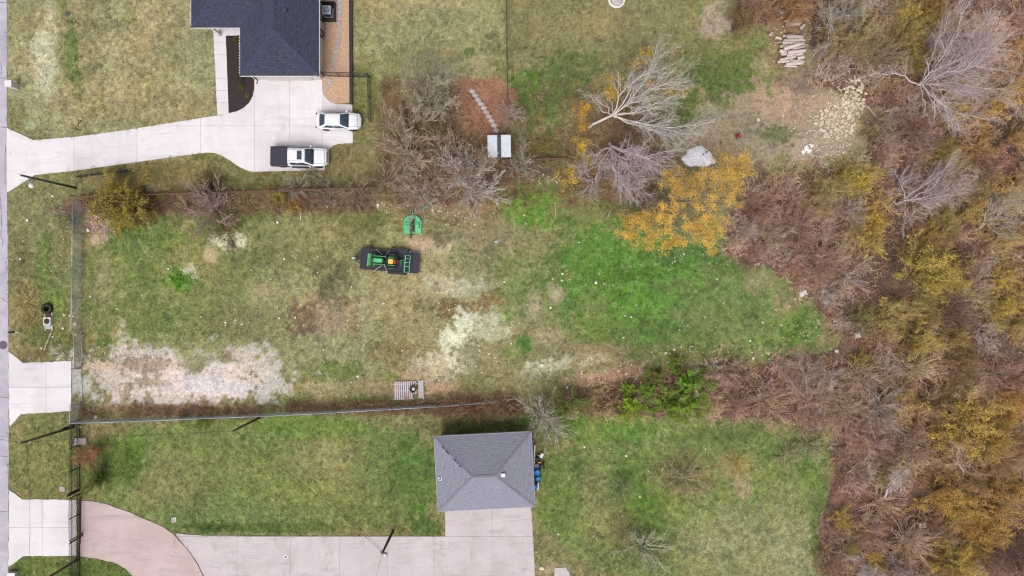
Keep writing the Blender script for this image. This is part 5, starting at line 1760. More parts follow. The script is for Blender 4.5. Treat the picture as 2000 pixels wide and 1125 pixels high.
for s in (-1, 1):
    o = wheel('rear_wheel', tb, (rwx, sy_ + s * .56, .44), .44, .3, s)
    lug = MB()
    for k in range(14):
        a = k * 2 * math.pi / 14
        lug.box((.45 * math.cos(a), .45 * math.sin(a), .07 * (-1) ** k), (.05, .07, .15), a)
    lug.build('tread_lug', M['tyre'], o)
    fd = MB()
    arc = [R(15 + k * 25) for k in range(6)]
    MB().bar((rwx - .3, sy_ + s * .74, .98), (rwx + .28, sy_ + s * .74, .98), .03, .03).build('fender_rail', M['green_paint'], tb)
    fd.add([Vector((rwx + .52 * math.cos(a), sy_ + s * y, .44 + .5 * math.sin(a))) for y in (.34, .44) for a in arc], [(k, k + 1, k + 7, k + 6) for k in range(5)])
    f_ = fd.build('fender', M['green_paint'], tb, True)
    f_.modifiers.new('thick', 'SOLIDIFY').thickness = .03
    MB().bar((rwx - .4, sy_ + s * .44, 1.05), (rwx + .1, sy_ + s * .44, 1.1), .03, .04).build('fender_handle', M['green_paint'], f_)
    o = wheel('front_wheel', tb, (hx_ - .3, hy_ + s * .46, .29), .29, .2, s)
    # loader arms
    yy = s * .42
    bx, by = LX(530, 460)
    MB().bar((hx_ + .75, hy_ + yy, .98), (hx_ - .45, hy_ + yy, 1.02), .09, .13).build('loader_arm', M['green_paint'], tb, bevel=.01)
    MB().bar((hx_ - .45, hy_ + yy, 1.02), (bx + .12, hy_ + yy * 1.05, .36), .09, .13).build('loader_arm', M['green_paint'], tb, bevel=.01)
    MB().bar((hx_ + .72, hy_ + yy, .5), (hx_ + .72, hy_ + yy, 1.05), .12, .12).build('loader_post', M['green_paint'], tb)
    MB().tube([(hx_ + .55, hy_ + yy * 1.02, .75), (hx_ - .25, hy_ + yy * 1.02, .88)], .03, 8).build('hydraulic_ram', M['rim'], tb, True)
# bucket
bk = []
prof = [(.34, .5), (.3, .12), (.12, .02), (-.36, .02), (-.38, .04), (.1, .06), (.26, .14), (.3, .5)]
bb = MB()
n = len(prof)
vs = [Vector((bx + x, by + y, z)) for y in (-.66, .66) for x, z in prof]
bb.add(vs, [(k, (k + 1) % n, (k + 1) % n + n, k + n) for k in range(n)])
for y in (-.66, .66):
    bb.add([Vector((bx + x, by + y, z)) for x, z in ((.34, .5), (.3, .1), (.1, .02), (-.38, .03))], [(0, 1, 2, 3)])
bucket = bb.build('bucket', M['green_paint'], tb)
bucket.modifiers.new('thick', 'SOLIDIFY').thickness = .025
MB().box((bx + .1, by, .1), (.3, 1.28, .04)).build('bucket_dark_plate', M['plastic_black'], bucket)  # dark plate added to darken the hollow of the bucket
MB().bar((bx + .36, by - .66, .5), (bx + .36, by + .66, .5), .14, .05).build('bucket_lip', M['green_paint'], bucket)
MB().bar((bx - .36, by - .66, .06), (bx - .36, by + .66, .06), .1, .03).build('cutting_edge', M['green_light'], bucket)
# roll bar and lamps
rx_, _ = LX(1190, 505)
MB().tube([(rx_, sy_ - .5, .6), (rx_, sy_ - .5, 1.55), (rx_, sy_ + .5, 1.55), (rx_, sy_ + .5, .6)], .03, 8).build('roll_bar', M['dark_metal'], tb)
o = MB().box((rx_ - .22, sy_, 1.0), (.2, .4, .22)).build('rear_lamp_panel', M['red_plastic'], tb, bevel=.03)
MB().box((rx_ + .1, sy_, .6), (.4, .5, .3)).build('rear_hitch', M['plastic_black'], tb, bevel=.03)
for s in (-1, 1):
    MB().bar((rx_ + .1, sy_ + s * .2, .5), (rx_ + .75, sy_ + s * .34, .4), .05).build('lift_arm', M['dark_metal'], tb)
# landscape rake
ix0, iy0 = LX(1385, 550)
ix1, _ = LX(1490, 550)
ix0 -= .08
iz = .36
rk = thing('landscape_rake', 'green landscape rake frame hitched behind the tractor on the trailer', 'implement', TX + Vector((0, 0, DZ)), TA)
MB().bar((ix0, iy0 - .95, iz), (ix0, iy0 + .85, iz), .1, .1).build('main_beam', M['green_light'], rk)
MB().bar((ix1, iy0 - .93, iz + .1), (ix1, iy0 + .83, iz + .1), .07, .07).build('rear_beam', M['green_light'], rk)
for y in (-.92, -.3, .1, .5, .82):
    MB().bar((ix0, iy0 + y, iz + .04), (ix1, iy0 + y, iz + .1), .035, .035).build('cross_bar', M['green_light' if abs(y) > .4 else 'galv'], rk)
MB().bar((ix0 - .42, iy0 - .22, .32), (ix0 - .42, iy0 + .32, .32), .09, .09).build('hitch_beam', M['green_light'], rk)
for y in (-.2, .05, .3):
    MB().bar((ix0 - .42, iy0 + y, .32), (ix0, iy0 + y, iz), .06, .08).build('hitch_arm', M['green_paint'], rk)
MB().bar((ix0 - .3, iy0 + .05, .34), (ix0 - .1, iy0 + .05, .85), .06, .08).build('mast', M['green_paint'], rk)
for k in range(14):
    y = -.86 + k * .13
    MB().tube([(ix1 + .02, iy0 + y, iz + .08), (ix1 + .1, iy0 + y, iz - .08), (ix1 + .02, iy0 + y, .03)], .012, 5).build('tine', M['dark_metal'], rk)
for i, (a, b, lab) in enumerate((((640, 195), (820, 340), 'pale tie strap from spare wheel to the loader'), ((960, 235), (880, 395), 'pale chain from the upper trailer rail to the tractor'),
                                 ((620, 705), (800, 610), 'pale tie strap from the lower trailer rail to the loader'), ((905, 735), (870, 600), 'pale chain from the lower trailer rail to the tractor'))):
    a_, b_ = LX(*a), LX(*b)
    o = MB().tube([(a_[0], a_[1], .0), ((a_[0] + b_[0]) / 2, (a_[1] + b_[1]) / 2, .26), (b_[0], b_[1], .6)], .026, 6).build('tie_strap', M['strap'])
    o.location = TX + Vector((0, 0, DZ + .02))
    o.rotation_euler = (0, 0, TA)
    tag(o, lab, 'strap')

# ------------------------------------------------------------------ rotary cutter
rc = thing('rotary_cutter', 'green rotary mower deck with rusty gearbox standing on the grass', 'mower deck', G(806.3, 437.5), 0)
poly = [(-.92, -1.0), (.92, -1.0), (.94, .1)] + [(.94 * math.cos(a), .1 + .84 * math.sin(a)) for a in [R(15 * k) for k in range(1, 12)]] + [(-.94, .1)]
dk = MB().prism(poly, .2, .27).build('deck', M['green_light'], rc, bevel=.02)
sk = MB()
for i in range(len(poly)):
    a, b = poly[i], poly[(i + 1) % len(poly)]
    sk.bar((a[0] * .99, a[1] * .99, .14), (b[0] * .99, b[1] * .99, .14), .03, .22)
sk.build('skirt', M['green_light'], rc)
for x in (-.26, .24):
    MB().bar((x, -.95, .3), (x, .85, .3), .05, .06).build('deck_rib', M['green_paint'], rc)
for y in (.12, -.12):
    MB().bar((-.86, y, .3), (.86, y, .3), .05, .06).build('cross_rib', M['green_paint' if y > 0 else 'green_light'], rc)
gb_ = MB().box((0, .02, .45), (.3, .34, .3)).build('gearbox', M['rust_steel'], rc, bevel=.05)
MB().lathe((0, 0, .58), [(.12, 0), (.11, .08), (.05, .1), (0, .1)], 14).build('gearbox_cap', M['dark_metal'], gb_)
MB().box((0, -.5, .32), (.5, .66, .09)).build('hitch_plate', M['rust_steel'], rc, bevel=.02)
MB().box((.12, .34, .32), (.3, .34, .1)).build('shield', M['rust_steel'], rc, bevel=.02)
for s in (-1, 1):
    MB().bar((s * .24, -.95, .3), (s * .1, -.35, .62), .06, .04).build('hitch_arm', M['dark_metal'], rc)
MB().tube([(-.02, -.2, .5), (-.1, -.85, .42), (-.2, -1.35, .22)], .05, 8).build('drive_shaft', M['rust_steel'], rc)
MB().tube([(-.2, -1.3, .22), (-.21, -1.5, .2)], .09, 10).build('shaft_coupling', M['dark_metal'], rc)
MB().bar((.0, .55, .36), (.02, 1.42, .4), .09, .08).build('tail_boom', M['green_light'], rc)
wh = wheel('tail_wheel', rc, (.02, 1.3, .2), .2, .12, 1)
MB().tube([(.72, .1, .33), (.74, -.4, .33)], .04, 8).build('lever', M['green_paint'], rc)
MB().lathe((.74, -.42, .3), [(.09, 0), (.1, .05), (0, .08)], 12).build('lever_knob', M['green_paint'], rc)
o = thing('green_steel_bar', 'green steel angle frame lying under the bare shrub above the mower deck', 'implement', G(836, 404))
MB().bar((-.62, -.32, .14), (.7, .66, .14), .1, .1).build('beam', M['green_light'], o)
MB().bar((-.62, -.18, .08), (.5, .74, .1), .14, .05).build('blade', M['green_paint'], o)

# ------------------------------------------------------------------ pallet deck with kettle
pd = thing('pallet_platform', 'low pale slatted pallet platform on the grass near the wire fence', 'pallet', G(793, 762), R(1.5))
for k in range(11):
    short = .55 if k > 8 else 0
    MB().box((-1.1 + k * .215, 0 + short / 2, .17), (.15, 1.9 - short, .03), random.uniform(-.01, .01)).build('slat', M['deck_wood'], pd)
for y in (-.92, .0, .66):
    x1_ = 1.2 if y > -.5 else .85
    MB().bar((-1.34, y, .08), (x1_, y, .08), .07, .13).build('bearer', M['deck_wood'], pd)
pd2 = thing('pallet_piece', 'narrow separate slatted piece at the right of the pallet platform', 'pallet', G(822, 760), R(1))
for k in range(3):
    MB().box((-.16 + k * .15, 0, .17), (.13, 1.85, .03)).build('slat', M['deck_wood'], pd2)
MB().bar((.26, -.98, .2), (.26, .98, .2), .06, .1).build('edge_board', M['white_paint'], pd2)
for y in (.62, -.1, -.85):
    MB().bar((-.4, y, .08), (.24, y, .08), .07, .13).build('bearer', M['deck_wood'], pd2)
kt = thing('fire_pan', 'round black iron fire pan with handles on the pallet platform', 'fire pan', G(807, 759.5, .19))
MB().lathe((0, 0, 0), [(.18, 0), (.3, .03), (.34, .22), (.37, .24), (.33, .22), (.26, .06), (0, .05)], 24).build('bowl', M['dark_metal'], kt, True)
for s in (-1, 1):
    MB().torus((.0, s * .36, .2), .09, .018, 14, 6).build('handle', M['dark_metal'], kt, True)
    MB().tube([(s * .22, .3, .2), (s * .26, .62, .2)], .018, 6).build('tool', M['dark_metal'], kt)
MB().lathe((.04, 0, .06), [(.2, 0), (.16, .05), (0, .09)], 12).build('ash', M['rock'], kt, True)
for i, (a, b, lab, m_) in enumerate((((800, 792), (833, 782), 'long thin pale stick on the grass below the pallet platform', 'deck_wood'), ((587, 402), (587.5, 429), 'straight white pipe standing in weeds below the board fence', 'white_paint'),
                                  ((1433, 497), (1443, 471), 'white plank on bare soil right of the orange tree', 'white_paint'), ((1186, 427), (1192, 413), 'short pale stick in the grass left of the orange tree', 'deck_wood'),
                                  ((1085, 427), (1084, 394), 'thin bare pale stick upright in the bright green grass', 'log'), ((103, 643), (86.5, 684), 'long yellowish stick on the verge beside the old cooler', 'deck_wood'),
                                  ((1870, 464), (1885, 470), 'short white board on dark soil in the thicket', 'white_paint'), ((183, 414), (201, 418), 'thin pale rod among rubble at the fence corner', 'deck_wood'))):
    p, q_ = G(*a), G(*b)
    o = MB().bar((0, 0, .05), q_ - p + Vector((0, 0, .06)), .075, .05).build('stick', M[m_])
    o.location = p
    tag(o, lab, 'stick')

# ------------------------------------------------------------------ verge: tyre, cooler, posts, mailbox, covers
ty = thing('old_tyre', 'large worn black tyre lying on the verge grass', 'tyre', G(94, 602.5), R(20))
MB().lathe((0, 0, 0), [(.27, .06), (.34, .0), (.5, .02), (.55, .1), (.55, .26), (.5, .33), (.34, .35), (.27, .3), (.3, .18), (.27, .06)], 34).build('casing', M['tyre'], ty, True)
tg_ = MB()
for k in range(30):
    a = k * 2 * math.pi / 30
    tg_.box((.555 * math.cos(a), .555 * math.sin(a), .18), (.03, .06, .3), a)
tg_.build('tread', M['tyre'], ty)
co = thing('old_cooler', 'discarded whitish fan cooler with round opening lying on the verge', 'cooler', G(96, 628), R(1))
MB().box((0, .04, .22), (.8, .9, .34)).build('cabinet', M['aged_white'], co, bevel=.03)
ln_ = MB().lathe((0, .04, .392), [(.29, 0), (.29, .02), (.25, .02), (.24, .008), (0, .006)], 26).build('fan_opening', M['plastic_black'], co)
for k in range(3):
    MB().bar((.22 * math.cos(k * 1.05), .22 * math.sin(k * 1.05), .41), (-.22 * math.cos(k * 1.05), -.22 * math.sin(k * 1.05), .41), .015, .01).build('guard_bar', M['rust_steel'], ln_)
for s in (-1, 1):
    MB().bar((s * .37, -.98, .06), (s * .37, .95, .06), .09, .1).build('skid', M['aged_white'], co)
MB().box((0, -.62, .05), (.62, .34, .05)).build('tray', M['ac_metal'], co)
MB().box((0, .68, .07), (.58, .34, .08)).build('panel', M['rust_steel'], co)
mk = thing('marker_post', 'roadside marker post with white lower and black upper half', 'post', B(16.5, 649.3, 1.8))
MB().tube([(0, 0, -.1), (0, 0, .95)], .075, 12).build('lower_half', M['white_paint'], mk, True)
MB().tube([(0, 0, .95), (0, 0, 1.8)], .085, 12).build('upper_half', M['plastic_black'], mk, True)
pil = thing('mailbox_pillar', 'white stone mailbox pillar standing at the road edge', 'mailbox', B(15.5, 163, 1.35))
MB().box((0, 0, .62), (.58, .58, 1.3)).build('shaft', M['wall'], pil, bevel=.01)
MB().box((0, 0, 1.31), (.7, .7, .1)).build('cap', M['white_paint'], pil, bevel=.02)
MB().box((-.28, 0, .95), (.1, .3, .26)).build('mail_door', M['dark_metal'], pil)
o = MB().lathe((0, 0, 0), [(.26, -.04), (.26, .02), (.2, .04), (0, .045)], 18).build('meter_cover', M['ac_side'])
o.location = G(133, 26)
tag(o, 'round dark utility cover in the top left lawn', 'utility cover')
for (x, y, lab, s) in ((122, 955, 'small square pale utility frame in the verge grass above the lower apron', .26), (340, 1015, 'small pale square cover in the lawn above the curved drive', .27), (558, 1088, 'small round dark drain in the grey drive', .2)):
    o = thing('utility_cover', lab, 'utility cover', G(x, y, .045 if y > 1080 else 0))
    if s < .25:
        MB().lathe((0, 0, 0), [(.22, -.02), (.22, .01), (.14, .012), (0, .005)], 18).build('ring', M['white_sheet'], o)
        MB().lathe((0, 0, .012), [(.11, 0), (0, .004)], 14).build('lid', M['ac_side'], o)
    else:
        for a in range(4):
            MB().box((s * .8 * math.cos(a * math.pi / 2), s * .8 * math.sin(a * math.pi / 2), .03), (.06, s * 1.7, .06), a * math.pi / 2).build('frame_side', M['white_sheet'], o)
        MB().box((0, 0, 0), (s * 1.5, s * 1.5, .04)).build('lid', M['white_sheet' if x > 200 else 'concrete_brown'], o)
ub = thing('utility_box', 'flat lavender grey utility lid behind the iron fence top', 'utility box', G(158, 861), R(2))
MB().box((0, 0, .1), (1.35, .72, .26)).build('lid', M['grey_box'], ub, bevel=.02)
for k in range(6):
    MB().box((.0 + random.uniform(-.3, .3), random.uniform(-.2, .2), .25), (.2, .16, .08), random.uniform(0, 3)).build('rubble', M['rock'], ub)
MB().box((-.72, 0, .12), (.3, .5, .28)).build('side_box', M['ac_side'], ub, bevel=.02)
ib = thing('corner_box', 'small pale concrete box at the bottom left road corner', 'box', G(29, 1122), 0)
MB().box((0, 0, .25), (.75, .7, .6)).build('body', M['concrete_old'], ib, bevel=.02)
MB().box((0, 0, .58), (.82, .76, .07)).build('lid', M['concrete'], ib, bevel=.02)

# ------------------------------------------------------------------ poles and wires
def pole(label, base, h, r, mat, cat='utility pole', name='utility_pole'):
    p = thing(name, label, cat, base)
    MB().tube([(0, 0, -.3), (0, 0, h * .5), (0, 0, h)], [r, r * .88, r * .74], 14).build('shaft', M[mat], p, True)
    return p


def top_h(b, t_):
    rb_, rt_ = math.hypot(b[0] - CX0, b[1] - CY0), math.hypot(t_[0] - CX0, t_[1] - CY0)
    return H * (1 - rb_ / rt_)


lp = pole('dark metal lamp pole with white lamp head beside the upper drive', G(148.5, 367), 8.4, .13, 'metal_pole', 'lamp post', 'lamp_post')
hd = G(60, 362, 7.4) - G(148.5, 367)
arm_z = 7.4
MB().tube([(0, 0, 7.2), (hd.x * .5, hd.y * .5 + .1, 7.6), (hd.x, hd.y, 7.5)], .035, 8).build('arm', M['galv'], lp, True)
hh = MB().lathe((hd.x, hd.y, 7.25), [(.0, .3), (.12, .28), (.2, .2), (.28, .02), (.26, 0), (0, .02)], 18).build('lamp_head', M['white_sheet'], lp, True)
pA = pole('dark wooden utility pole at the lot corner left of the iron fence', G(143.5, 833.5), 8.0, .15, 'wood_pole')
MB().box((.06, .16, 1.4), (.2, .16, .9)).build('meter_box', M['plastic_black'], pA, bevel=.02)
MB().bar((-.6, .0, 7.4), (.6, .1, 7.4), .09, .1).build('cross_arm', M['wood_pole'], pA)
for s in (-.5, 0, .5):
    MB().lathe((s, .05, 7.46), [(.05, 0), (.06, .06), (.03, .12), (0, .13)], 10).build('insulator', M['white_sheet'], pA)
pB = pole('brown wooden utility pole on the lawn beside the chain link fence', G(508, 815), 7.3, .13, 'wood_pole')
pC = pole('short wooden pole with white lamp at the edge of the grey drive', G(767.5, 1037.5), 6.2, .15, 'wood_pole')
hc = G(752, 1083.5, 5.9) - G(767.5, 1037.5)
MB().tube([(0, 0, 5.6), (hc.x * .55, hc.y * .55, 5.95), (hc.x, hc.y, 5.95)], .03, 8).build('arm', M['white_paint'], pC, True)
MB().lathe((hc.x, hc.y, 5.75), [(.0, .26), (.08, .25), (.1, .18), (.24, .02), (.22, 0), (0, .02)], 18).build('lamp_head', M['white_sheet'], pC, True)
MB().bar((-.25, .1, 6.0), (-.05, -.05, 6.0), .06, .06).build('bracket', M['dark_metal'], pC)
pD = pole('wooden utility pole leaning into the bottom left corner beside iron fence', G(150, 1093.5), 8.0, .14, 'wood_pole')


def wire(label, a, b, sag=.5, r=.014, mat='plastic_black'):
    a, b = Vector(a), Vector(b)
    pts = []
    for k in range(17):
        u = k / 16
        p = a.lerp(b, u)
        p.z -= sag * 4 * u * (1 - u)
        pts.append(p - a)
    o = MB().tube(pts, r, 5).build('cable', M[mat], None, True)
    o.location = a
    tag(o, label, 'cable')
    return o


tA, tB, tC = G(143.5, 833.5), G(508, 815), G(767.5, 1037.5)
wire('overhead cable running from the corner pole to the brown lawn pole', (tA.x, tA.y, 7.5), (tB.x, tB.y, 7.1), .35)
wire('overhead cable slanting across the lawn to the short lamp pole', (tB.x, tB.y, 7.1), (tC.x, tC.y, 5.95), .6, .017)
wire('second slack cable slanting across the lawn to the short lamp pole', (tB.x + .1, tB.y - .1, 6.8), (tC.x + .1, tC.y, 5.7), 1.1, .012)
wire('upper of two overhead cables leaving the corner pole over the road', (tA.x - .5, tA.y, 7.5), (-75, tA.y + 3.6, 7.9), .6)
wire('lower of two overhead cables leaving the corner pole over the road', (tA.x + .5, tA.y, 7.5), (-75, tA.y + 5.6, 7.9), .6)
wire('overhead cable running down off the frame from the short lamp pole', (tC.x, tC.y, 5.9), (tC.x - 3.4, tC.y - 12, 5.6), .5, .012)
wire('overhead cable from the corner pole down to the bottom left pole', (tA.x, tA.y, 7.3), (G(150, 1093).x, G(150, 1093).y, 7.6), .4, .012)

# ------------------------------------------------------------------ things beside the garage
def drum(label, px, py, z, r, h, tilt=0):
    d = thing('plastic_drum', label, 'drum', B(px, py, h))
    MB().lathe((0, 0, 0), [(r * .93, 0), (r, .05), (r, h * .3), (r * 1.03, h * .34), (r, h * .38), (r, h * .66), (r * 1.03, h * .7), (r, h * .74), (r, h - .06), (r * .95, h), (r * .9, h), (r * .88, h - .03), (0, h - .03)], 26).build('shell', M['blue_plastic'], d, True)
    MB().lathe((r * .55, 0, h - .03), [(.05, 0), (.05, .03), (0, .035)], 10).build('bung', M['blue_plastic'], d)
    MB().bar((-r * .8, 0, h - .02), (r * .8, 0, h - .02), .03, .015).build('rib', M['blue_plastic'], d)
    return d


drum('largest bright blue plastic drum beside the detached garage', 1049.2, 924, 0, .31, .92)
drum('middle blue plastic drum below the largest one beside the garage', 1051, 936.5, 0, .25, .8)
drum('lowest blue plastic drum half under the garage eave', 1044.6, 953.5, 0, .3, .88)
tl_ = thing('tiller', 'orange wheeled garden tiller with pale tank beside the detached garage', 'tiller', G(1052, 893))
for s in (-1, 1):
    w_ = wheel('wheel', tl_, (.0, s * .26 - .1, .2), .2, .1, s)
MB().box((-.1, -.1, .34), (.5, .3, .26)).build('engine', M['plastic_black'], tl_, bevel=.04)
MB().box((.3, .28, .42), (.34, .5, .2), R(-25)).build('tank', M['white_sheet'], tl_, bevel=.05)
for s in (-1, 1):
    MB().box((.08, s * .36 - .1, .34), (.4, .16, .05)).build('guard', M['orange_paint'], tl_, bevel=.02)
    MB().tube([(-.3, s * .1 - .1, .4), (-.7, s * .2 - .1, .85)], .025, 7).build('handle', M['orange_paint'], tl_)
mw = thing('push_mower', 'dark push mower with pale wheels beside the blue drums', 'mower', G(1058, 908))
MB().box((0, 0, .22), (.5, .55, .16)).build('deck', M['plastic_black'], mw, bevel=.06)
MB().lathe((0, 0, .3), [(.15, 0), (.16, .12), (.1, .2), (0, .21)], 16).build('engine', M['ac_side'], mw, True)
for s in (-1, 1):
    wheel('wheel', mw, (.2, s * .32, .12), .12, .08, s)
    wheel('wheel', mw, (-.2, s * .32, .12), .12, .08, s)
    MB().tube([(-.22, s * .2, .25), (-.8, s * .2, .8)], .018, 6).build('handle', M['galv'], mw)
MB().tube([(-.8, -.2, .8), (-.8, .2, .8)], .018, 6).build('handle_grip', M['plastic_black'], mw)
wb = thing('wheelbarrow', 'grey wheelbarrow tray standing against the garage wall', 'wheelbarrow', G(1044.5, 909))
tray = MB().add([Vector(v) for v in ((-.4, -.22, .5), (.4, -.2, .5), (.4, .2, .5), (-.4, .22, .5), (-.28, -.14, .3), (.2, -.12, .3), (.2, .12, .3), (-.28, .14, .3))], [(0, 1, 5, 4), (1, 2, 6, 5), (2, 3, 7, 6), (3, 0, 4, 7), (4, 5, 6, 7)]).build('tray', M['ac_metal'], wb)
tray.modifiers.new('t', 'SOLIDIFY').thickness = .015
wheel('wheel', wb, (.45, 0, .18), .18, .08, 1)
for s in (-1, 1):
    MB().bar((.42, s * .05, .2), (-.9, s * .3, .45), .035).build('handle', M['deck_wood'], wb)
    MB().bar((-.2, s * .2, .3), (-.25, s * .22, 0), .03).build('leg', M['dark_metal'], wb)
for (x, y, L_, lab, m_) in ((1043, 886, 2.0, 'long white board leaning along the upper garage side wall', 'white_paint'), (1050, 948, .8, 'short white post beside the lowest blue drum', 'white_paint'), (1039.8, 866, 1.4, 'black shelf along the upper garage side wall', 'plastic_black')):
    o = MB().bar((0, -L_ / 2, .25), (.06, L_ / 2, .3), .14, .4).build('board', M[m_])
    o.location = G(x, y)
    tag(o, lab, 'board')

# ------------------------------------------------------------------ metal sheets shed among the shrubs
sh = thing('lean_to_shed', 'small shed with two bright metal roof sheets under bare branches', 'shed', B(975, 285.5, 1.7), R(1))
for s in (-1, 1):
    MB().box((s * .7, 0, 1.72 - .0), (1.0, 2.3, .03), 0, Matrix.Rotation(R(3 * s), 4, 'Y')).build('roof_sheet', M['mirror_sheet'], sh)
MB().box((0, 0, 1.68), (.34, 2.3, .06)).build('ridge_board', M['ac_side'], sh)
for k in range(6):
    MB().box((0, -1.0 + k * .4, 1.72), (.3, .04, .03)).build('batten', M['plastic_black'], sh)
for x in (-1.0, 1.0):
    for y in (-1.0, 1.0):
        MB().box((x, y, .8), (.1, .1, 1.7)).build('post', M['wood_fence'], sh)
for y in (-1.02, 1.02):
    for k in range(8):
        MB().box((-.9 + k * .257, y, .78), (.245, .03, 1.5)).build('wall_board', M['wood_fence'], sh)
# ------------------------------------------------------------------ plants
M['bark'] = pm('bark', .7, 1.25, 6, .9, objcolor=True)
M['twig_i'] = pm('brush_twigs', .65, 1.3, 1.5, .9, attr='col', instancer=True)
M['blade_i'] = pm('grass_blades', .75, 1.25, 3, .85, attr='col', instancer=True)
M['leaf_litter_i'] = pm('fallen_leaf', .7, 1.3, 9, .9, attr='col', instancer=True)
M['stone_i'] = pm('scattered_stone', .8, 1.2, 9, .9, attr='col', instancer=True)


def leaf_material():
    m = bpy.data.materials.new('autumn_leaf')
    m.use_nodes = True
    N, L = m.node_tree.nodes, m.node_tree.links
    b = N['Principled BSDF']
    b.inputs['Roughness'].default_value = .7
    b.inputs['Specular IOR Level'].default_value = .25
    oi = N.new('ShaderNodeObjectInfo')
    at = N.new('ShaderNodeAttribute')
    at.attribute_name = 'tint'
    r = N.new('ShaderNodeMapRange')
    r.inputs['To Min'].default_value = .45
    r.inputs['To Max'].default_value = 1.42
    L.new(at.outputs['Fac'], r.inputs['Value'])
    mx = N.new('ShaderNodeMix')
    mx.data_type = 'RGBA'
    mx.blend_type = 'MULTIPLY'
    mx.inputs[0].default_value = 1
    L.new(oi.outputs['Color'], mx.inputs[6])
    L.new(r.outputs[0], mx.inputs[7])
    L.new(mx.outputs[2], b.inputs['Base Color'])
    tr = N.new('ShaderNodeBsdfTranslucent')
    L.new(mx.outputs[2], tr.inputs['Color'])
    ms = N.new('ShaderNodeMixShader')
    ms.inputs[0].default_value = .25
    L.new(b.outputs[0], ms.inputs[1])
    L.new(tr.outputs[0], ms.inputs[2])
    L.new(ms.outputs[0], N['Material Output'].inputs['Surface'])
    return m


M['leaf'] = leaf_material()


def tubes_mesh(name, S, n, mat):
    """S: array of segments (x0,y0,z0,x1,y1,z1,r0,r1)"""
    S = np.asarray(S, float)
    if len(S) == 0:
        S = np.array([[0, 0, 0, 0, 0, .01, .001, .001]])
    P0, P1 = S[:, :3], S[:, 3:6]
    d = P1 - P0
    d /= np.maximum(np.linalg.norm(d, axis=1, keepdims=True), 1e-6)
    ref = np.where(np.abs(d[:, 2:3]) > .9, [[1., 0, 0]], [[0., 0, 1]])
    u = np.cross(d, ref)
    u /= np.maximum(np.linalg.norm(u, axis=1, keepdims=True), 1e-6)
    v = np.cross(d, u)
    V = np.empty((len(S), 2 * n, 3))
    for k in range(n):
        a = 2 * math.pi * k / n
        w_ = u * math.cos(a) + v * math.sin(a)
        V[:, k] = P0 + w_ * S[:, 6:7]
        V[:, n + k] = P1 + w_ * S[:, 7:8]
    base = (np.arange(len(S)) * 2 * n)[:, None]
    F = np.stack([np.stack([base[:, 0] + k, base[:, 0] + (k + 1) % n, base[:, 0] + n + (k + 1) % n, base[:, 0] + n + k], -1) for k in range(n)], 1).reshape(-1, 4)
    me = fast_mesh(name, V.reshape(-1, 3), F)
    if n > 3:
        me.polygons.foreach_set('use_smooth', np.ones(len(F), bool))
    me.materials.append(mat)
    return me


def leaves_mesh(name, P, size, seed, mat, upbias=1.2, aspect=.75):
    r_ = np.random.default_rng(seed)
    P = np.asarray(P, float)
    n = len(P)
    nrm = r_.normal(size=(n, 3))
    nrm[:, 2] = np.abs(nrm[:, 2]) + upbias
    nrm /= np.linalg.norm(nrm, axis=1, keepdims=True)
    t_ = r_.normal(size=(n, 3))
    u = np.cross(nrm, t_)
    u /= np.linalg.norm(u, axis=1, keepdims=True)
    v = np.cross(nrm, u)
    s = size * r_.uniform(.55, 1.35, (n, 1))
    V = np.stack([P + u * s * .5, P + v * s * .5 * aspect + nrm * s * .08, P - u * s * .5, P - v * s * .5 * aspect + nrm * s * .08], 1)
    F = np.arange(n * 4).reshape(n, 4)
    me = fast_mesh(name, V.reshape(-1, 3), F)
    a = me.attributes.new('tint', 'FLOAT', 'FACE')
    # clump-wise tint with some leaf-to-leaf difference
    tn = fbm(P[:, 0] * 10 + P[:, 2] * 4, P[:, 1] * 10 - P[:, 2] * 3, 7, 2, seed) * .8 + r_.uniform(-.1, .3, n)
    a.data.foreach_set('value', np.clip(tn, 0, 1).astype(np.float32)[:len(me.polygons)])
    me.materials.append(mat)
    return me


def grow(rr, p, d, L, r, lvl, PR, out, tips):
    """one branch and its children. PR[lvl] = (segments, wander, upturn, children, spread, length ratio, first child at)"""
    ns, wan, up, nch, spread, ratio, first = PR[lvl]
    st = L / ns
    pts = [p.copy()]
    dirs = []
    dd = d.copy()
    for i in range(ns):
        dd = dd + Vector((rr.gauss(0, wan), rr.gauss(0, wan), rr.gauss(0, wan) + up))
        dd.normalize()
        q_ = pts[-1] + dd * st
        if q_.z < .03:
            q_.z = .03 + rr.random() * .05
        pts.append(q_)
        dirs.append(dd.copy())
    rm = PR['rmin']
    for i in range(ns):
        a, b = pts[i], pts[i + 1]
        ra = max(rm, r * (1 - .75 * i / ns))
        rb_ = max(rm * .7, r * (1 - .75 * (i + 1) / ns))
        out.append((a.x, a.y, a.z, b.x, b.y, b.z, ra, rb_, lvl))
    if lvl + 1 in PR:
        for c in range(nch):
            u = first + (1 - first) * (c + rr.random()) / nch
            k = min(ns - 1, int(u * ns))
            f_ = u * ns - k
            q_ = pts[k].lerp(pts[k + 1], f_)
            ax = Vector((rr.gauss(0, 1), rr.gauss(0, 1), rr.gauss(0, 1)))
            side = dirs[k].cross(ax)
            if side.length < 1e-4:
                continue
            side.normalize()
            sp_a = spread * rr.uniform(.6, 1.3)
            nd = dirs[k] * math.cos(sp_a) + side * math.sin(sp_a)
            grow(rr, q_, nd.normalized(), L * ratio * (1.15 - .55 * u) * rr.uniform(.7, 1.2), max(rm, r * (1 - .6 * u) * .55), lvl + 1, PR, out, tips)
    else:
        tips.append(pts[-1])
        if ns > 1:
            tips.append(pts[ns // 2])


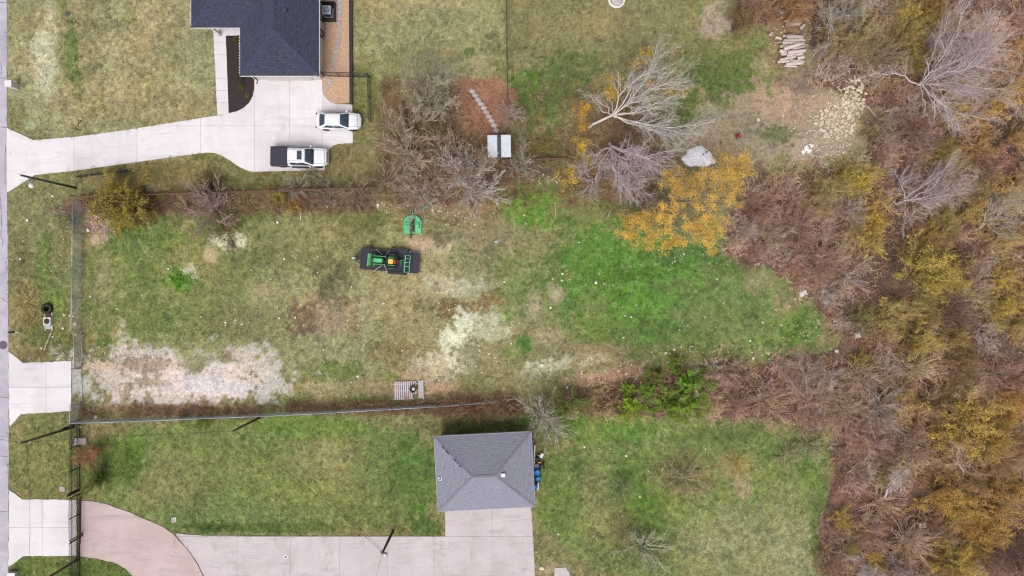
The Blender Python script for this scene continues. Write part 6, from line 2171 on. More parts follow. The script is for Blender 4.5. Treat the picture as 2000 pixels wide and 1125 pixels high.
def shrub_proto(seed, stems=15, L=1.35, lean=(15, 78), PR=None, leaf_n=0, leaf=.1, rad=.02, jitter=.05, flat=1.0):
    rr = random.Random(seed)
    PR = PR or {0: (5, .12, .02, 7, .55, .55, .2), 1: (4, .16, .03, 5, .6, .5, .15), 2: (2, .2, .02, 0, 0, 0, 0), 'rmin': .006}
    out, tips = [], []
    for s in range(stems):
        az = 2 * math.pi * (s + rr.random()) / stems
        el = R(90 - rr.uniform(*lean))
        d = Vector((math.cos(az) * math.cos(el), math.sin(az) * math.cos(el), math.sin(el)))
        grow(rr, Vector((rr.gauss(0, jitter), rr.gauss(0, jitter), 0)), d, L * rr.uniform(.65, 1.15), rad, 0, PR, out, tips)
    S = np.array(out)
    rad_ = np.percentile(np.hypot(S[:, 3], S[:, 4]), 90)
    S[:, :6] /= rad_
    S[:, [2, 5]] *= flat
    wood = S[S[:, 8] == 0][:, :8]
    tw = S[S[:, 8] > 0][:, :8]
    d = {'wood': wood, 'twigs': tw}
    if leaf_n:
        r_ = np.random.default_rng(seed)
        hi = S[S[:, 8] >= 1]
        k = r_.integers(0, len(hi), leaf_n)
        u = r_.random((leaf_n, 1))
        P = hi[k, :3] * (1 - u) + hi[k, 3:6] * u + r_.normal(0, .035, (leaf_n, 3))
        d['leaves'] = P
        d['leaf'] = leaf
    return d


def proto_meshes(name, d, seed):
    m = {'stems': tubes_mesh(name + '_stems', d['wood'], 5, M['bark']), 'twigs': tubes_mesh(name + '_twigs', d['twigs'], 3, M['bark'])}
    if 'leaves' in d:
        m['leaves'] = leaves_mesh(name + '_leaves', d['leaves'], d['leaf'], seed, M['leaf'])
    return m


SP = {}
LEAF_K, TWIG_K = 1.45, 1.6      # leaves and twigs never lie square to the sky: their own colour is lighter than they look


def gain(c, k):
    k = min(k, .8 / max(c))
    return tuple(v * k for v in c)


BARE_PR = {0: (5, .12, .02, 8, .5, .5, .15), 1: (4, .18, .03, 5, .6, .5, .15), 2: (2, .22, .02, 0, 0, 0, 0), 'rmin': .0065}
for k in range(4):
    SP['bare%d' % k] = proto_meshes('bare_shrub', shrub_proto(100 + k, 17, 1.05, (18, 82), BARE_PR, rad=.02), k)
TUFT_PR = {0: (4, .07, -.03, 3, .25, .5, .3), 1: (3, .12, 0, 0, 0, 0, 0), 'rmin': .008}
for k in range(2):
    SP['spray%d' % k] = proto_meshes('spray_shrub', shrub_proto(150 + k, 60, 1.0, (8, 72), TUFT_PR, rad=.014, jitter=.1), k)
UP_PR = {0: (6, .09, .03, 9, .4, .42, .12), 1: (3, .15, .05, 5, .5, .5, .2), 2: (2, .2, .03, 0, 0, 0, 0), 'rmin': .0065}
for k in range(3):
    SP['upright%d' % k] = proto_meshes('upright_shrub', shrub_proto(200 + k, 11, 1.5, (8, 50), UP_PR, rad=.028), k)
for k in range(4):
    SP['leafy%d' % k] = proto_meshes('leafy_shrub', shrub_proto(300 + k, 14, .95, (12, 76), BARE_PR, leaf_n=3200, leaf=.05, rad=.018), k)
for k in range(4):
    SP['haze%d' % k] = proto_meshes('gold_shrub', shrub_proto(330 + k, 16, 1.0, (10, 78), BARE_PR, leaf_n=3400, leaf=.04, rad=.012), k)
for k in range(2):
    SP['sparse%d' % k] = proto_meshes('sparse_leafy_shrub', shrub_proto(350 + k, 15, 1.05, (15, 80), BARE_PR, leaf_n=900, leaf=.06, rad=.018), k)
WEEP_PR = {0: (6, .1, -.05, 9, .6, .5, .2), 1: (4, .12, -.06, 4, .5, .5, .2), 2: (2, .15, -.08, 0, 0, 0, 0), 'rmin': .008}
SP['weep0'] = proto_meshes('weeping_shrub', shrub_proto(400, 18, 1.3, (20, 70), WEEP_PR, leaf_n=3800, leaf=.05, rad=.022), 4)
FEATHER_PR = {0: (7, .1, -.005, 7, .42, .4, .15), 1: (4, .14, .0, 4, .45, .5, .15), 2: (2, .18, 0, 0, 0, 0, 0), 'rmin': .0058}
for k in range(3):
    SP['feather%d' % k] = proto_meshes('feathery_tree', shrub_proto(450 + k, 34, 1.2, (4, 76), FEATHER_PR, rad=.0115, jitter=.12), k)
JUN_PR = {0: (4, .05, .02, 14, .55, .36, .05), 1: (3, .08, .02, 8, .5, .45, .05), 2: (2, .1, .02, 0, 0, 0, 0), 'rmin': .006}
SP['juniper0'] = proto_meshes('juniper', shrub_proto(500, 15, 1.05, (10, 80), JUN_PR, leaf_n=7000, leaf=.05, rad=.02), 5)


def plant(name, label, kind, px, py, rpx, wood=(150, 130, 118), leafc=None, cat='shrub', group=None, zs=1.0, hz=None, var=None):
    """plan position is the middle of the crown"""
    r_ = rpx / PPM
    h = r_ * .8 * zs
    g = B(px, py, h * .55 if hz is None else hz)
    rz = random.uniform(0, 6.28)
    p = thing(name, label, cat, (g.x, g.y, -.04), rz, group)
    pr = SP[kind]
    sc_ = (r_ * random.uniform(.94, 1.06), r_ * random.uniform(.94, 1.06), r_ * zs)
    f = random.uniform(.9, 1.1)
    for part, key in (('stems', 'stems'), ('twigs', 'twigs'), ('leaves', 'leaves')):
        if key in pr:
            if part == 'leaves' and leafc is None:
                continue
            o = bpy.data.objects.new(part, pr[key])
            COL.objects.link(o)
            o.parent = p
            o.scale = sc_
            if part == 'twigs':
                o['kind'] = 'stuff'
            c = gain(A(*leafc), LEAF_K) if part == 'leaves' else gain(A(*wood), TWIG_K)
            o.color = (c[0] * f, c[1] * f, c[2] * f, 1)
    return p


def guided_tree(name, label, seed, base, limbs, wood, r0=.22, fork=None, PR=None, leaf_clumps=None, leafc=None, leaf=.17, leaf_n=5000, cat='tree', stub=None):
    """tree whose main limbs run from the base (through an optional fork) to given plan points and heights"""
    rr = random.Random(seed)
    b0 = G(*base)
    t_ = thing(name, label, cat, (b0.x, b0.y, -.05))
    out, tips = [], []
    PR = PR or {0: (7, .05, 0, 9, .5, .34, .25), 1: (5, .17, .02, 6, .62, .5, .12), 2: (3, .2, .02, 4, .65, .5, .15), 3: (2, .25, 0, 0, 0, 0, 0), 'rmin': .0055}
    fk = Vector((0, 0, .8)) if fork is None else G(fork[0], fork[1], fork[2]) - b0
    trunk = []
    n = 4
    prev = Vector((0, 0, -.1))
    for i in range(1, n + 1):
        u = i / n
        q_ = Vector((fk.x * u * u * .4 + fk.x * u * .6, fk.y * u * u * .4 + fk.y * u * .6, fk.z * u ** .8)) + Vector((rr.gauss(0, .04), rr.gauss(0, .04), 0))
        if i == n:
            q_ = fk.copy()
        trunk.append((*prev, *q_, r0 * (1.15 - .45 * (i - 1) / n), r0 * (1.15 - .45 * i / n)))
        prev = q_
    limb_pts = []
    for (x, y, z) in limbs:
        tip = G(x, y, z) - b0
        st = fk + Vector((rr.gauss(0, .08), rr.gauss(0, .08), rr.uniform(-.5, .1)))
        st.z = max(.1, st.z)
        v = tip - st
        L = v.length
        perp = v.cross(Vector((rr.gauss(0, 1), rr.gauss(0, 1), .4))).normalized() * L * rr.uniform(.06, .17)
        ns = 7
        pts = [st.lerp(tip, k / ns) + perp * math.sin(math.pi * k / ns) + Vector((rr.gauss(0, .13), rr.gauss(0, .13), rr.gauss(0, .08))) * (1 if 0 < k < ns else 0) for k in range(ns + 1)]
        rl = min(r0 * .5, .0075 * L + .016)
        for k in range(ns):
            out.append((*pts[k], *pts[k + 1], max(.009, rl * (1 - .85 * k / ns)), max(.008, rl * (1 - .85 * (k + 1) / ns)), 0))
        limb_pts.append(pts)
        nch = int(max(6, L * 2.4))
        for c in range(nch):
            u = .22 + .78 * (c + rr.random()) / nch
            k = min(ns - 1, int(u * ns))
            q_ = pts[k].lerp(pts[k + 1], u * ns - k)
            dk_ = (pts[k + 1] - pts[k]).normalized()
            side = dk_.cross(Vector((rr.gauss(0, 1), rr.gauss(0, 1), rr.gauss(0, 1)))).normalized()
            a = .68 * rr.uniform(.4, 1.3)
            nd = dk_ * math.cos(a) + side * math.sin(a) + Vector((0, 0, .1))
            grow(rr, q_, nd.normalized(), L * .34 * (1.2 - .6 * u) * rr.uniform(.6, 1.2), max(.009, rl * (1 - .8 * u) * .6), 1, PR, out, tips)
    S = np.array(out)
    c = gain(A(*wood), 1.5)
    for part, seg, ns in (('trunk', trunk, 9), ('limbs', S[S[:, 8] <= 1][:, :8], 5), ('twigs', S[S[:, 8] > 1][:, :8], 3)):
        o = bpy.data.objects.new(part, tubes_mesh(part, seg, ns, M['bark']))
        COL.objects.link(o)
        o.parent = t_
        o.color = (*c, 1)
        if part == 'twigs':
            o['kind'] = 'stuff'
    if leafc is not None:
        r_ = np.random.default_rng(seed)
        if leaf_clumps:
            Ps = []
            for (x, y, z, rx, ry) in leaf_clumps:
                g = G(x, y, z) - b0
                n = int(leaf_n * rx * ry)
                # leaves gather in sprays inside the clump
                ks = max(5, int(rx * ry / 36))
                cen = r_.normal(0, .48, (ks, 3)) * [rx / PPM, ry / PPM, .5 * (rx + ry) / PPM * .6]
                kk = r_.integers(0, ks, n)
                dv = r_.normal(size=(n, 3))
                dv[:, 2] = np.abs(dv[:, 2]) * .9
                dv /= np.linalg.norm(dv, axis=1, keepdims=True)
                Ps.append(np.array(g) + cen[kk] + dv * (r_.uniform(.3, .7, ks)[kk] * r_.uniform(.02, 1.1, n) ** .7)[:, None])
            P = np.concatenate(Ps)
        else:
            hi = S[S[:, 8] >= 1]
            k = r_.integers(0, len(hi), leaf_n)
            u = r_.random((leaf_n, 1))
            P = hi[k, :3] * (1 - u) + hi[k, 3:6] * u + r_.normal(0, .05, (leaf_n, 3))
        o = bpy.data.objects.new('crown', leaves_mesh('crown', P, leaf, seed, M['leaf']))
        COL.objects.link(o)
        o.parent = t_
        o.color = (*gain(A(*leafc), LEAF_K), 1)
    return t_


GREY = (178, 166, 168)
PALEW = (196, 184, 186)
MAUVE = (168, 150, 152)
PBR = (164, 134, 120)
TANW = (186, 164, 138)
DBR = (112, 90, 76)
OLW = (140, 128, 92)

# the big pale bare tree at the upper right
guided_tree('bare_tree', 'large pale mauve bare tree splayed to the upper right over the thicket', 11, (1793, 166), [(1895, 2, 8.5), (1880, -12, 7.5), (1935, 18, 9.5), (1958, 38, 10.5), (1972, 66, 10.5), (1978, 100, 11), (1972, 140, 10.5), (1975, 175, 10),
    (1968, 200, 9.5), (1950, 235, 7.5), (1940, 170, 9), (1930, 95, 9.5), (1905, 60, 8.5), (1888, 262, 4.0), (1872, 245, 3.6), (1814, 238, 2.2), (1672, 155, 1.4)], (192, 176, 178), .17, (1800, 162, 2.2))
guided_tree('bare_tree', 'pale grey bare tree with long limbs reaching right between yellow shrubs', 12, (1150, 249), [(1283, 86, 9.5), (1300, 98, 9), (1338, 140, 9), (1345, 158, 8.5), (1330, 182, 7.5), (1310, 130, 9), (1398, 236, 6), (1388, 258, 5), (1322, 200, 6), (1365, 262, 5),
    (1130, 182, 5), (1150, 178, 5.5), (1180, 180, 5), (1340, 262, 4)], (186, 178, 174), .15, (1198, 224, 3.4))
guided_tree('bare_tree', 'pale mauve bare tree with limbs fanning downwards left of orange tree', 13, (1190, 281), [(1126, 342, 5), (1150, 382, 5.5), (1140, 330, 5), (1195, 326, 6), (1232, 384, 6.5), (1246, 376, 6.5), (1262, 384, 6.5), (1250, 350, 7), (1312, 352, 6.5), (1300, 330, 6.5),
    (1345, 284, 5.5), (1332, 302, 5), (1285, 318, 6), (1215, 372, 6)], (190, 174, 178), .15, (1194, 286, 1.6))
# orange cottonwood in the middle
clumps = [(1216, 444, 5, 14, 14), (1226, 464, 5, 14, 12), (1450, 322, 7, 16, 18), (1456, 342, 7, 12, 14), (1440, 366, 7, 16, 16), (1414, 313, 6, 18, 12), (1312, 356, 7, 18, 16), (1240, 442, 6, 30, 24), (1262, 470, 6, 26, 18), (1232, 430, 5, 20, 16), (1290, 440, 7, 26, 22), (1296, 478, 6, 24, 14), (1270, 415, 6, 30, 14), (1310, 410, 8, 24, 20), (1342, 372, 8, 36, 24), (1328, 345, 7, 28, 20), (1374, 342, 7, 24, 16),
          (1376, 400, 9, 30, 22), (1388, 430, 9, 26, 20), (1400, 462, 8, 20, 22), (1370, 455, 8, 30, 18), (1348, 440, 8, 22, 18), (1410, 350, 8, 34, 28), (1432, 320, 7, 24, 22), (1425, 390, 8, 18, 20), (1335, 476, 6, 18, 12), (1386, 488, 7, 16, 12), (1318, 468, 6, 16, 16)]
guided_tree('cottonwood', 'large orange and gold leafed tree in the middle of the photo', 21, (1300, 395), [(c[0], c[1], c[2]) for c in clumps], (150, 138, 124), .24, (1306, 384, 2.5),
            {0: (7, .05, 0, 6, .5, .3, .3), 1: (3, .12, .02, 4, .5, .5, .15), 2: (2, .16, .02, 0, 0, 0, 0), 'rmin': .0075}, clumps, (208, 168, 80), .1, 1.75)
gl = (205, 164, 52)
guided_tree('yellow_tree', 'slender golden leafed tree behind the pale bare tree limbs', 22, (1215, 200), [(1200, 160, 5), (1205, 182, 5), (1235, 135, 6), (1258, 120, 6.5), (1262, 150, 6)], (150, 136, 110), .1, None, None,
            [(1200, 166, 5, 17, 24), (1197, 186, 4.6, 15, 14), (1243, 128, 6, 12, 14), (1262, 112, 6.4, 12, 16), (1270, 160, 5, 22, 14)], gl, .1, 1.1)
guided_tree('yellow_tree', 'golden shrubby tree at the left foot of the pale bare tree', 23, (1145, 235), [(1138, 210, 4), (1132, 225, 4), (1145, 245, 3)], (150, 130, 100), .08, None, None,
            [(1140, 214, 4, 15, 20), (1133, 228, 3.4, 14, 14), (1143, 246, 2.6, 12, 14)], (206, 156, 52), .1, 1.1)
guided_tree('yellow_tree', 'yellow leafed tree beside the short board fence', 24, (1130, 300), [(1128, 272, 4), (1138, 310, 4), (1112, 345, 3.5), (1098, 352, 3)], (150, 134, 96), .1, None, None,
            [(1132, 275, 4, 18, 16), (1140, 300, 4, 18, 20), (1108, 335, 3.5, 18, 14), (1096, 352, 3, 14, 12), (1120, 355, 3, 14, 10)], (200, 168, 56), .1, 1.0)
guided_tree('yellow_tree', 'pale yellow leafed tree below right of the bare tree tips', 25, (1270, 225), [(1290, 180, 4), (1320, 185, 4), (1265, 205, 3), (1300, 205, 4)], (150, 134, 96), .09, None, None,
            [(1296, 178, 4, 20, 14), (1325, 178, 4, 16, 12), (1266, 204, 3, 18, 12), (1280, 190, 3.6, 16, 12)], (206, 172, 70), .1, .6)

# bare trees round the house lot
TPR = {0: (7, .05, 0, 9, .5, .34, .25), 1: (4, .12, .04, 7, .45, .5, .15), 2: (3, .14, .04, 5, .45, .5, .2), 3: (2, .2, 0, 0, 0, 0, 0), 'rmin': .0105}
def ring_limbs(cx, cy, n, r0, z, seed, ex=1.0):
    rr = random.Random(seed)
    return [(cx + r0 * ex * math.cos(a) * rr.uniform(.6, 1.1), cy + r0 * math.sin(a) * rr.uniform(.6, 1.1), z * rr.uniform(.75, 1.1)) for a in [2 * math.pi * (k + rr.random() * .7) / n for k in range(n)]]


for (lab, seed, base, cx, cy, n, r0, z, wood, rr0) in (
        ('large grey green bare tree with feathery top right of the gravel yard', 31, (838, 200), 828, 148, 13, 52, 6, (160, 154, 130), .18),
        ('bare grey tree rising from the ring of white stones', 32, (832, 226), 842, 205, 9, 40, 4.5, (176, 164, 146), .15),
        ('bare brown tree below the stepping stones beside the metal sheets', 36, (922, 318), 926, 318, 11, 36, 3.4, (156, 138, 116), .13)):
    guided_tree('bare_tree', lab, seed, base, ring_limbs(cx, cy, n, r0, z, seed), wood, rr0, None, TPR)
plant('bare_tree', 'wide brown feathery bare tree left of the stone ring tree', 'feather0', 782, 252, 52, (158, 136, 114), None, 'tree', zs=1.1)
plant('bare_tree', 'large spreading tan bare tree below the parked white sedan', 'feather1', 792, 298, 66, (176, 158, 136), None, 'tree', zs=1.1)
plant('bare_tree', 'tangled brown feathery tree in the middle of the shrub cluster', 'feather2', 866, 282, 54, (160, 138, 114), None, 'tree', zs=1.1)
plant('bare_tree', 'olive brown bare tree between stone ring tree and red mulch', 'feather0', 878, 232, 40, (142, 124, 96), None, 'tree', zs=1.0)
plant('bare_tree', 'dull brown bare tree low in the shrub cluster by the board fence end', 'feather2', 850, 345, 50, (166, 142, 120), None, 'tree', zs=1.0)
plant('bare_shrub', 'pale grey feathery bare shrub above the right end of the mower deck', 'feather1', 903, 332, 54, (184, 172, 166))
plant('bare_shrub', 'pale grey fan of twigs at the lower right of the shrub cluster', 'feather0', 942, 378, 48, (182, 170, 166))
plant('bare_shrub', 'greyish bare shrub directly above the green mower deck', 'feather2', 818, 378, 50, (170, 152, 142))
plant('bare_shrub', 'brown bare shrub over the right end of the board fence', 'bare1', 748, 350, 46, (142, 124, 104))
plant('bare_shrub', 'olive leafed shrub between stone ring tree and brown trees', 'sparse0', 852, 240, 34, (130, 110, 84), (128, 124, 58))
plant('bare_shrub', 'pale twiggy shrub beside the row of stepping stones on red mulch', 'bare2', 996, 225, 28, (170, 152, 142))
plant('bare_shrub', 'grey tangled shrub right of the metal sheets', 'bare3', 1022, 320, 40, (158, 148, 136))
plant('bare_shrub', 'olive yellow shrub between metal sheets and short board fence', 'sparse1', 1060, 290, 34, (136, 122, 84), (140, 130, 62))
plant('bare_shrub', 'brown weedy shrub left of the metal sheets', 'bare0', 935, 285, 26, (128, 108, 84))
rg = thing('stone_ring', 'broken ring of white stones around a bare tree trunk', 'stone ring', G(832, 222))
for k in range(15):
    a = R(150 + k * 14)
    MB().box((.75 * math.cos(a), .75 * math.sin(a), .06), (.2, .14, .16), a + random.uniform(-.3, .3)).build('stone', M['white_stone'], rg, bevel=.03)

# shrubs along the fences
plant('weeping_shrub', 'wide olive gold weeping shrub over the left end of the board fence', 'weep0', 236, 392, 62, (140, 124, 70), (150, 134, 56))
plant('weeping_shrub', 'dark olive half of the weeping shrub against the board fence', 'weep0', 275, 402, 42, (110, 98, 58), (112, 102, 48))
plant('bare_shrub', 'mauve brown bare shrub over the board fence left of centre', 'feather1', 412, 405, 54, (162, 138, 132))
plant('bare_shrub', 'dark sparse leafed sapling above the board fence left of centre', 'sparse0', 405, 362, 32, (110, 94, 70), (88, 84, 44))
plant('bare_shrub', 'shrub with dark leaf tips hanging over the pale patch of ground', 'sparse1', 440, 450, 34, (140, 122, 90), (92, 84, 44))
plant('bare_shrub', 'small grey bare shrub leaning over the chain link fence corner', 'upright2', 140, 428, 26, (124, 112, 106))
plant('bare_shrub', 'grey bare shrub on the board fence below the pickup truck', 'upright0', 578, 366, 28, (156, 142, 136))
plant('bare_shrub', 'wispy mauve bare shrub on the board fence right of the pickup', 'bare1', 640, 378, 36, (150, 132, 122))
plant('bare_shrub', 'thin brown bare shrub on the fence line above white rubble', 'bare2', 695, 380, 36, (146, 126, 108))
plant('bare_shrub', 'olive yellow upright weed clump beside the white pipe', 'leafy0', 578, 405, 16, (150, 126, 66), (176, 146, 62))
plant('bare_shrub', 'olive weed clump on the board fence left of the white pipe', 'leafy1', 545, 382, 22, (140, 120, 66), (160, 140, 62))
plant('bare_shrub', 'faint green twiggy shrub above the fence between drive and lot', 'bare3', 610, 345, 30, (140, 132, 96))
plant('bare_shrub', 'rust brown dense bush inside the iron fence', 'leafy2', 178, 888, 25, (140, 104, 78), (166, 122, 88))
plant('green_bush', 'dark green leafy bush inside the iron fence', 'leafy3', 192, 932, 30, (90, 86, 50), (100, 112, 52), 'bush')
plant('green_bush', 'small yellow green plant at the corner of the mulch bed', 'leafy0', 471, 170, 7, (90, 100, 40), (112, 122, 44), 'plant')
plant('green_bush', 'round green plant at the top of the mulch bed by the house wall', 'leafy1', 463, 80, 9, (90, 100, 40), (96, 116, 40), 'plant')
plant('green_bush', 'dark green plant under the garage eave in the mulch bed', 'leafy2', 470, 155, 8, (70, 80, 36), (70, 84, 36), 'plant')
plant('green_bush', 'tiny pale plant at the lower end of the mulch bed', 'leafy3', 482, 188, 5, (110, 110, 60), (150, 150, 80), 'plant')
plant('green_bush', 'bright green weed on the top edge of the lower lawn below the fence', 'leafy0', 398, 822, 18, (96, 96, 40), (108, 126, 44), 'weed')
plant('green_bush', 'low bright green weed clump in the left half of the weedy lot', 'leafy1', 350, 548, 20, (90, 120, 40), (96, 148, 48), 'weed', zs=.35)
plant('bare_shrub', 'pale grey bare shrub over the top right corner of the garage', 'feather2', 1066, 818, 58, (176, 162, 154))
plant('green_bush', 'dark green bush behind the pale shrub at the garage corner', 'leafy2', 1105, 790, 36, (100, 94, 58), (104, 122, 54), 'bush')
plant('bare_shrub', 'brown red twiggy brush on the fence above the garage roof', 'spray1', 925, 800, 30, (148, 110, 84))
plant('bare_shrub', 'orange brown brush spilling over the fence end', 'spray0', 880, 798, 22, (144, 98, 82))
plant('bare_shrub', 'brown twiggy brush on the fence line left of the dark green bush', 'bare0', 985, 792, 30, (136, 108, 84))
# juniper clump
for i, (x, y, r_, c, lab) in enumerate(((1348, 752, 30, (110, 150, 50), 'large bright green feathery juniper right of the red twig clump'), (1310, 790, 24, (116, 148, 46), 'lower middle bright green juniper branch mass'),
                                        (1228, 794, 20, (136, 166, 40), 'yellow green juniper at the lower left of the clump'), (1265, 762, 15, (120, 156, 52), 'small green juniper tip left of the red twig clump'),
                                        (1227, 758, 12, (140, 168, 60), 'small pale green juniper sprig above the yellow green one'), (1345, 792, 24, (128, 150, 56), 'lower right olive green juniper'),
                                        (1320, 705, 12, (130, 140, 60), 'thin olive sprig standing above the juniper clump'), (1280, 735, 16, (96, 122, 44), 'dark green juniper top at the upper left of the clump'))):
    plant('juniper', lab, 'juniper0', x, y, r_ * 1.4, (104, 96, 52), c, 'juniper')
plant('bare_shrub', 'red brown ball of bare twigs among the green junipers', 'bare2', 1293, 745, 24, (168, 132, 112))
plant('bare_shrub', 'pink brown twig mass below the red twig ball', 'bare1', 1312, 805, 22, (168, 134, 112))
plant('bare_shrub', 'small pale bare shrub left of the junipers', 'bare3', 1200, 785, 26, (170, 134, 108))
# shrubs on the lower right lawn
plant('bare_shrub', 'small grey green bare shrub right of the garage on the lawn', 'upright0', 1212, 950, 28, (140, 142, 110))
plant('bare_shrub', 'wide low brown bare shrub in the middle of the right lawn', 'bare0', 1336, 936, 46, (150, 138, 108), zs=.6)
plant('bare_shrub', 'wide grey bare shrub near the bottom of the right lawn', 'bare1', 1258, 1072, 52, (156, 158, 132), zs=.7)
plant('bare_shrub', 'dim brown bare shrub left above the wide grey one', 'bare2', 1215, 1040, 30, (146, 134, 98), zs=.6)
plant('bare_shrub', 'pale olive bare shrub at the top right of the right lawn', 'bare3', 1540, 888, 30, (160, 152, 118))
plant('bare_shrub', 'pale bare shrub beside the thicket at the right lawn edge', 'bare0', 1582, 872, 34, (160, 152, 124))
plant('grass_clump', 'tall dry tan grass clump at the top of the right lawn', 'spray0', 1440, 905, 26, (176, 158, 98), None, 'grass clump', zs=.6)
plant('grass_clump', 'bushy dry brown grass clump on the verge left of the tyre', 'spray1', 48, 592, 30, (170, 152, 100), None, 'grass clump', zs=.6)
plant('grass_clump', 'dry brown grass clump below the big one on the verge', 'spray0', 56, 628, 22, (166, 148, 96), None, 'grass clump', zs=.6)

# the thicket on the right: shrubs that can be told apart
YEL = [(1676, 358, 26, (206, 186, 40), 'brightest yellow shrub at the upper left of the thicket'), (1642, 352, 18, (158, 140, 50), 'olive shrub just left of the brightest yellow one'),
       (1712, 430, 24, (206, 172, 44), 'golden shrub below the brightest yellow one'), (1697, 470, 30, (188, 164, 66), 'pale olive gold shrub below the golden one'),
       (1800, 532, 52, (182, 162, 56), 'widest olive yellow shrub in the middle of the thicket'), (1835, 548, 36, (184, 166, 60), 'right lobe of the widest olive yellow shrub'),
       (1955, 545, 24, (190, 164, 58), 'yellow shrub near the right edge at half height'), (1962, 596, 26, (206, 176, 48), 'bright yellow upright shrub near the right edge'),
       (1940, 640, 16, (196, 170, 60), 'small yellow shrub below the bright upright one'), (1738, 612, 34, (166, 146, 66), 'olive tan shrub left of the dark hollow'),
       (1685, 618, 24, (96, 106, 42), 'green leafed shrub at the lawn side of the thicket'), (1792, 668, 38, (170, 148, 60), 'olive shrub below the dark hollow'),
       (1866, 660, 22, (168, 142, 56), 'small olive shrub right of the dark hollow'), (1679, 702, 17, (160, 146, 50), 'little yellow green shrub in a pale grass ring'),
       (1885, 832, 62, (178, 150, 52), 'largest olive gold shrub in the lower thicket'), (1930, 862, 40, (178, 148, 56), 'gold shrub at the lower right of the largest one'),
       (1758, 780, 26, (196, 158, 84), 'tan gold shrub left above the largest olive one'), (1992, 782, 24, (214, 154, 60), 'orange shrub on the right edge below the middle'),
       (1730, 925, 16, (164, 152, 66), 'small lemon shrub left of the pale leaning tree'), (1798, 986, 16, (184, 156, 50), 'small yellow shrub right of the pale root fan'),
       (1835, 965, 32, (200, 156, 66), 'tan orange shrub right of the pale leaning tree'), (1870, 985, 34, (188, 152, 50), 'gold shrub in the lower right thicket'),
       (1945, 990, 46, (192, 150, 62), 'large orange gold shrub at the lower right'), (1985, 958, 28, (192, 150, 62), 'orange gold shrub on the right edge above the large one'),
       (1930, 1035, 34, (194, 152, 62), 'orange shrub below the large orange gold one'), (1905, 1010, 22, (206, 150, 50), 'small orange shrub left of the large orange gold one'),
       (1645, 1012, 20, (184, 158, 54), 'yellow shrub at the lawn edge near the bottom'), (1662, 1075, 14, (186, 170, 44), 'small bright yellow shrub near the bottom left of the thicket'),
       (1704, 1084, 16, (184, 152, 46), 'small gold shrub right of the small bright yellow one'), (1862, 1100, 42, (182, 154, 44), 'wide yellow shrub at the bottom edge of the thicket'),
       (1782, 32, 30, (188, 164, 58), 'yellow shrub at the top edge of the thicket'), (1830, 22, 24, (170, 140, 60), 'olive shrub right of the top edge yellow one'),
       (1768, 78, 28, (164, 138, 56), 'olive shrub below the top edge yellow one'), (1994, 92, 24, (212, 152, 48), 'orange shrub on the right edge near the top'),
       (1905, 232, 26, (188, 146, 66), 'orange shrub below the tips of the big pale tree'), (1945, 205, 34, (184, 146, 56), 'gold shrub right of the big pale tree'),
       (1868, 150, 26, (166, 140, 66), 'dim olive shrub beneath the big pale tree limbs'), (1980, 170, 24, (190, 150, 56), 'gold shrub on the right edge beside the big pale tree'),
       (1972, 368, 34, (184, 150, 70), 'tan gold shrub on the right edge a third down'), (1890, 415, 32, (180, 152, 66), 'pale gold shrub below the grey forked tree'),
       (1848, 425, 22, (158, 148, 60), 'small olive green shrub left of the pale gold one'), (1608, 372, 32, (164, 146, 80), 'tan yellow shrub left of the brightest yellow one'),
       (1842, 302, 18, (178, 158, 50), 'small yellow green shrub above the grey forked tree'), (1815, 455, 20, (158, 128, 40), 'dark gold shrub in the hollow above the widest shrub'),
       (1985, 270, 26, (184, 146, 72), 'orange tan shrub on the right edge a quarter down'), (1905, 290, 22, (190, 148, 72), 'orange shrub above the grey forked tree tips'),
       (1620, 70, 30, (150, 132, 72), 'olive tan shrub right of the log pile'), (1690, 60, 34, (158, 146, 96), 'pale olive tan shrub at the top of the thicket'),
       (1545, 20, 34, (150, 108, 60), 'rust brown shrub at the top edge left of the logs'), (1455, 40, 28, (128, 100, 60), 'dark brown shrub at the top edge left of the pile'),
       (1880, 700, 24, (134, 106, 54), 'dim brown olive shrub in the right thicket'), (1980, 640, 20, (172, 148, 66), 'tan yellow shrub on the right edge just below the middle'),
       (1960, 470, 26, (186, 152, 60), 'gold shrub on the right edge above the yellow upright'), (1790, 120, 22, (170, 150, 60), 'olive yellow shrub left of the big pale tree base')]
for i, (x, y, r_, c, lab) in enumerate(YEL):
    plant('yellow_shrub' if c[0] > 150 else 'thicket_shrub', lab, 'haze%d' % (i % 4), x, y, r_ * 1.08, (160, 138, 100), tuple(min(250, int(v * 1.12 + (18 if i_ == 2 else 4))) for i_, v in enumerate(c)), 'shrub', 'leafy shrubs in the right thicket', zs=1.25)
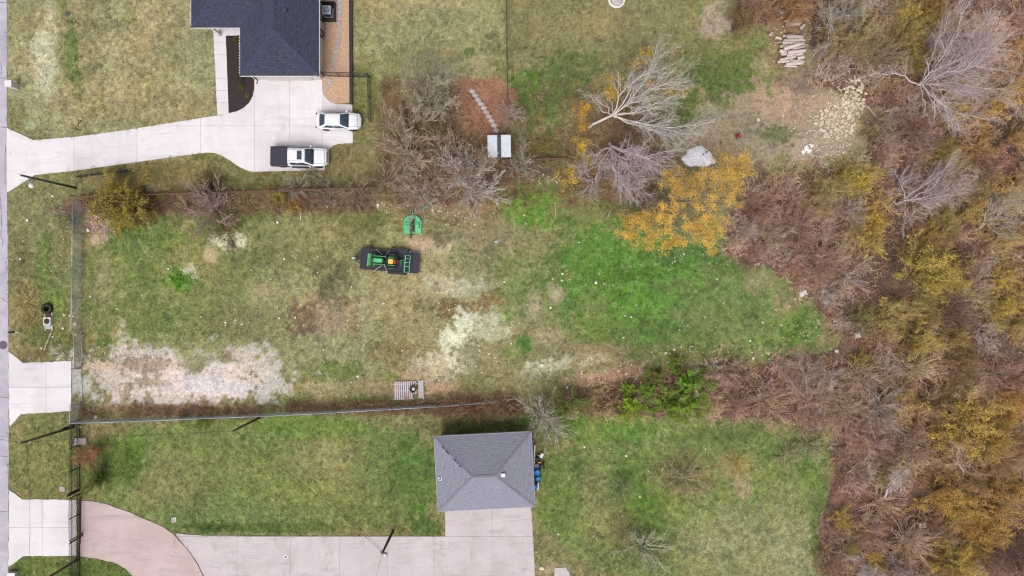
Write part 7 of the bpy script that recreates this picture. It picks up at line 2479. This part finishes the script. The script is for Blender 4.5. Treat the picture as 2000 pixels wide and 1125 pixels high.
BARES = [(1722, 985, 34, (196, 166, 140), 'spray0', 'pale tan root fan of twigs in the lower thicket'), (1780, 1062, 46, (196, 166, 142), 'spray1', 'pale pink tan twig fan near the bottom of the thicket'),
         (1700, 1045, 40, (172, 138, 122), 'bare0', 'pink brown tangle left of the bottom twig fan'), (1658, 545, 42, (166, 148, 140), 'bare1', 'grey pink twig mound at the thicket edge by the lawn'),
         (1605, 520, 40, (160, 128, 116), 'bare2', 'pink brown twig mound left of the grey pink one'), (1662, 410, 34, (182, 168, 166), 'bare3', 'pale mauve spiky shrub below the brightest yellow one'),
         (1560, 440, 44, (158, 126, 110), 'bare0', 'brown tangled shrub right of the orange tree'), (1505, 460, 40, (160, 130, 114), 'bare1', 'pink tan arching shrub beside the white plank'),
         (1480, 400, 38, (144, 112, 96), 'bare2', 'brown shrub directly right of the orange tree'), (1755, 355, 24, (186, 170, 172), 'upright0', 'small mauve star shaped bare shrub'),
         (1795, 720, 34, (206, 182, 148), 'spray1', 'bleached grass tuft with long blades in the dark hollow'), (1685, 730, 36, (186, 158, 130), 'spray0', 'tan grass ring around a little yellow shrub'),
         (1570, 740, 44, (162, 136, 124), 'bare3', 'pink brown shrub at the lower lawn corner'), (1600, 770, 40, (172, 140, 122), 'bare0', 'pink tan shrub below the lower lawn corner'),
         (1500, 790, 44, (178, 146, 126), 'spray1', 'long pink tan brush along the lower hedge'), (1440, 790, 40, (172, 138, 118), 'spray0', 'pink brown brush right of the junipers'),
         (1430, 730, 36, (150, 122, 110), 'bare1', 'brown bare shrub above the lower hedge'), (1650, 800, 44, (178, 152, 128), 'bare2', 'tan bare shrub where the hedge meets the thicket'),
         (1720, 800, 44, (184, 168, 160), 'feather1', 'pale grey feathery shrub in the lower thicket'), (1700, 860, 50, (160, 130, 122), 'bare3', 'mauve brown shrub beside the right lawn corner'),
         (1770, 870, 46, (156, 124, 112), 'bare0', 'brown shrub left of the largest olive gold one'), (1660, 930, 44, (150, 116, 102), 'bare1', 'brown tangle at the lawn edge beside the lemon shrub'),
         (1850, 360, 46, (176, 152, 132), 'bare2', 'tan bare shrub under the grey forked tree'), (1940, 320, 46, (150, 110, 98), 'bare3', 'red brown shrub near the right edge a quarter down'),
         (1790, 255, 46, (138, 104, 88), 'bare0', 'dark brown shrub right of the rock heap'), (1720, 250, 40, (132, 108, 92), 'bare1', 'dark tangle just right of the rock heap'),
         (1650, 30, 44, (158, 150, 138), 'feather0', 'grey feathery shrub at the top right of the log pile'), (1720, 110, 40, (150, 130, 110), 'bare2', 'brown shrub above the rock heap'),
         (1740, 200, 30, (140, 110, 90), 'bare3', 'brown shrub at the foot of the big pale tree'), (1900, 110, 50, (156, 118, 108), 'bare0', 'pink brown shrub under the big pale tree crown'),
         (1950, 730, 50, (158, 124, 108), 'bare1', 'brown shrub on the right side just below the middle'), (1860, 610, 44, (120, 92, 84), 'bare2', 'dark brown shrub in the hollow'),
         (1820, 790, 44, (170, 138, 118), 'bare3', 'pink tan shrub above the largest olive gold one'), (1960, 900, 44, (172, 142, 112), 'bare0', 'tan shrub at the right edge below the largest gold one'),
         (1890, 930, 46, (164, 132, 112), 'bare1', 'tan brown shrub between the gold shrubs'), (1990, 1090, 50, (120, 92, 84), 'bare2', 'dark brown shrub in the bottom right corner'),
         (1940, 1100, 40, (134, 106, 96), 'bare3', 'brown shrub left of the bottom right corner'), (1630, 1100, 40, (150, 120, 100), 'bare0', 'brown shrub at the bottom left of the thicket'),
         (1745, 1110, 40, (160, 136, 136), 'upright1', 'mauve shrub at the bottom edge of the thicket'), (1880, 500, 40, (120, 94, 84), 'bare1', 'dark brown shrub right of the widest olive yellow one')]
for i, (x, y, r_, c, k, lab) in enumerate(BARES):
    plant('bare_shrub', lab, k, x, y, r_, c, None, 'shrub', 'bare shrubs in the right thicket', zs=1.1)
for (lab, seed, base, limbs, wood, r0, fork) in (
        ('grey forked bare tree reaching right across the middle thicket', 41, (1752, 398), [(1888, 342, 7), (1898, 362, 7), (1880, 378, 6.5), (1850, 325, 6), (1870, 300, 6.5), (1862, 400, 5), (1762, 452, 3.5), (1745, 340, 3), (1735, 375, 2.4)], (180, 166, 168), .15, (1770, 390, 1.6)),
        ('grey bare tree leaning to the right edge below the forked one', 42, (1908, 448), [(1992, 362, 7), (1998, 385, 7), (2010, 410, 7), (2005, 430, 6), (1960, 395, 6), (1995, 470, 5)], (172, 164, 156), .15, (1925, 432, 1.6)),
        ('pale leaning tree with mauve top in the lower thicket', 43, (1722, 975), [(1752, 925, 5), (1765, 912, 5.5), (1758, 935, 5), (1745, 930, 4.5)], (196, 178, 180), .11, (1734, 955, 1.6)),
        ('pale forked bare branch beside the mauve brown shrub at right lawn', 44, (1652, 925), [(1700, 895, 2.4), (1704, 880, 3), (1690, 900, 2)], (186, 164, 154), .06, (1675, 905, 1.2)),
        ('fallen grey limb on the dark tangle below the rock heap', 45, (1690, 205), [(1735, 262, .8), (1742, 240, .9), (1715, 250, .6)], (178, 158, 154), .13, (1712, 228, .5)),
        ('pale bare tree in the upper left of the thicket above the rock heap', 46, (1640, 75), [(1600, 10, 4), (1640, -5, 5), (1665, 0, 5), (1620, 60, 3), (1590, 100, 2), (1580, 120, 1.6)], (170, 160, 152), .1, (1632, 72, 1.2)),
        ('grey bare tree at the lower hedge with many fine limbs', 47, (1580, 790), [(1560, 700, 4), (1600, 700, 4), (1540, 740, 4), (1620, 745, 4.5), (1570, 830, 3), (1600, 840, 3)], (168, 152, 140), .1, (1582, 785, 1)),
        ('mauve bare tree at the bottom of the thicket', 48, (1680, 1085), [(1675, 1125, 4), (1690, 1135, 5), (1710, 1130, 4), (1640, 1078, 3), (1655, 1090, 3)], (184, 168, 172), .1, (1682, 1092, 1.2)),
        ('tan forked tree left of the largest olive gold shrub', 49, (1880, 925), [(1860, 880, 5), (1872, 870, 5), (1850, 910, 4), (1900, 905, 4), (1865, 870, 5)], (192, 166, 140), .1, (1872, 905, 1.5)),
        ('grey twiggy tree with bright limbs right of the bleached grass tuft', 50, (1885, 790), [(1925, 735, 5), (1915, 750, 5), (1900, 760, 4), (1930, 760, 5), (1870, 770, 3)], (190, 156, 136), .1, (1895, 778, 1.4)),
        ('dark grey tree fan near the right edge at the yellow upright shrub', 51, (1900, 650), [(1935, 632, 4), (1930, 650, 4), (1945, 640, 4.5), (1920, 665, 3.5)], (172, 158, 160), .09, (1912, 645, 1.2))):
    guided_tree('bare_tree', lab, seed, base, limbs, wood, r0, fork)

# ------------------------------------------------------------------ brush that nobody could count
brush = []
for k in range(4):
    d = shrub_proto(600 + k, 13, 1.0, (15, 85), BARE_PR, rad=.014)
    me = tubes_mesh('brush', np.concatenate([d['wood'], d['twigs']]), 3, M['twig_i'])
    brush.append(bpy.data.objects.new('brush', me))
HAIR_PR = {0: (4, .09, -.02, 4, .3, .5, .25), 1: (3, .14, 0, 0, 0, 0, 0), 'rmin': .0095}
for k in range(5):
    d = shrub_proto(650 + k, 54, .9, (10, 88), HAIR_PR, rad=.012, jitter=.32)
    me = tubes_mesh('brush', np.concatenate([d['wood'], d['twigs']]), 3, M['twig_i'])
    brush.append(bpy.data.objects.new('brush', me))


def rand_in(n, x0, x1, y0, y1, seed):
    r_ = np.random.default_rng(seed)
    return r_.uniform(x0, x1, n), r_.uniform(y0, y1, n), r_


bx_, by_, r_ = rand_in(5600, 1150, 2180, -90, 1220, 51)
k = woods_mask(bx_, by_)
bx_, by_ = bx_[k], by_[k]
ROCKY = ((bx_ - 1640) / 60) ** 2 + ((by_ - 220) / 76) ** 2 < 1
bx_, by_ = bx_[~ROCKY], by_[~ROCKY]
dens = fbm(bx_, by_, 70, 3, 71)
k = dens > .41
bx_, by_ = bx_[k], by_[k]
pal = np.array([A(170, 140, 122), A(186, 158, 134), A(150, 118, 102), A(176, 160, 152), A(128, 98, 86), A(170, 148, 108), A(192, 168, 146), A(166, 134, 124)])
ci_ = np.clip((fbm(bx_, by_, 60, 2, 81) * 11.0 - 1.6 + r_.normal(0, 1.2, len(bx_))), 0, 7).astype(int)
bc = pal[ci_] * r_.uniform(.6, 1.25, (len(bx_), 1)) * 2.85
bc = bc * np.minimum(1, .78 / bc.max(1, keepdims=True))
for (x_, y_, rr_, c_, _l) in YEL:      # the undergrowth beneath the leafy shrubs shares their olive and gold
    w_ = np.clip(1.5 - np.hypot(bx_ - x_, by_ - y_) / (rr_ * 1.25), 0, .45)[:, None]
    bc = bc * (1 - w_) + np.array(A(*c_)) * 1.5 * w_
rot = np.stack([r_.normal(0, .12, len(bx_)), r_.normal(0, .12, len(bx_)), r_.uniform(0, 6.28, len(bx_))], -1)
scatter('brush_thicket', np.stack([(bx_ - CX0) / PPM, (CY0 - by_) / PPM, np.full(len(bx_), -.05)], -1), bc, r_.uniform(.55, 1.5, len(bx_)), rot, r_.integers(0, 9, len(bx_)), brush,
        'dense tangle of bare brown and mauve brush filling the right side', 'brush')
# brush on the board fence line and under the house trees
Q = []
for (x0, x1, y0, y1, n) in ((165, 730, 384, 414, 190), (750, 890, 150, 400, 110), (880, 1010, 270, 400, 70), (1000, 1280, 280, 400, 110), (160, 540, 796, 812, 60), (560, 860, 790, 803, 90), (855, 1015, 778, 806, 90), (1100, 1220, 760, 808, 60), (1420, 1560, -10, 40, 30), (1180, 1280, 230, 280, 30)):
    a, b, _ = rand_in(n, x0, x1, y0, y1, int(x0 + y0))
    Q.append(np.stack([a, b], -1))
Q = np.concatenate(Q)
qc = np.array([A(148, 122, 98), A(140, 104, 88), A(152, 136, 96), A(132, 110, 88)])[r_.integers(0, 4, len(Q))] * r_.uniform(.75, 1.15, (len(Q), 1)) * 2.0
brush2 = [o.copy() for o in brush]
rot = np.stack([np.zeros(len(Q)), np.zeros(len(Q)), r_.uniform(0, 6.28, len(Q))], -1)
scatter('fence_brush', np.stack([(Q[:, 0] - CX0) / PPM, (CY0 - Q[:, 1]) / PPM, np.full(len(Q), -.04)], -1), qc, r_.uniform(.35, .95, len(Q)), rot, r_.integers(0, 9, len(Q)), brush2,
        'low dry brush and weeds along the fence lines and under the bare trees', 'brush')

# grass
def tuft(seed, n, h, spread, w_, lean):
    r_ = np.random.default_rng(seed)
    V, F = [], []
    for i in range(n):
        a = r_.uniform(0, 6.28)
        b0 = np.array([r_.normal(0, spread), r_.normal(0, spread), 0])
        hh = h * r_.uniform(.5, 1.2)
        ln_ = lean * r_.uniform(.3, 1.3) * hh
        d = np.array([math.cos(a), math.sin(a), 0])
        s = np.array([-d[1], d[0], 0]) * w_ * r_.uniform(.6, 1.2)
        m_ = b0 + d * ln_ * .4 + [0, 0, hh * .65]
        t_ = b0 + d * ln_ + [0, 0, hh * .8]
        i0 = len(V)
        V += [b0 - s, b0 + s, m_ + s * .8, m_ - s * .8, t_]
        F += [(i0, i0 + 1, i0 + 2, i0 + 3), (i0 + 3, i0 + 2, i0 + 4)]
    me = bpy.data.meshes.new('tuft')
    me.from_pydata([tuple(map(float, v)) for v in V], [], F)
    me.materials.append(M['blade_i'])
    return bpy.data.objects.new('tuft', me)


def not_paved(px, py):
    m = np.ones(px.shape, bool)
    for p in PAVED:
        m &= ~inpoly(px, py, p)
    m &= ~inpoly(px, py, [(360, -60), (630, -60), (630, 158), (475, 158), (475, 62), (360, 62)])
    m &= ~inpoly(px, py, [(862, 868), (1028, 858), (1034, 985), (868, 992)])
    return m


NT = 210000
tx, ty_, r_ = rand_in(NT, -30, 2030, -30, 1155, 61)
tcov, tgr = cover(tx, ty_)
k = (r_.random(NT) < tgr ** 1.3 * .95) & not_paved(tx + r_.normal(0, 1.3, NT), ty_ + r_.normal(0, 1.3, NT))
tx, ty_, tcov = tx[k], ty_[k], tcov[k]
n = len(tx)
green = np.clip((tcov[:, 1] - tcov[:, 0]) / (tcov[:, 1] + 1e-3) * 2.2 + .3, 0, 1)
straw = np.array(A(196, 184, 138))
mixs = (r_.random(n) < .22 * (1 - green * .7))[:, None] * r_.uniform(.2, .75, (n, 1))
jit = r_.uniform(.55, 1.5, (n, 1)) * (1 + r_.normal(0, .05, (n, 3)))
gc_ = np.clip((tcov * (1 - mixs) + straw * mixs) * jit * 1.12, .01, .9)
tufts = [tuft(i, 16, .075, .07, .006, 1.5) for i in range(4)] + [tuft(10 + i, 12, .12, .05, .007, 1.3) for i in range(2)]
rot = np.stack([np.zeros(n), np.zeros(n), r_.uniform(0, 6.28, n)], -1)
scatter('grass', np.stack([(tx - CX0) / PPM, (CY0 - ty_) / PPM, -.05 * fbm(tx, ty_, 30, 3, 77) - .01], -1), gc_, r_.uniform(.7, 2.0, n), rot, r_.integers(0, 6, n), tufts,
        'short olive, tan and green grass covering the lots', 'grass')

# fallen leaves in the thicket and under the trees
def leaf_patch(seed):
    r_ = np.random.default_rng(seed)
    P = np.stack([r_.normal(0, .22, 14), r_.normal(0, .22, 14), r_.uniform(.01, .05, 14)], -1)
    me = leaves_mesh('leaf_patch', P, .1, seed, M['leaf_litter_i'], 1.6)
    return bpy.data.objects.new('leaf_patch', me)


lx, ly, r_ = rand_in(26000, 1150, 2080, -40, 1165, 91)
k = woods_mask(lx, ly)
lx, ly = lx[k], ly[k]
ex, ey, _ = rand_in(1800, 740, 1290, 160, 420, 92)
lx, ly = np.concatenate([lx, ex]), np.concatenate([ly, ey])
k = not_paved(lx, ly)
lx, ly = lx[k], ly[k]
n = len(lx)
pal = np.array([A(150, 116, 92), A(122, 90, 72), A(176, 140, 104), A(96, 74, 62), A(158, 108, 66), A(140, 118, 104)])
lc = pal[r_.integers(0, 6, n)] * r_.uniform(.8, 1.35, (n, 1))
scatter('fallen_leaves', np.stack([(lx - CX0) / PPM, (CY0 - ly) / PPM, np.full(n, -.03)], -1), lc, r_.uniform(.7, 1.6, n), np.stack([np.zeros(n), np.zeros(n), r_.uniform(0, 6.28, n)], -1), r_.integers(0, 3, n), [leaf_patch(i) for i in range(3)],
        'brown fallen leaves on the thicket floor and under the bare trees', 'leaves')

# ------------------------------------------------------------------ rocks
def rock_mesh(seed, mat):
    rr = random.Random(seed)
    bm = bmesh.new()
    bmesh.ops.create_icosphere(bm, subdivisions=1, radius=.5)
    for v in bm.verts:
        v.co *= rr.uniform(.7, 1.15)
        v.co.z *= .62
    me = bpy.data.meshes.new('rock')
    bm.to_mesh(me)
    bm.free()
    me.materials.append(mat)
    return me


rock_me = [rock_mesh(i, M['rock']) for i in range(6)]
white_me = [rock_mesh(20 + i, M['white_stone']) for i in range(3)]


def rock(label, px, py, s, group=None, white=False, cat='rock', z=None):
    o = bpy.data.objects.new('rock', random.choice(white_me if white else rock_me))
    COL.objects.link(o)
    g = G(px, py)
    o.location = (g.x, g.y, s * .12 if z is None else z)
    o.rotation_euler = (random.uniform(-.3, .3), random.uniform(-.3, .3), random.uniform(0, 6.28))
    o.scale = (s * random.uniform(.8, 1.3), s * random.uniform(.7, 1.1), s * random.uniform(.7, 1.1))
    return tag(o, label, cat, group)


rock('largest white boulder at the lower corner of the chain link fence', 187, 814, .62, None, True)
rock('pale triangular rock on the lawn below the fence corner', 157, 834, .3, None, True)
rock('white rock beside the thin stick on the verge', 81, 680, .24, None, True)
rock('round white bucket sized stone at the upper fence corner', 169, 404, .38, None, True)
rock('white block lying on red soil at the upper fence corner', 172, 449.5, .42, None, True)
rock('pale rock on the verge left of the fence corner shrub', 120, 406, .3)
rock('white rock in the grass below the board fence left of the white pipe', 543, 434, .34, None, True)
rock('white stone in the bright grass left of the wide green patch', 1164, 552, .4, None, True)
rock('white stone alone in the bright green patch', 1233, 619, .26, None, True)
rock('single white stone below the bright green patch', 1218, 659, .26, None, True)
rock('orange tan rock on bare soil above the orange tree', 1481, 234, .5)
rock('pale flat rock on the grass near the dry patches below centre', 1058, 714, .5)
lot = [(205, 398), (212, 430), (232, 418), (300, 400), (420, 401), (495, 384), (530, 405), (565, 392), (600, 398), (625, 400), (655, 392), (700, 405), (739, 401), (755, 415), (780, 405), (860, 405), (845, 410), (862, 412), (985, 550), (650, 518), (528, 545),
       (620, 500), (556, 505), (545, 622), (635, 643), (576, 621), (594, 636), (690, 596), (749, 592), (740, 590), (625, 685), (632, 684), (700, 736), (667, 750), (685, 748), (676, 773), (875, 603), (877, 605), (915, 613), (940, 626), (962, 640), (900, 655), (955, 690),
       (929, 715), (942, 727), (887, 690), (857, 743), (970, 707), (1000, 640), (1015, 632), (1036, 605), (1075, 600), (1098, 535), (1112, 545), (1100, 488), (1130, 474), (1024, 420), (1027, 437), (1080, 545), (1097, 548), (1180, 555), (1190, 557), (1170, 535), (1275, 495),
       (1317, 509), (1232, 520), (1300, 690), (1317, 683), (1350, 676), (1304, 706), (1252, 728), (1268, 729), (1303, 708), (1372, 711), (1388, 711), (1400, 705), (1435, 712), (1465, 665), (1472, 700), (1490, 630), (1500, 690), (1400, 545), (1420, 510), (1475, 517), (1482, 515),
       (1515, 605), (1530, 622), (1557, 682), (1508, 690), (1560, 690), (1598, 628), (1525, 635), (1107, 756), (1175, 765), (1137, 730), (176, 580), (186, 585), (178, 620), (180, 632), (229, 603), (175, 695), (183, 710), (205, 688), (230, 692), (256, 690), (300, 697),
       (302, 702), (286, 706), (380, 640), (441, 629), (440, 635), (460, 624), (473, 634), (442, 680), (385, 520), (372, 528), (330, 525), (362, 555), (395, 545), (126, 615), (120, 632), (124, 642), (137, 616), (144, 617), (146, 632), (148, 655), (40, 505), (47, 470), (104, 383), (53, 430)]
def rock_place(x, y):
    if x < 150:
        return 'small pale rock in the verge grass near the chain link fence', 'rocks on the verge'
    if y < 420 and x < 900:
        return 'small pale rock in the rubble row below the board fence', 'rocks below the board fence'
    if x < 490:
        return ('small pale rock on the left half of the weedy lot' if y < 600 else 'small pale rock in grass above the pale pad'), ('rocks on the left of the lot' if y < 600 else 'rocks above the pale pad')
    if x < 800:
        return 'small pale rock on the dry grass around the trailer and pallet', 'rocks in the middle of the lot'
    if x < 1090:
        return 'small pale rock on the dry patches right of the trailer', 'rocks on the dry patches'
    if y > 660:
        return 'small pale rock along the hedge row left of the thicket', 'rocks along the lower hedge'
    return 'small pale rock in the green grass below the orange tree', 'rocks in the green grass'


for i, (x, y) in enumerate(lot):
    lab, grp = rock_place(x, y)
    rock(lab, x + random.uniform(-1, 1), y + random.uniform(-1, 1), random.choice((.16, .2, .24, .3, .34)), grp, random.random() < .6)
for i, (x, y) in enumerate(((1223, 890), (1238, 900), (1141, 873), (1170, 876), (1192, 877), (1175, 901), (1294, 916), (1266, 920), (1213, 997), (1216, 1008), (1090, 1043), (1159, 1047), (1119, 1041), (1047, 1078), (1250, 970), (1608, 924), (1378, 877))):
    rock('small white rock lying in the grass of the right lawn', x, y, random.choice((.16, .2, .28)), 'white rocks on the right lawn', True)
o = rock('pale rock at the bottom edge between drive and slab', 1058, 1110, .55)

# rock heap at the edge of the thicket
heap = []
r_ = np.random.default_rng(17)
cand = []
while len(cand) < 320:
    x, y = r_.uniform(1585, 1700), r_.uniform(150, 300)
    a = ((x - 1668) / 24) ** 2 + ((y - 192) / 42) ** 2 < 1
    b = ((x - 1632) / 40) ** 2 + ((y - 238) / 34) ** 2 < 1
    if (a or b) and x + (y - 200) * .1 < 1695:
        cand.append((x, y))
for x, y in cand[:190]:
    rock('pale rounded rock in the heap below the pale bare tree', x, y, float(r_.uniform(.24, .5)), 'rocks of the heap beside the thicket')
def small_stone(seed):
    return bpy.data.objects.new('stone', rock_mesh(seed, M['stone_i']))
sx_l, sy_l = [], []
for (cx, cy, rx, ry, n) in ((1655, 200, 32, 50, 300), (1625, 240, 42, 38, 300), (1600, 300, 50, 34, 90), (1560, 230, 60, 60, 60), (620, 400, 160, 16, 330), (250, 405, 90, 16, 90), (190, 430, 22, 40, 90), (900, 640, 90, 80, 110), (370, 530, 26, 22, 60), (230, 690, 90, 20, 90),
                           (1160, 730, 110, 24, 110), (1050, 350, 60, 12, 90), (1400, 690, 160, 34, 90), (700, 600, 520, 190, 260), (1300, 560, 240, 140, 110), (1560, 640, 60, 60, 70), (100, 560, 50, 120, 60), (1630, 320, 70, 50, 120), (860, 420, 80, 30, 70), (1530, 60, 40, 60, 60)):
    sx_l.append(r_.normal(cx, rx * .5, n))
    sy_l.append(r_.normal(cy, ry * .5, n))
sx2, sy2 = np.concatenate(sx_l), np.concatenate(sy_l)
k = not_paved(sx2, sy2)
sx2, sy2 = sx2[k], sy2[k]
n = len(sx2)
sc2 = np.array([A(228, 216, 196), A(206, 188, 166), A(240, 236, 226)])[r_.integers(0, 3, n)] * r_.uniform(.8, 1.1, (n, 1))
scatter('rubble_stones', np.stack([(sx2 - CX0) / PPM, (CY0 - sy2) / PPM, np.full(n, .0)], -1), sc2, r_.uniform(.06, .2, n), np.stack([np.zeros(n), np.zeros(n), r_.uniform(0, 6.28, n)], -1), r_.integers(0, 3, n), [small_stone(70 + i) for i in range(3)],
        'small pale stones and rubble strewn over soil and grass', 'stones')

# white gravel heap
bm = bmesh.new()
bmesh.ops.create_grid(bm, x_segments=44, y_segments=32, size=1.0)
for v in bm.verts:
    x, y = v.co.x, v.co.y
    d = math.sqrt(x * x + y * y)
    wob = .12 * math.sin(3 * math.atan2(y, x)) + .06 * math.sin(7 * math.atan2(y, x) + 1)
    h = max(0, 1 - (d * (1.08 + wob)) ** 2.2)
    v.co = Vector((x * 1.85, y * 1.22, h * .5 - .08 + random.uniform(-.025, .025) * (1 if h > 0 else 0)))
me = bpy.data.meshes.new('gravel_heap')
bm.to_mesh(me)
bm.free()
M['white_gravel'] = pm('white_gravel', (.86, .85, .88), (.74, .72, .76), 24, .95, .012, 30)
me.materials.append(M['white_gravel'])
o = bpy.data.objects.new('gravel_heap', me)
COL.objects.link(o)
o.location = G(1364, 307.5)
tag(o, 'low round heap of white gravel above the orange tree', 'gravel heap')
for (x, y) in ((1367, 306), (1378, 298), (1372, 303)):
    rock('dark lump on top of the white gravel heap', x, y, .22, 'dark lumps on the gravel heap', z=.38)
for o_ in [q_ for q_ in COL.objects if q_.get('group') == 'dark lumps on the gravel heap']:
    me2 = o_.data.copy()
    me2.materials[0] = M['plastic_black']
    o_.data = me2

# white scraps and bags
def scrap(label, px, py, sx, sy, h, rz=0.0, seed=1, cat='debris', mat='white_sheet', name='white_debris'):
    rr = random.Random(seed)
    bm = bmesh.new()
    bmesh.ops.create_grid(bm, x_segments=9, y_segments=9, size=.5)
    for v in bm.verts:
        e = max(abs(v.co.x), abs(v.co.y)) * 2
        v.co.z = h * (1 - e ** 3) * rr.uniform(.4, 1.0) + .02
        v.co.x = v.co.x * sx * rr.uniform(.88, 1.08)
        v.co.y = v.co.y * sy * rr.uniform(.88, 1.08)
    me = bpy.data.meshes.new(name)
    bm.to_mesh(me)
    bm.free()
    me.materials.append(M[mat])
    o = bpy.data.objects.new(name, me)
    COL.objects.link(o)
    o.location = G(px, py)
    o.rotation_euler = (0, 0, rz)
    return tag(o, label, cat)


for i, (x, y, s1, s2) in enumerate(((1574, 290, .8, .7), (1584, 284, .7, .6), (1568, 296, .6, .5), (1580, 295, .6, .5))):
    o = rock('white broken concrete lump in the small pile beside the thicket', x, y, s1, 'white lumps beside the thicket', True)
scrap('flat white panel scrap at the right tip of the green lot', 1569, 573, .85, .55, .12, .4, 2)
scrap('crumpled white bag in the thicket below the green lot tip', 1675, 654, .6, .6, .35, .2, 3, 'bag')
scrap('small white bag on the thicket floor below the green leafed shrub', 1634, 685.5, .4, .34, .2, 0, 4, 'bag')
scrap('white sheet scrap beside the junipers at the end of a stick', 1397, 717, .65, .5, .25, .3, 5)
scrap('small white scrap in the dark hollow of the thicket', 1879, 612, .34, .2, .12, 0, 6)
scrap('another white scrap just above the one in the dark hollow', 1887, 603, .32, .22, .12, .6, 7)
scrap('white scrap beside the broken branches at the lot tip', 1613, 588, .6, .35, .15, .3, 8)
scrap('pale blue plastic scrap on the grass right of the mower deck', 970, 472, .5, .28, .1, .2, 9, mat='ac_metal')
scrap('pale plastic scrap on soil left of the upper fence corner rubble', 174, 411, .4, .34, .15, 0, 10)
scrap('small white bag at the top of the pale log stack', 1527, 23, .5, .6, .3, 0, 11, 'bag')
scrap('grey rag in the hollow above the big pale tree base', 1786, 112, 1.4, 1.1, .3, .4, 12, 'cloth', 'ac_side')
bxw = thing('white_box', 'white plastic box in the bottom right thicket', 'box', G(1797, 1024), R(4))
MB().box((0, 0, .2), (.62, .44, .4)).build('body', M['white_sheet'], bxw, bevel=.04)
MB().box((0, 0, .42), (.66, .48, .06)).build('lid', M['white_paint'], bxw, bevel=.02)
MB().bar((-.12, -.02, .47), (.16, -.02, .47), .06, .03).build('handle', M['plastic_black'], bxw)
rdt = thing('red_toy', 'small red plastic vehicle on bare soil above the orange tree', 'toy', G(1441, 265.5), R(20))
MB().box((0, 0, .16), (.5, .3, .2)).build('body', M['red_plastic'], rdt, bevel=.05)
MB().box((-.1, 0, .3), (.2, .24, .12)).build('seat', M['plastic_black'], rdt, bevel=.03)
for sx in (-.2, .2):
    for sy in (-.17, .17):
        wheel('wheel', rdt, (sx, sy, .1), .1, .06, 1 if sy > 0 else -1)
sr = thing('fire_ring', 'ring of pale stones on the grass at the top edge', 'stone ring', G(1204, 0))
for k in range(18):
    a = k * 2 * math.pi / 18
    MB().box((.8 * math.cos(a), .8 * math.sin(a), .1), (.3, .2, .24), a + R(90) + random.uniform(-.2, .2)).build('stone', M['white_stone'], sr, bevel=.04)
MB().lathe((0, 0, 0), [(.7, 0), (.6, .03), (0, .04)], 20).build('ash_bed', M['concrete_old'], sr, True)

# ------------------------------------------------------------------ logs
def log(label, x0, y0, x1, y1, r0, z, group='logs of the stack'):
    a, b = G(x0, y0, 0), G(x1, y1, 0)
    v = b - a
    L = v.length
    o = thing('log', label, 'log', (a + b) / 2 + Vector((0, 0, z)), math.atan2(v.y, v.x), group)
    rr = random.Random(int(x0 * 7 + y0))
    n = 6
    MB().tube([(-L / 2 + L * k / n, rr.uniform(-.02, .02) if 0 < k < n else 0, rr.uniform(-.015, .015)) for k in range(n + 1)], [r0 * rr.uniform(.88, 1.1) for _ in range(n + 1)], 10).build('bark', M['log'], o, True)
    for s in (-1, 1):
        MB().lathe((s * (L / 2 + .002), 0, 0), [(r0 * .86, 0), (0, .006)], 10, M=Matrix.Rotation(R(90 * s), 4, 'Y')).build('cut_end', M['log_end'], o)
    return o


LG = [(1526, 72.5, 1550, 69, .12, .25), (1533, 74, 1565, 75, .2, .42), (1528, 81, 1570, 80, .17, .3), (1525, 85.5, 1568, 87, .2, .34), (1522, 92, 1540, 90, .15, .2), (1526, 100, 1561, 89, .2, .62), (1545, 98, 1570, 92.5, .13, .34), (1520, 101, 1530, 102, .2, .3), (1522, 104, 1545, 100, .16, .22),
      (1535, 106, 1570, 101, .2, .44), (1524, 108, 1536, 107, .14, .22), (1534, 111.5, 1566, 107, .16, .3), (1520, 119, 1552, 112, .17, .32), (1517, 122, 1541, 120, .15, .18), (1555, 116, 1568, 113, .2, .34), (1541, 119, 1569, 122, .17, .24), (1533, 127, 1566, 124, .17, .22), (1530, 129.5, 1556, 131, .1, .12), (1512, 84, 1530, 82.5, .06, .1), (1558, 86, 1576, 89, .06, .2)]
nm = ['topmost thin', 'thick orange ended', 'long third', 'thick fourth', 'short left', 'slanting uppermost', 'rust tinted', 'stubby left', 'short slanting', 'thick middle', 'small buried left', 'slim middle', 'long lower left', 'lower left split', 'stout right', 'long lower right', 'lowest thick', 'thin bottom', 'thin left', 'thin right']
for (x0, y0, x1, y1, r0, z), w_ in zip(LG, nm):
    log(w_ + ' grey log in the pale log stack at the lawn corner', x0, y0, x1, y1, r0, z)
log('lower of two brown logs lying above the pale log stack', 1533, 48.5, 1561, 47.5, .22, .2, 'logs above the stack')
log('upper of two brown logs lying above the pale log stack', 1530, 43, 1558, 41.5, .14, .26, 'logs above the stack')
log('short slanting brown log right of the two above the stack', 1562, 57, 1570, 49, .16, .14, 'logs above the stack')
log('small upright stump log left of the pale log stack', 1502, 71, 1506, 65, .18, .16, 'logs above the stack')
log('white forked log end at the left of the stack top', 1513, 74, 1524, 76, .14, .16, 'logs above the stack')
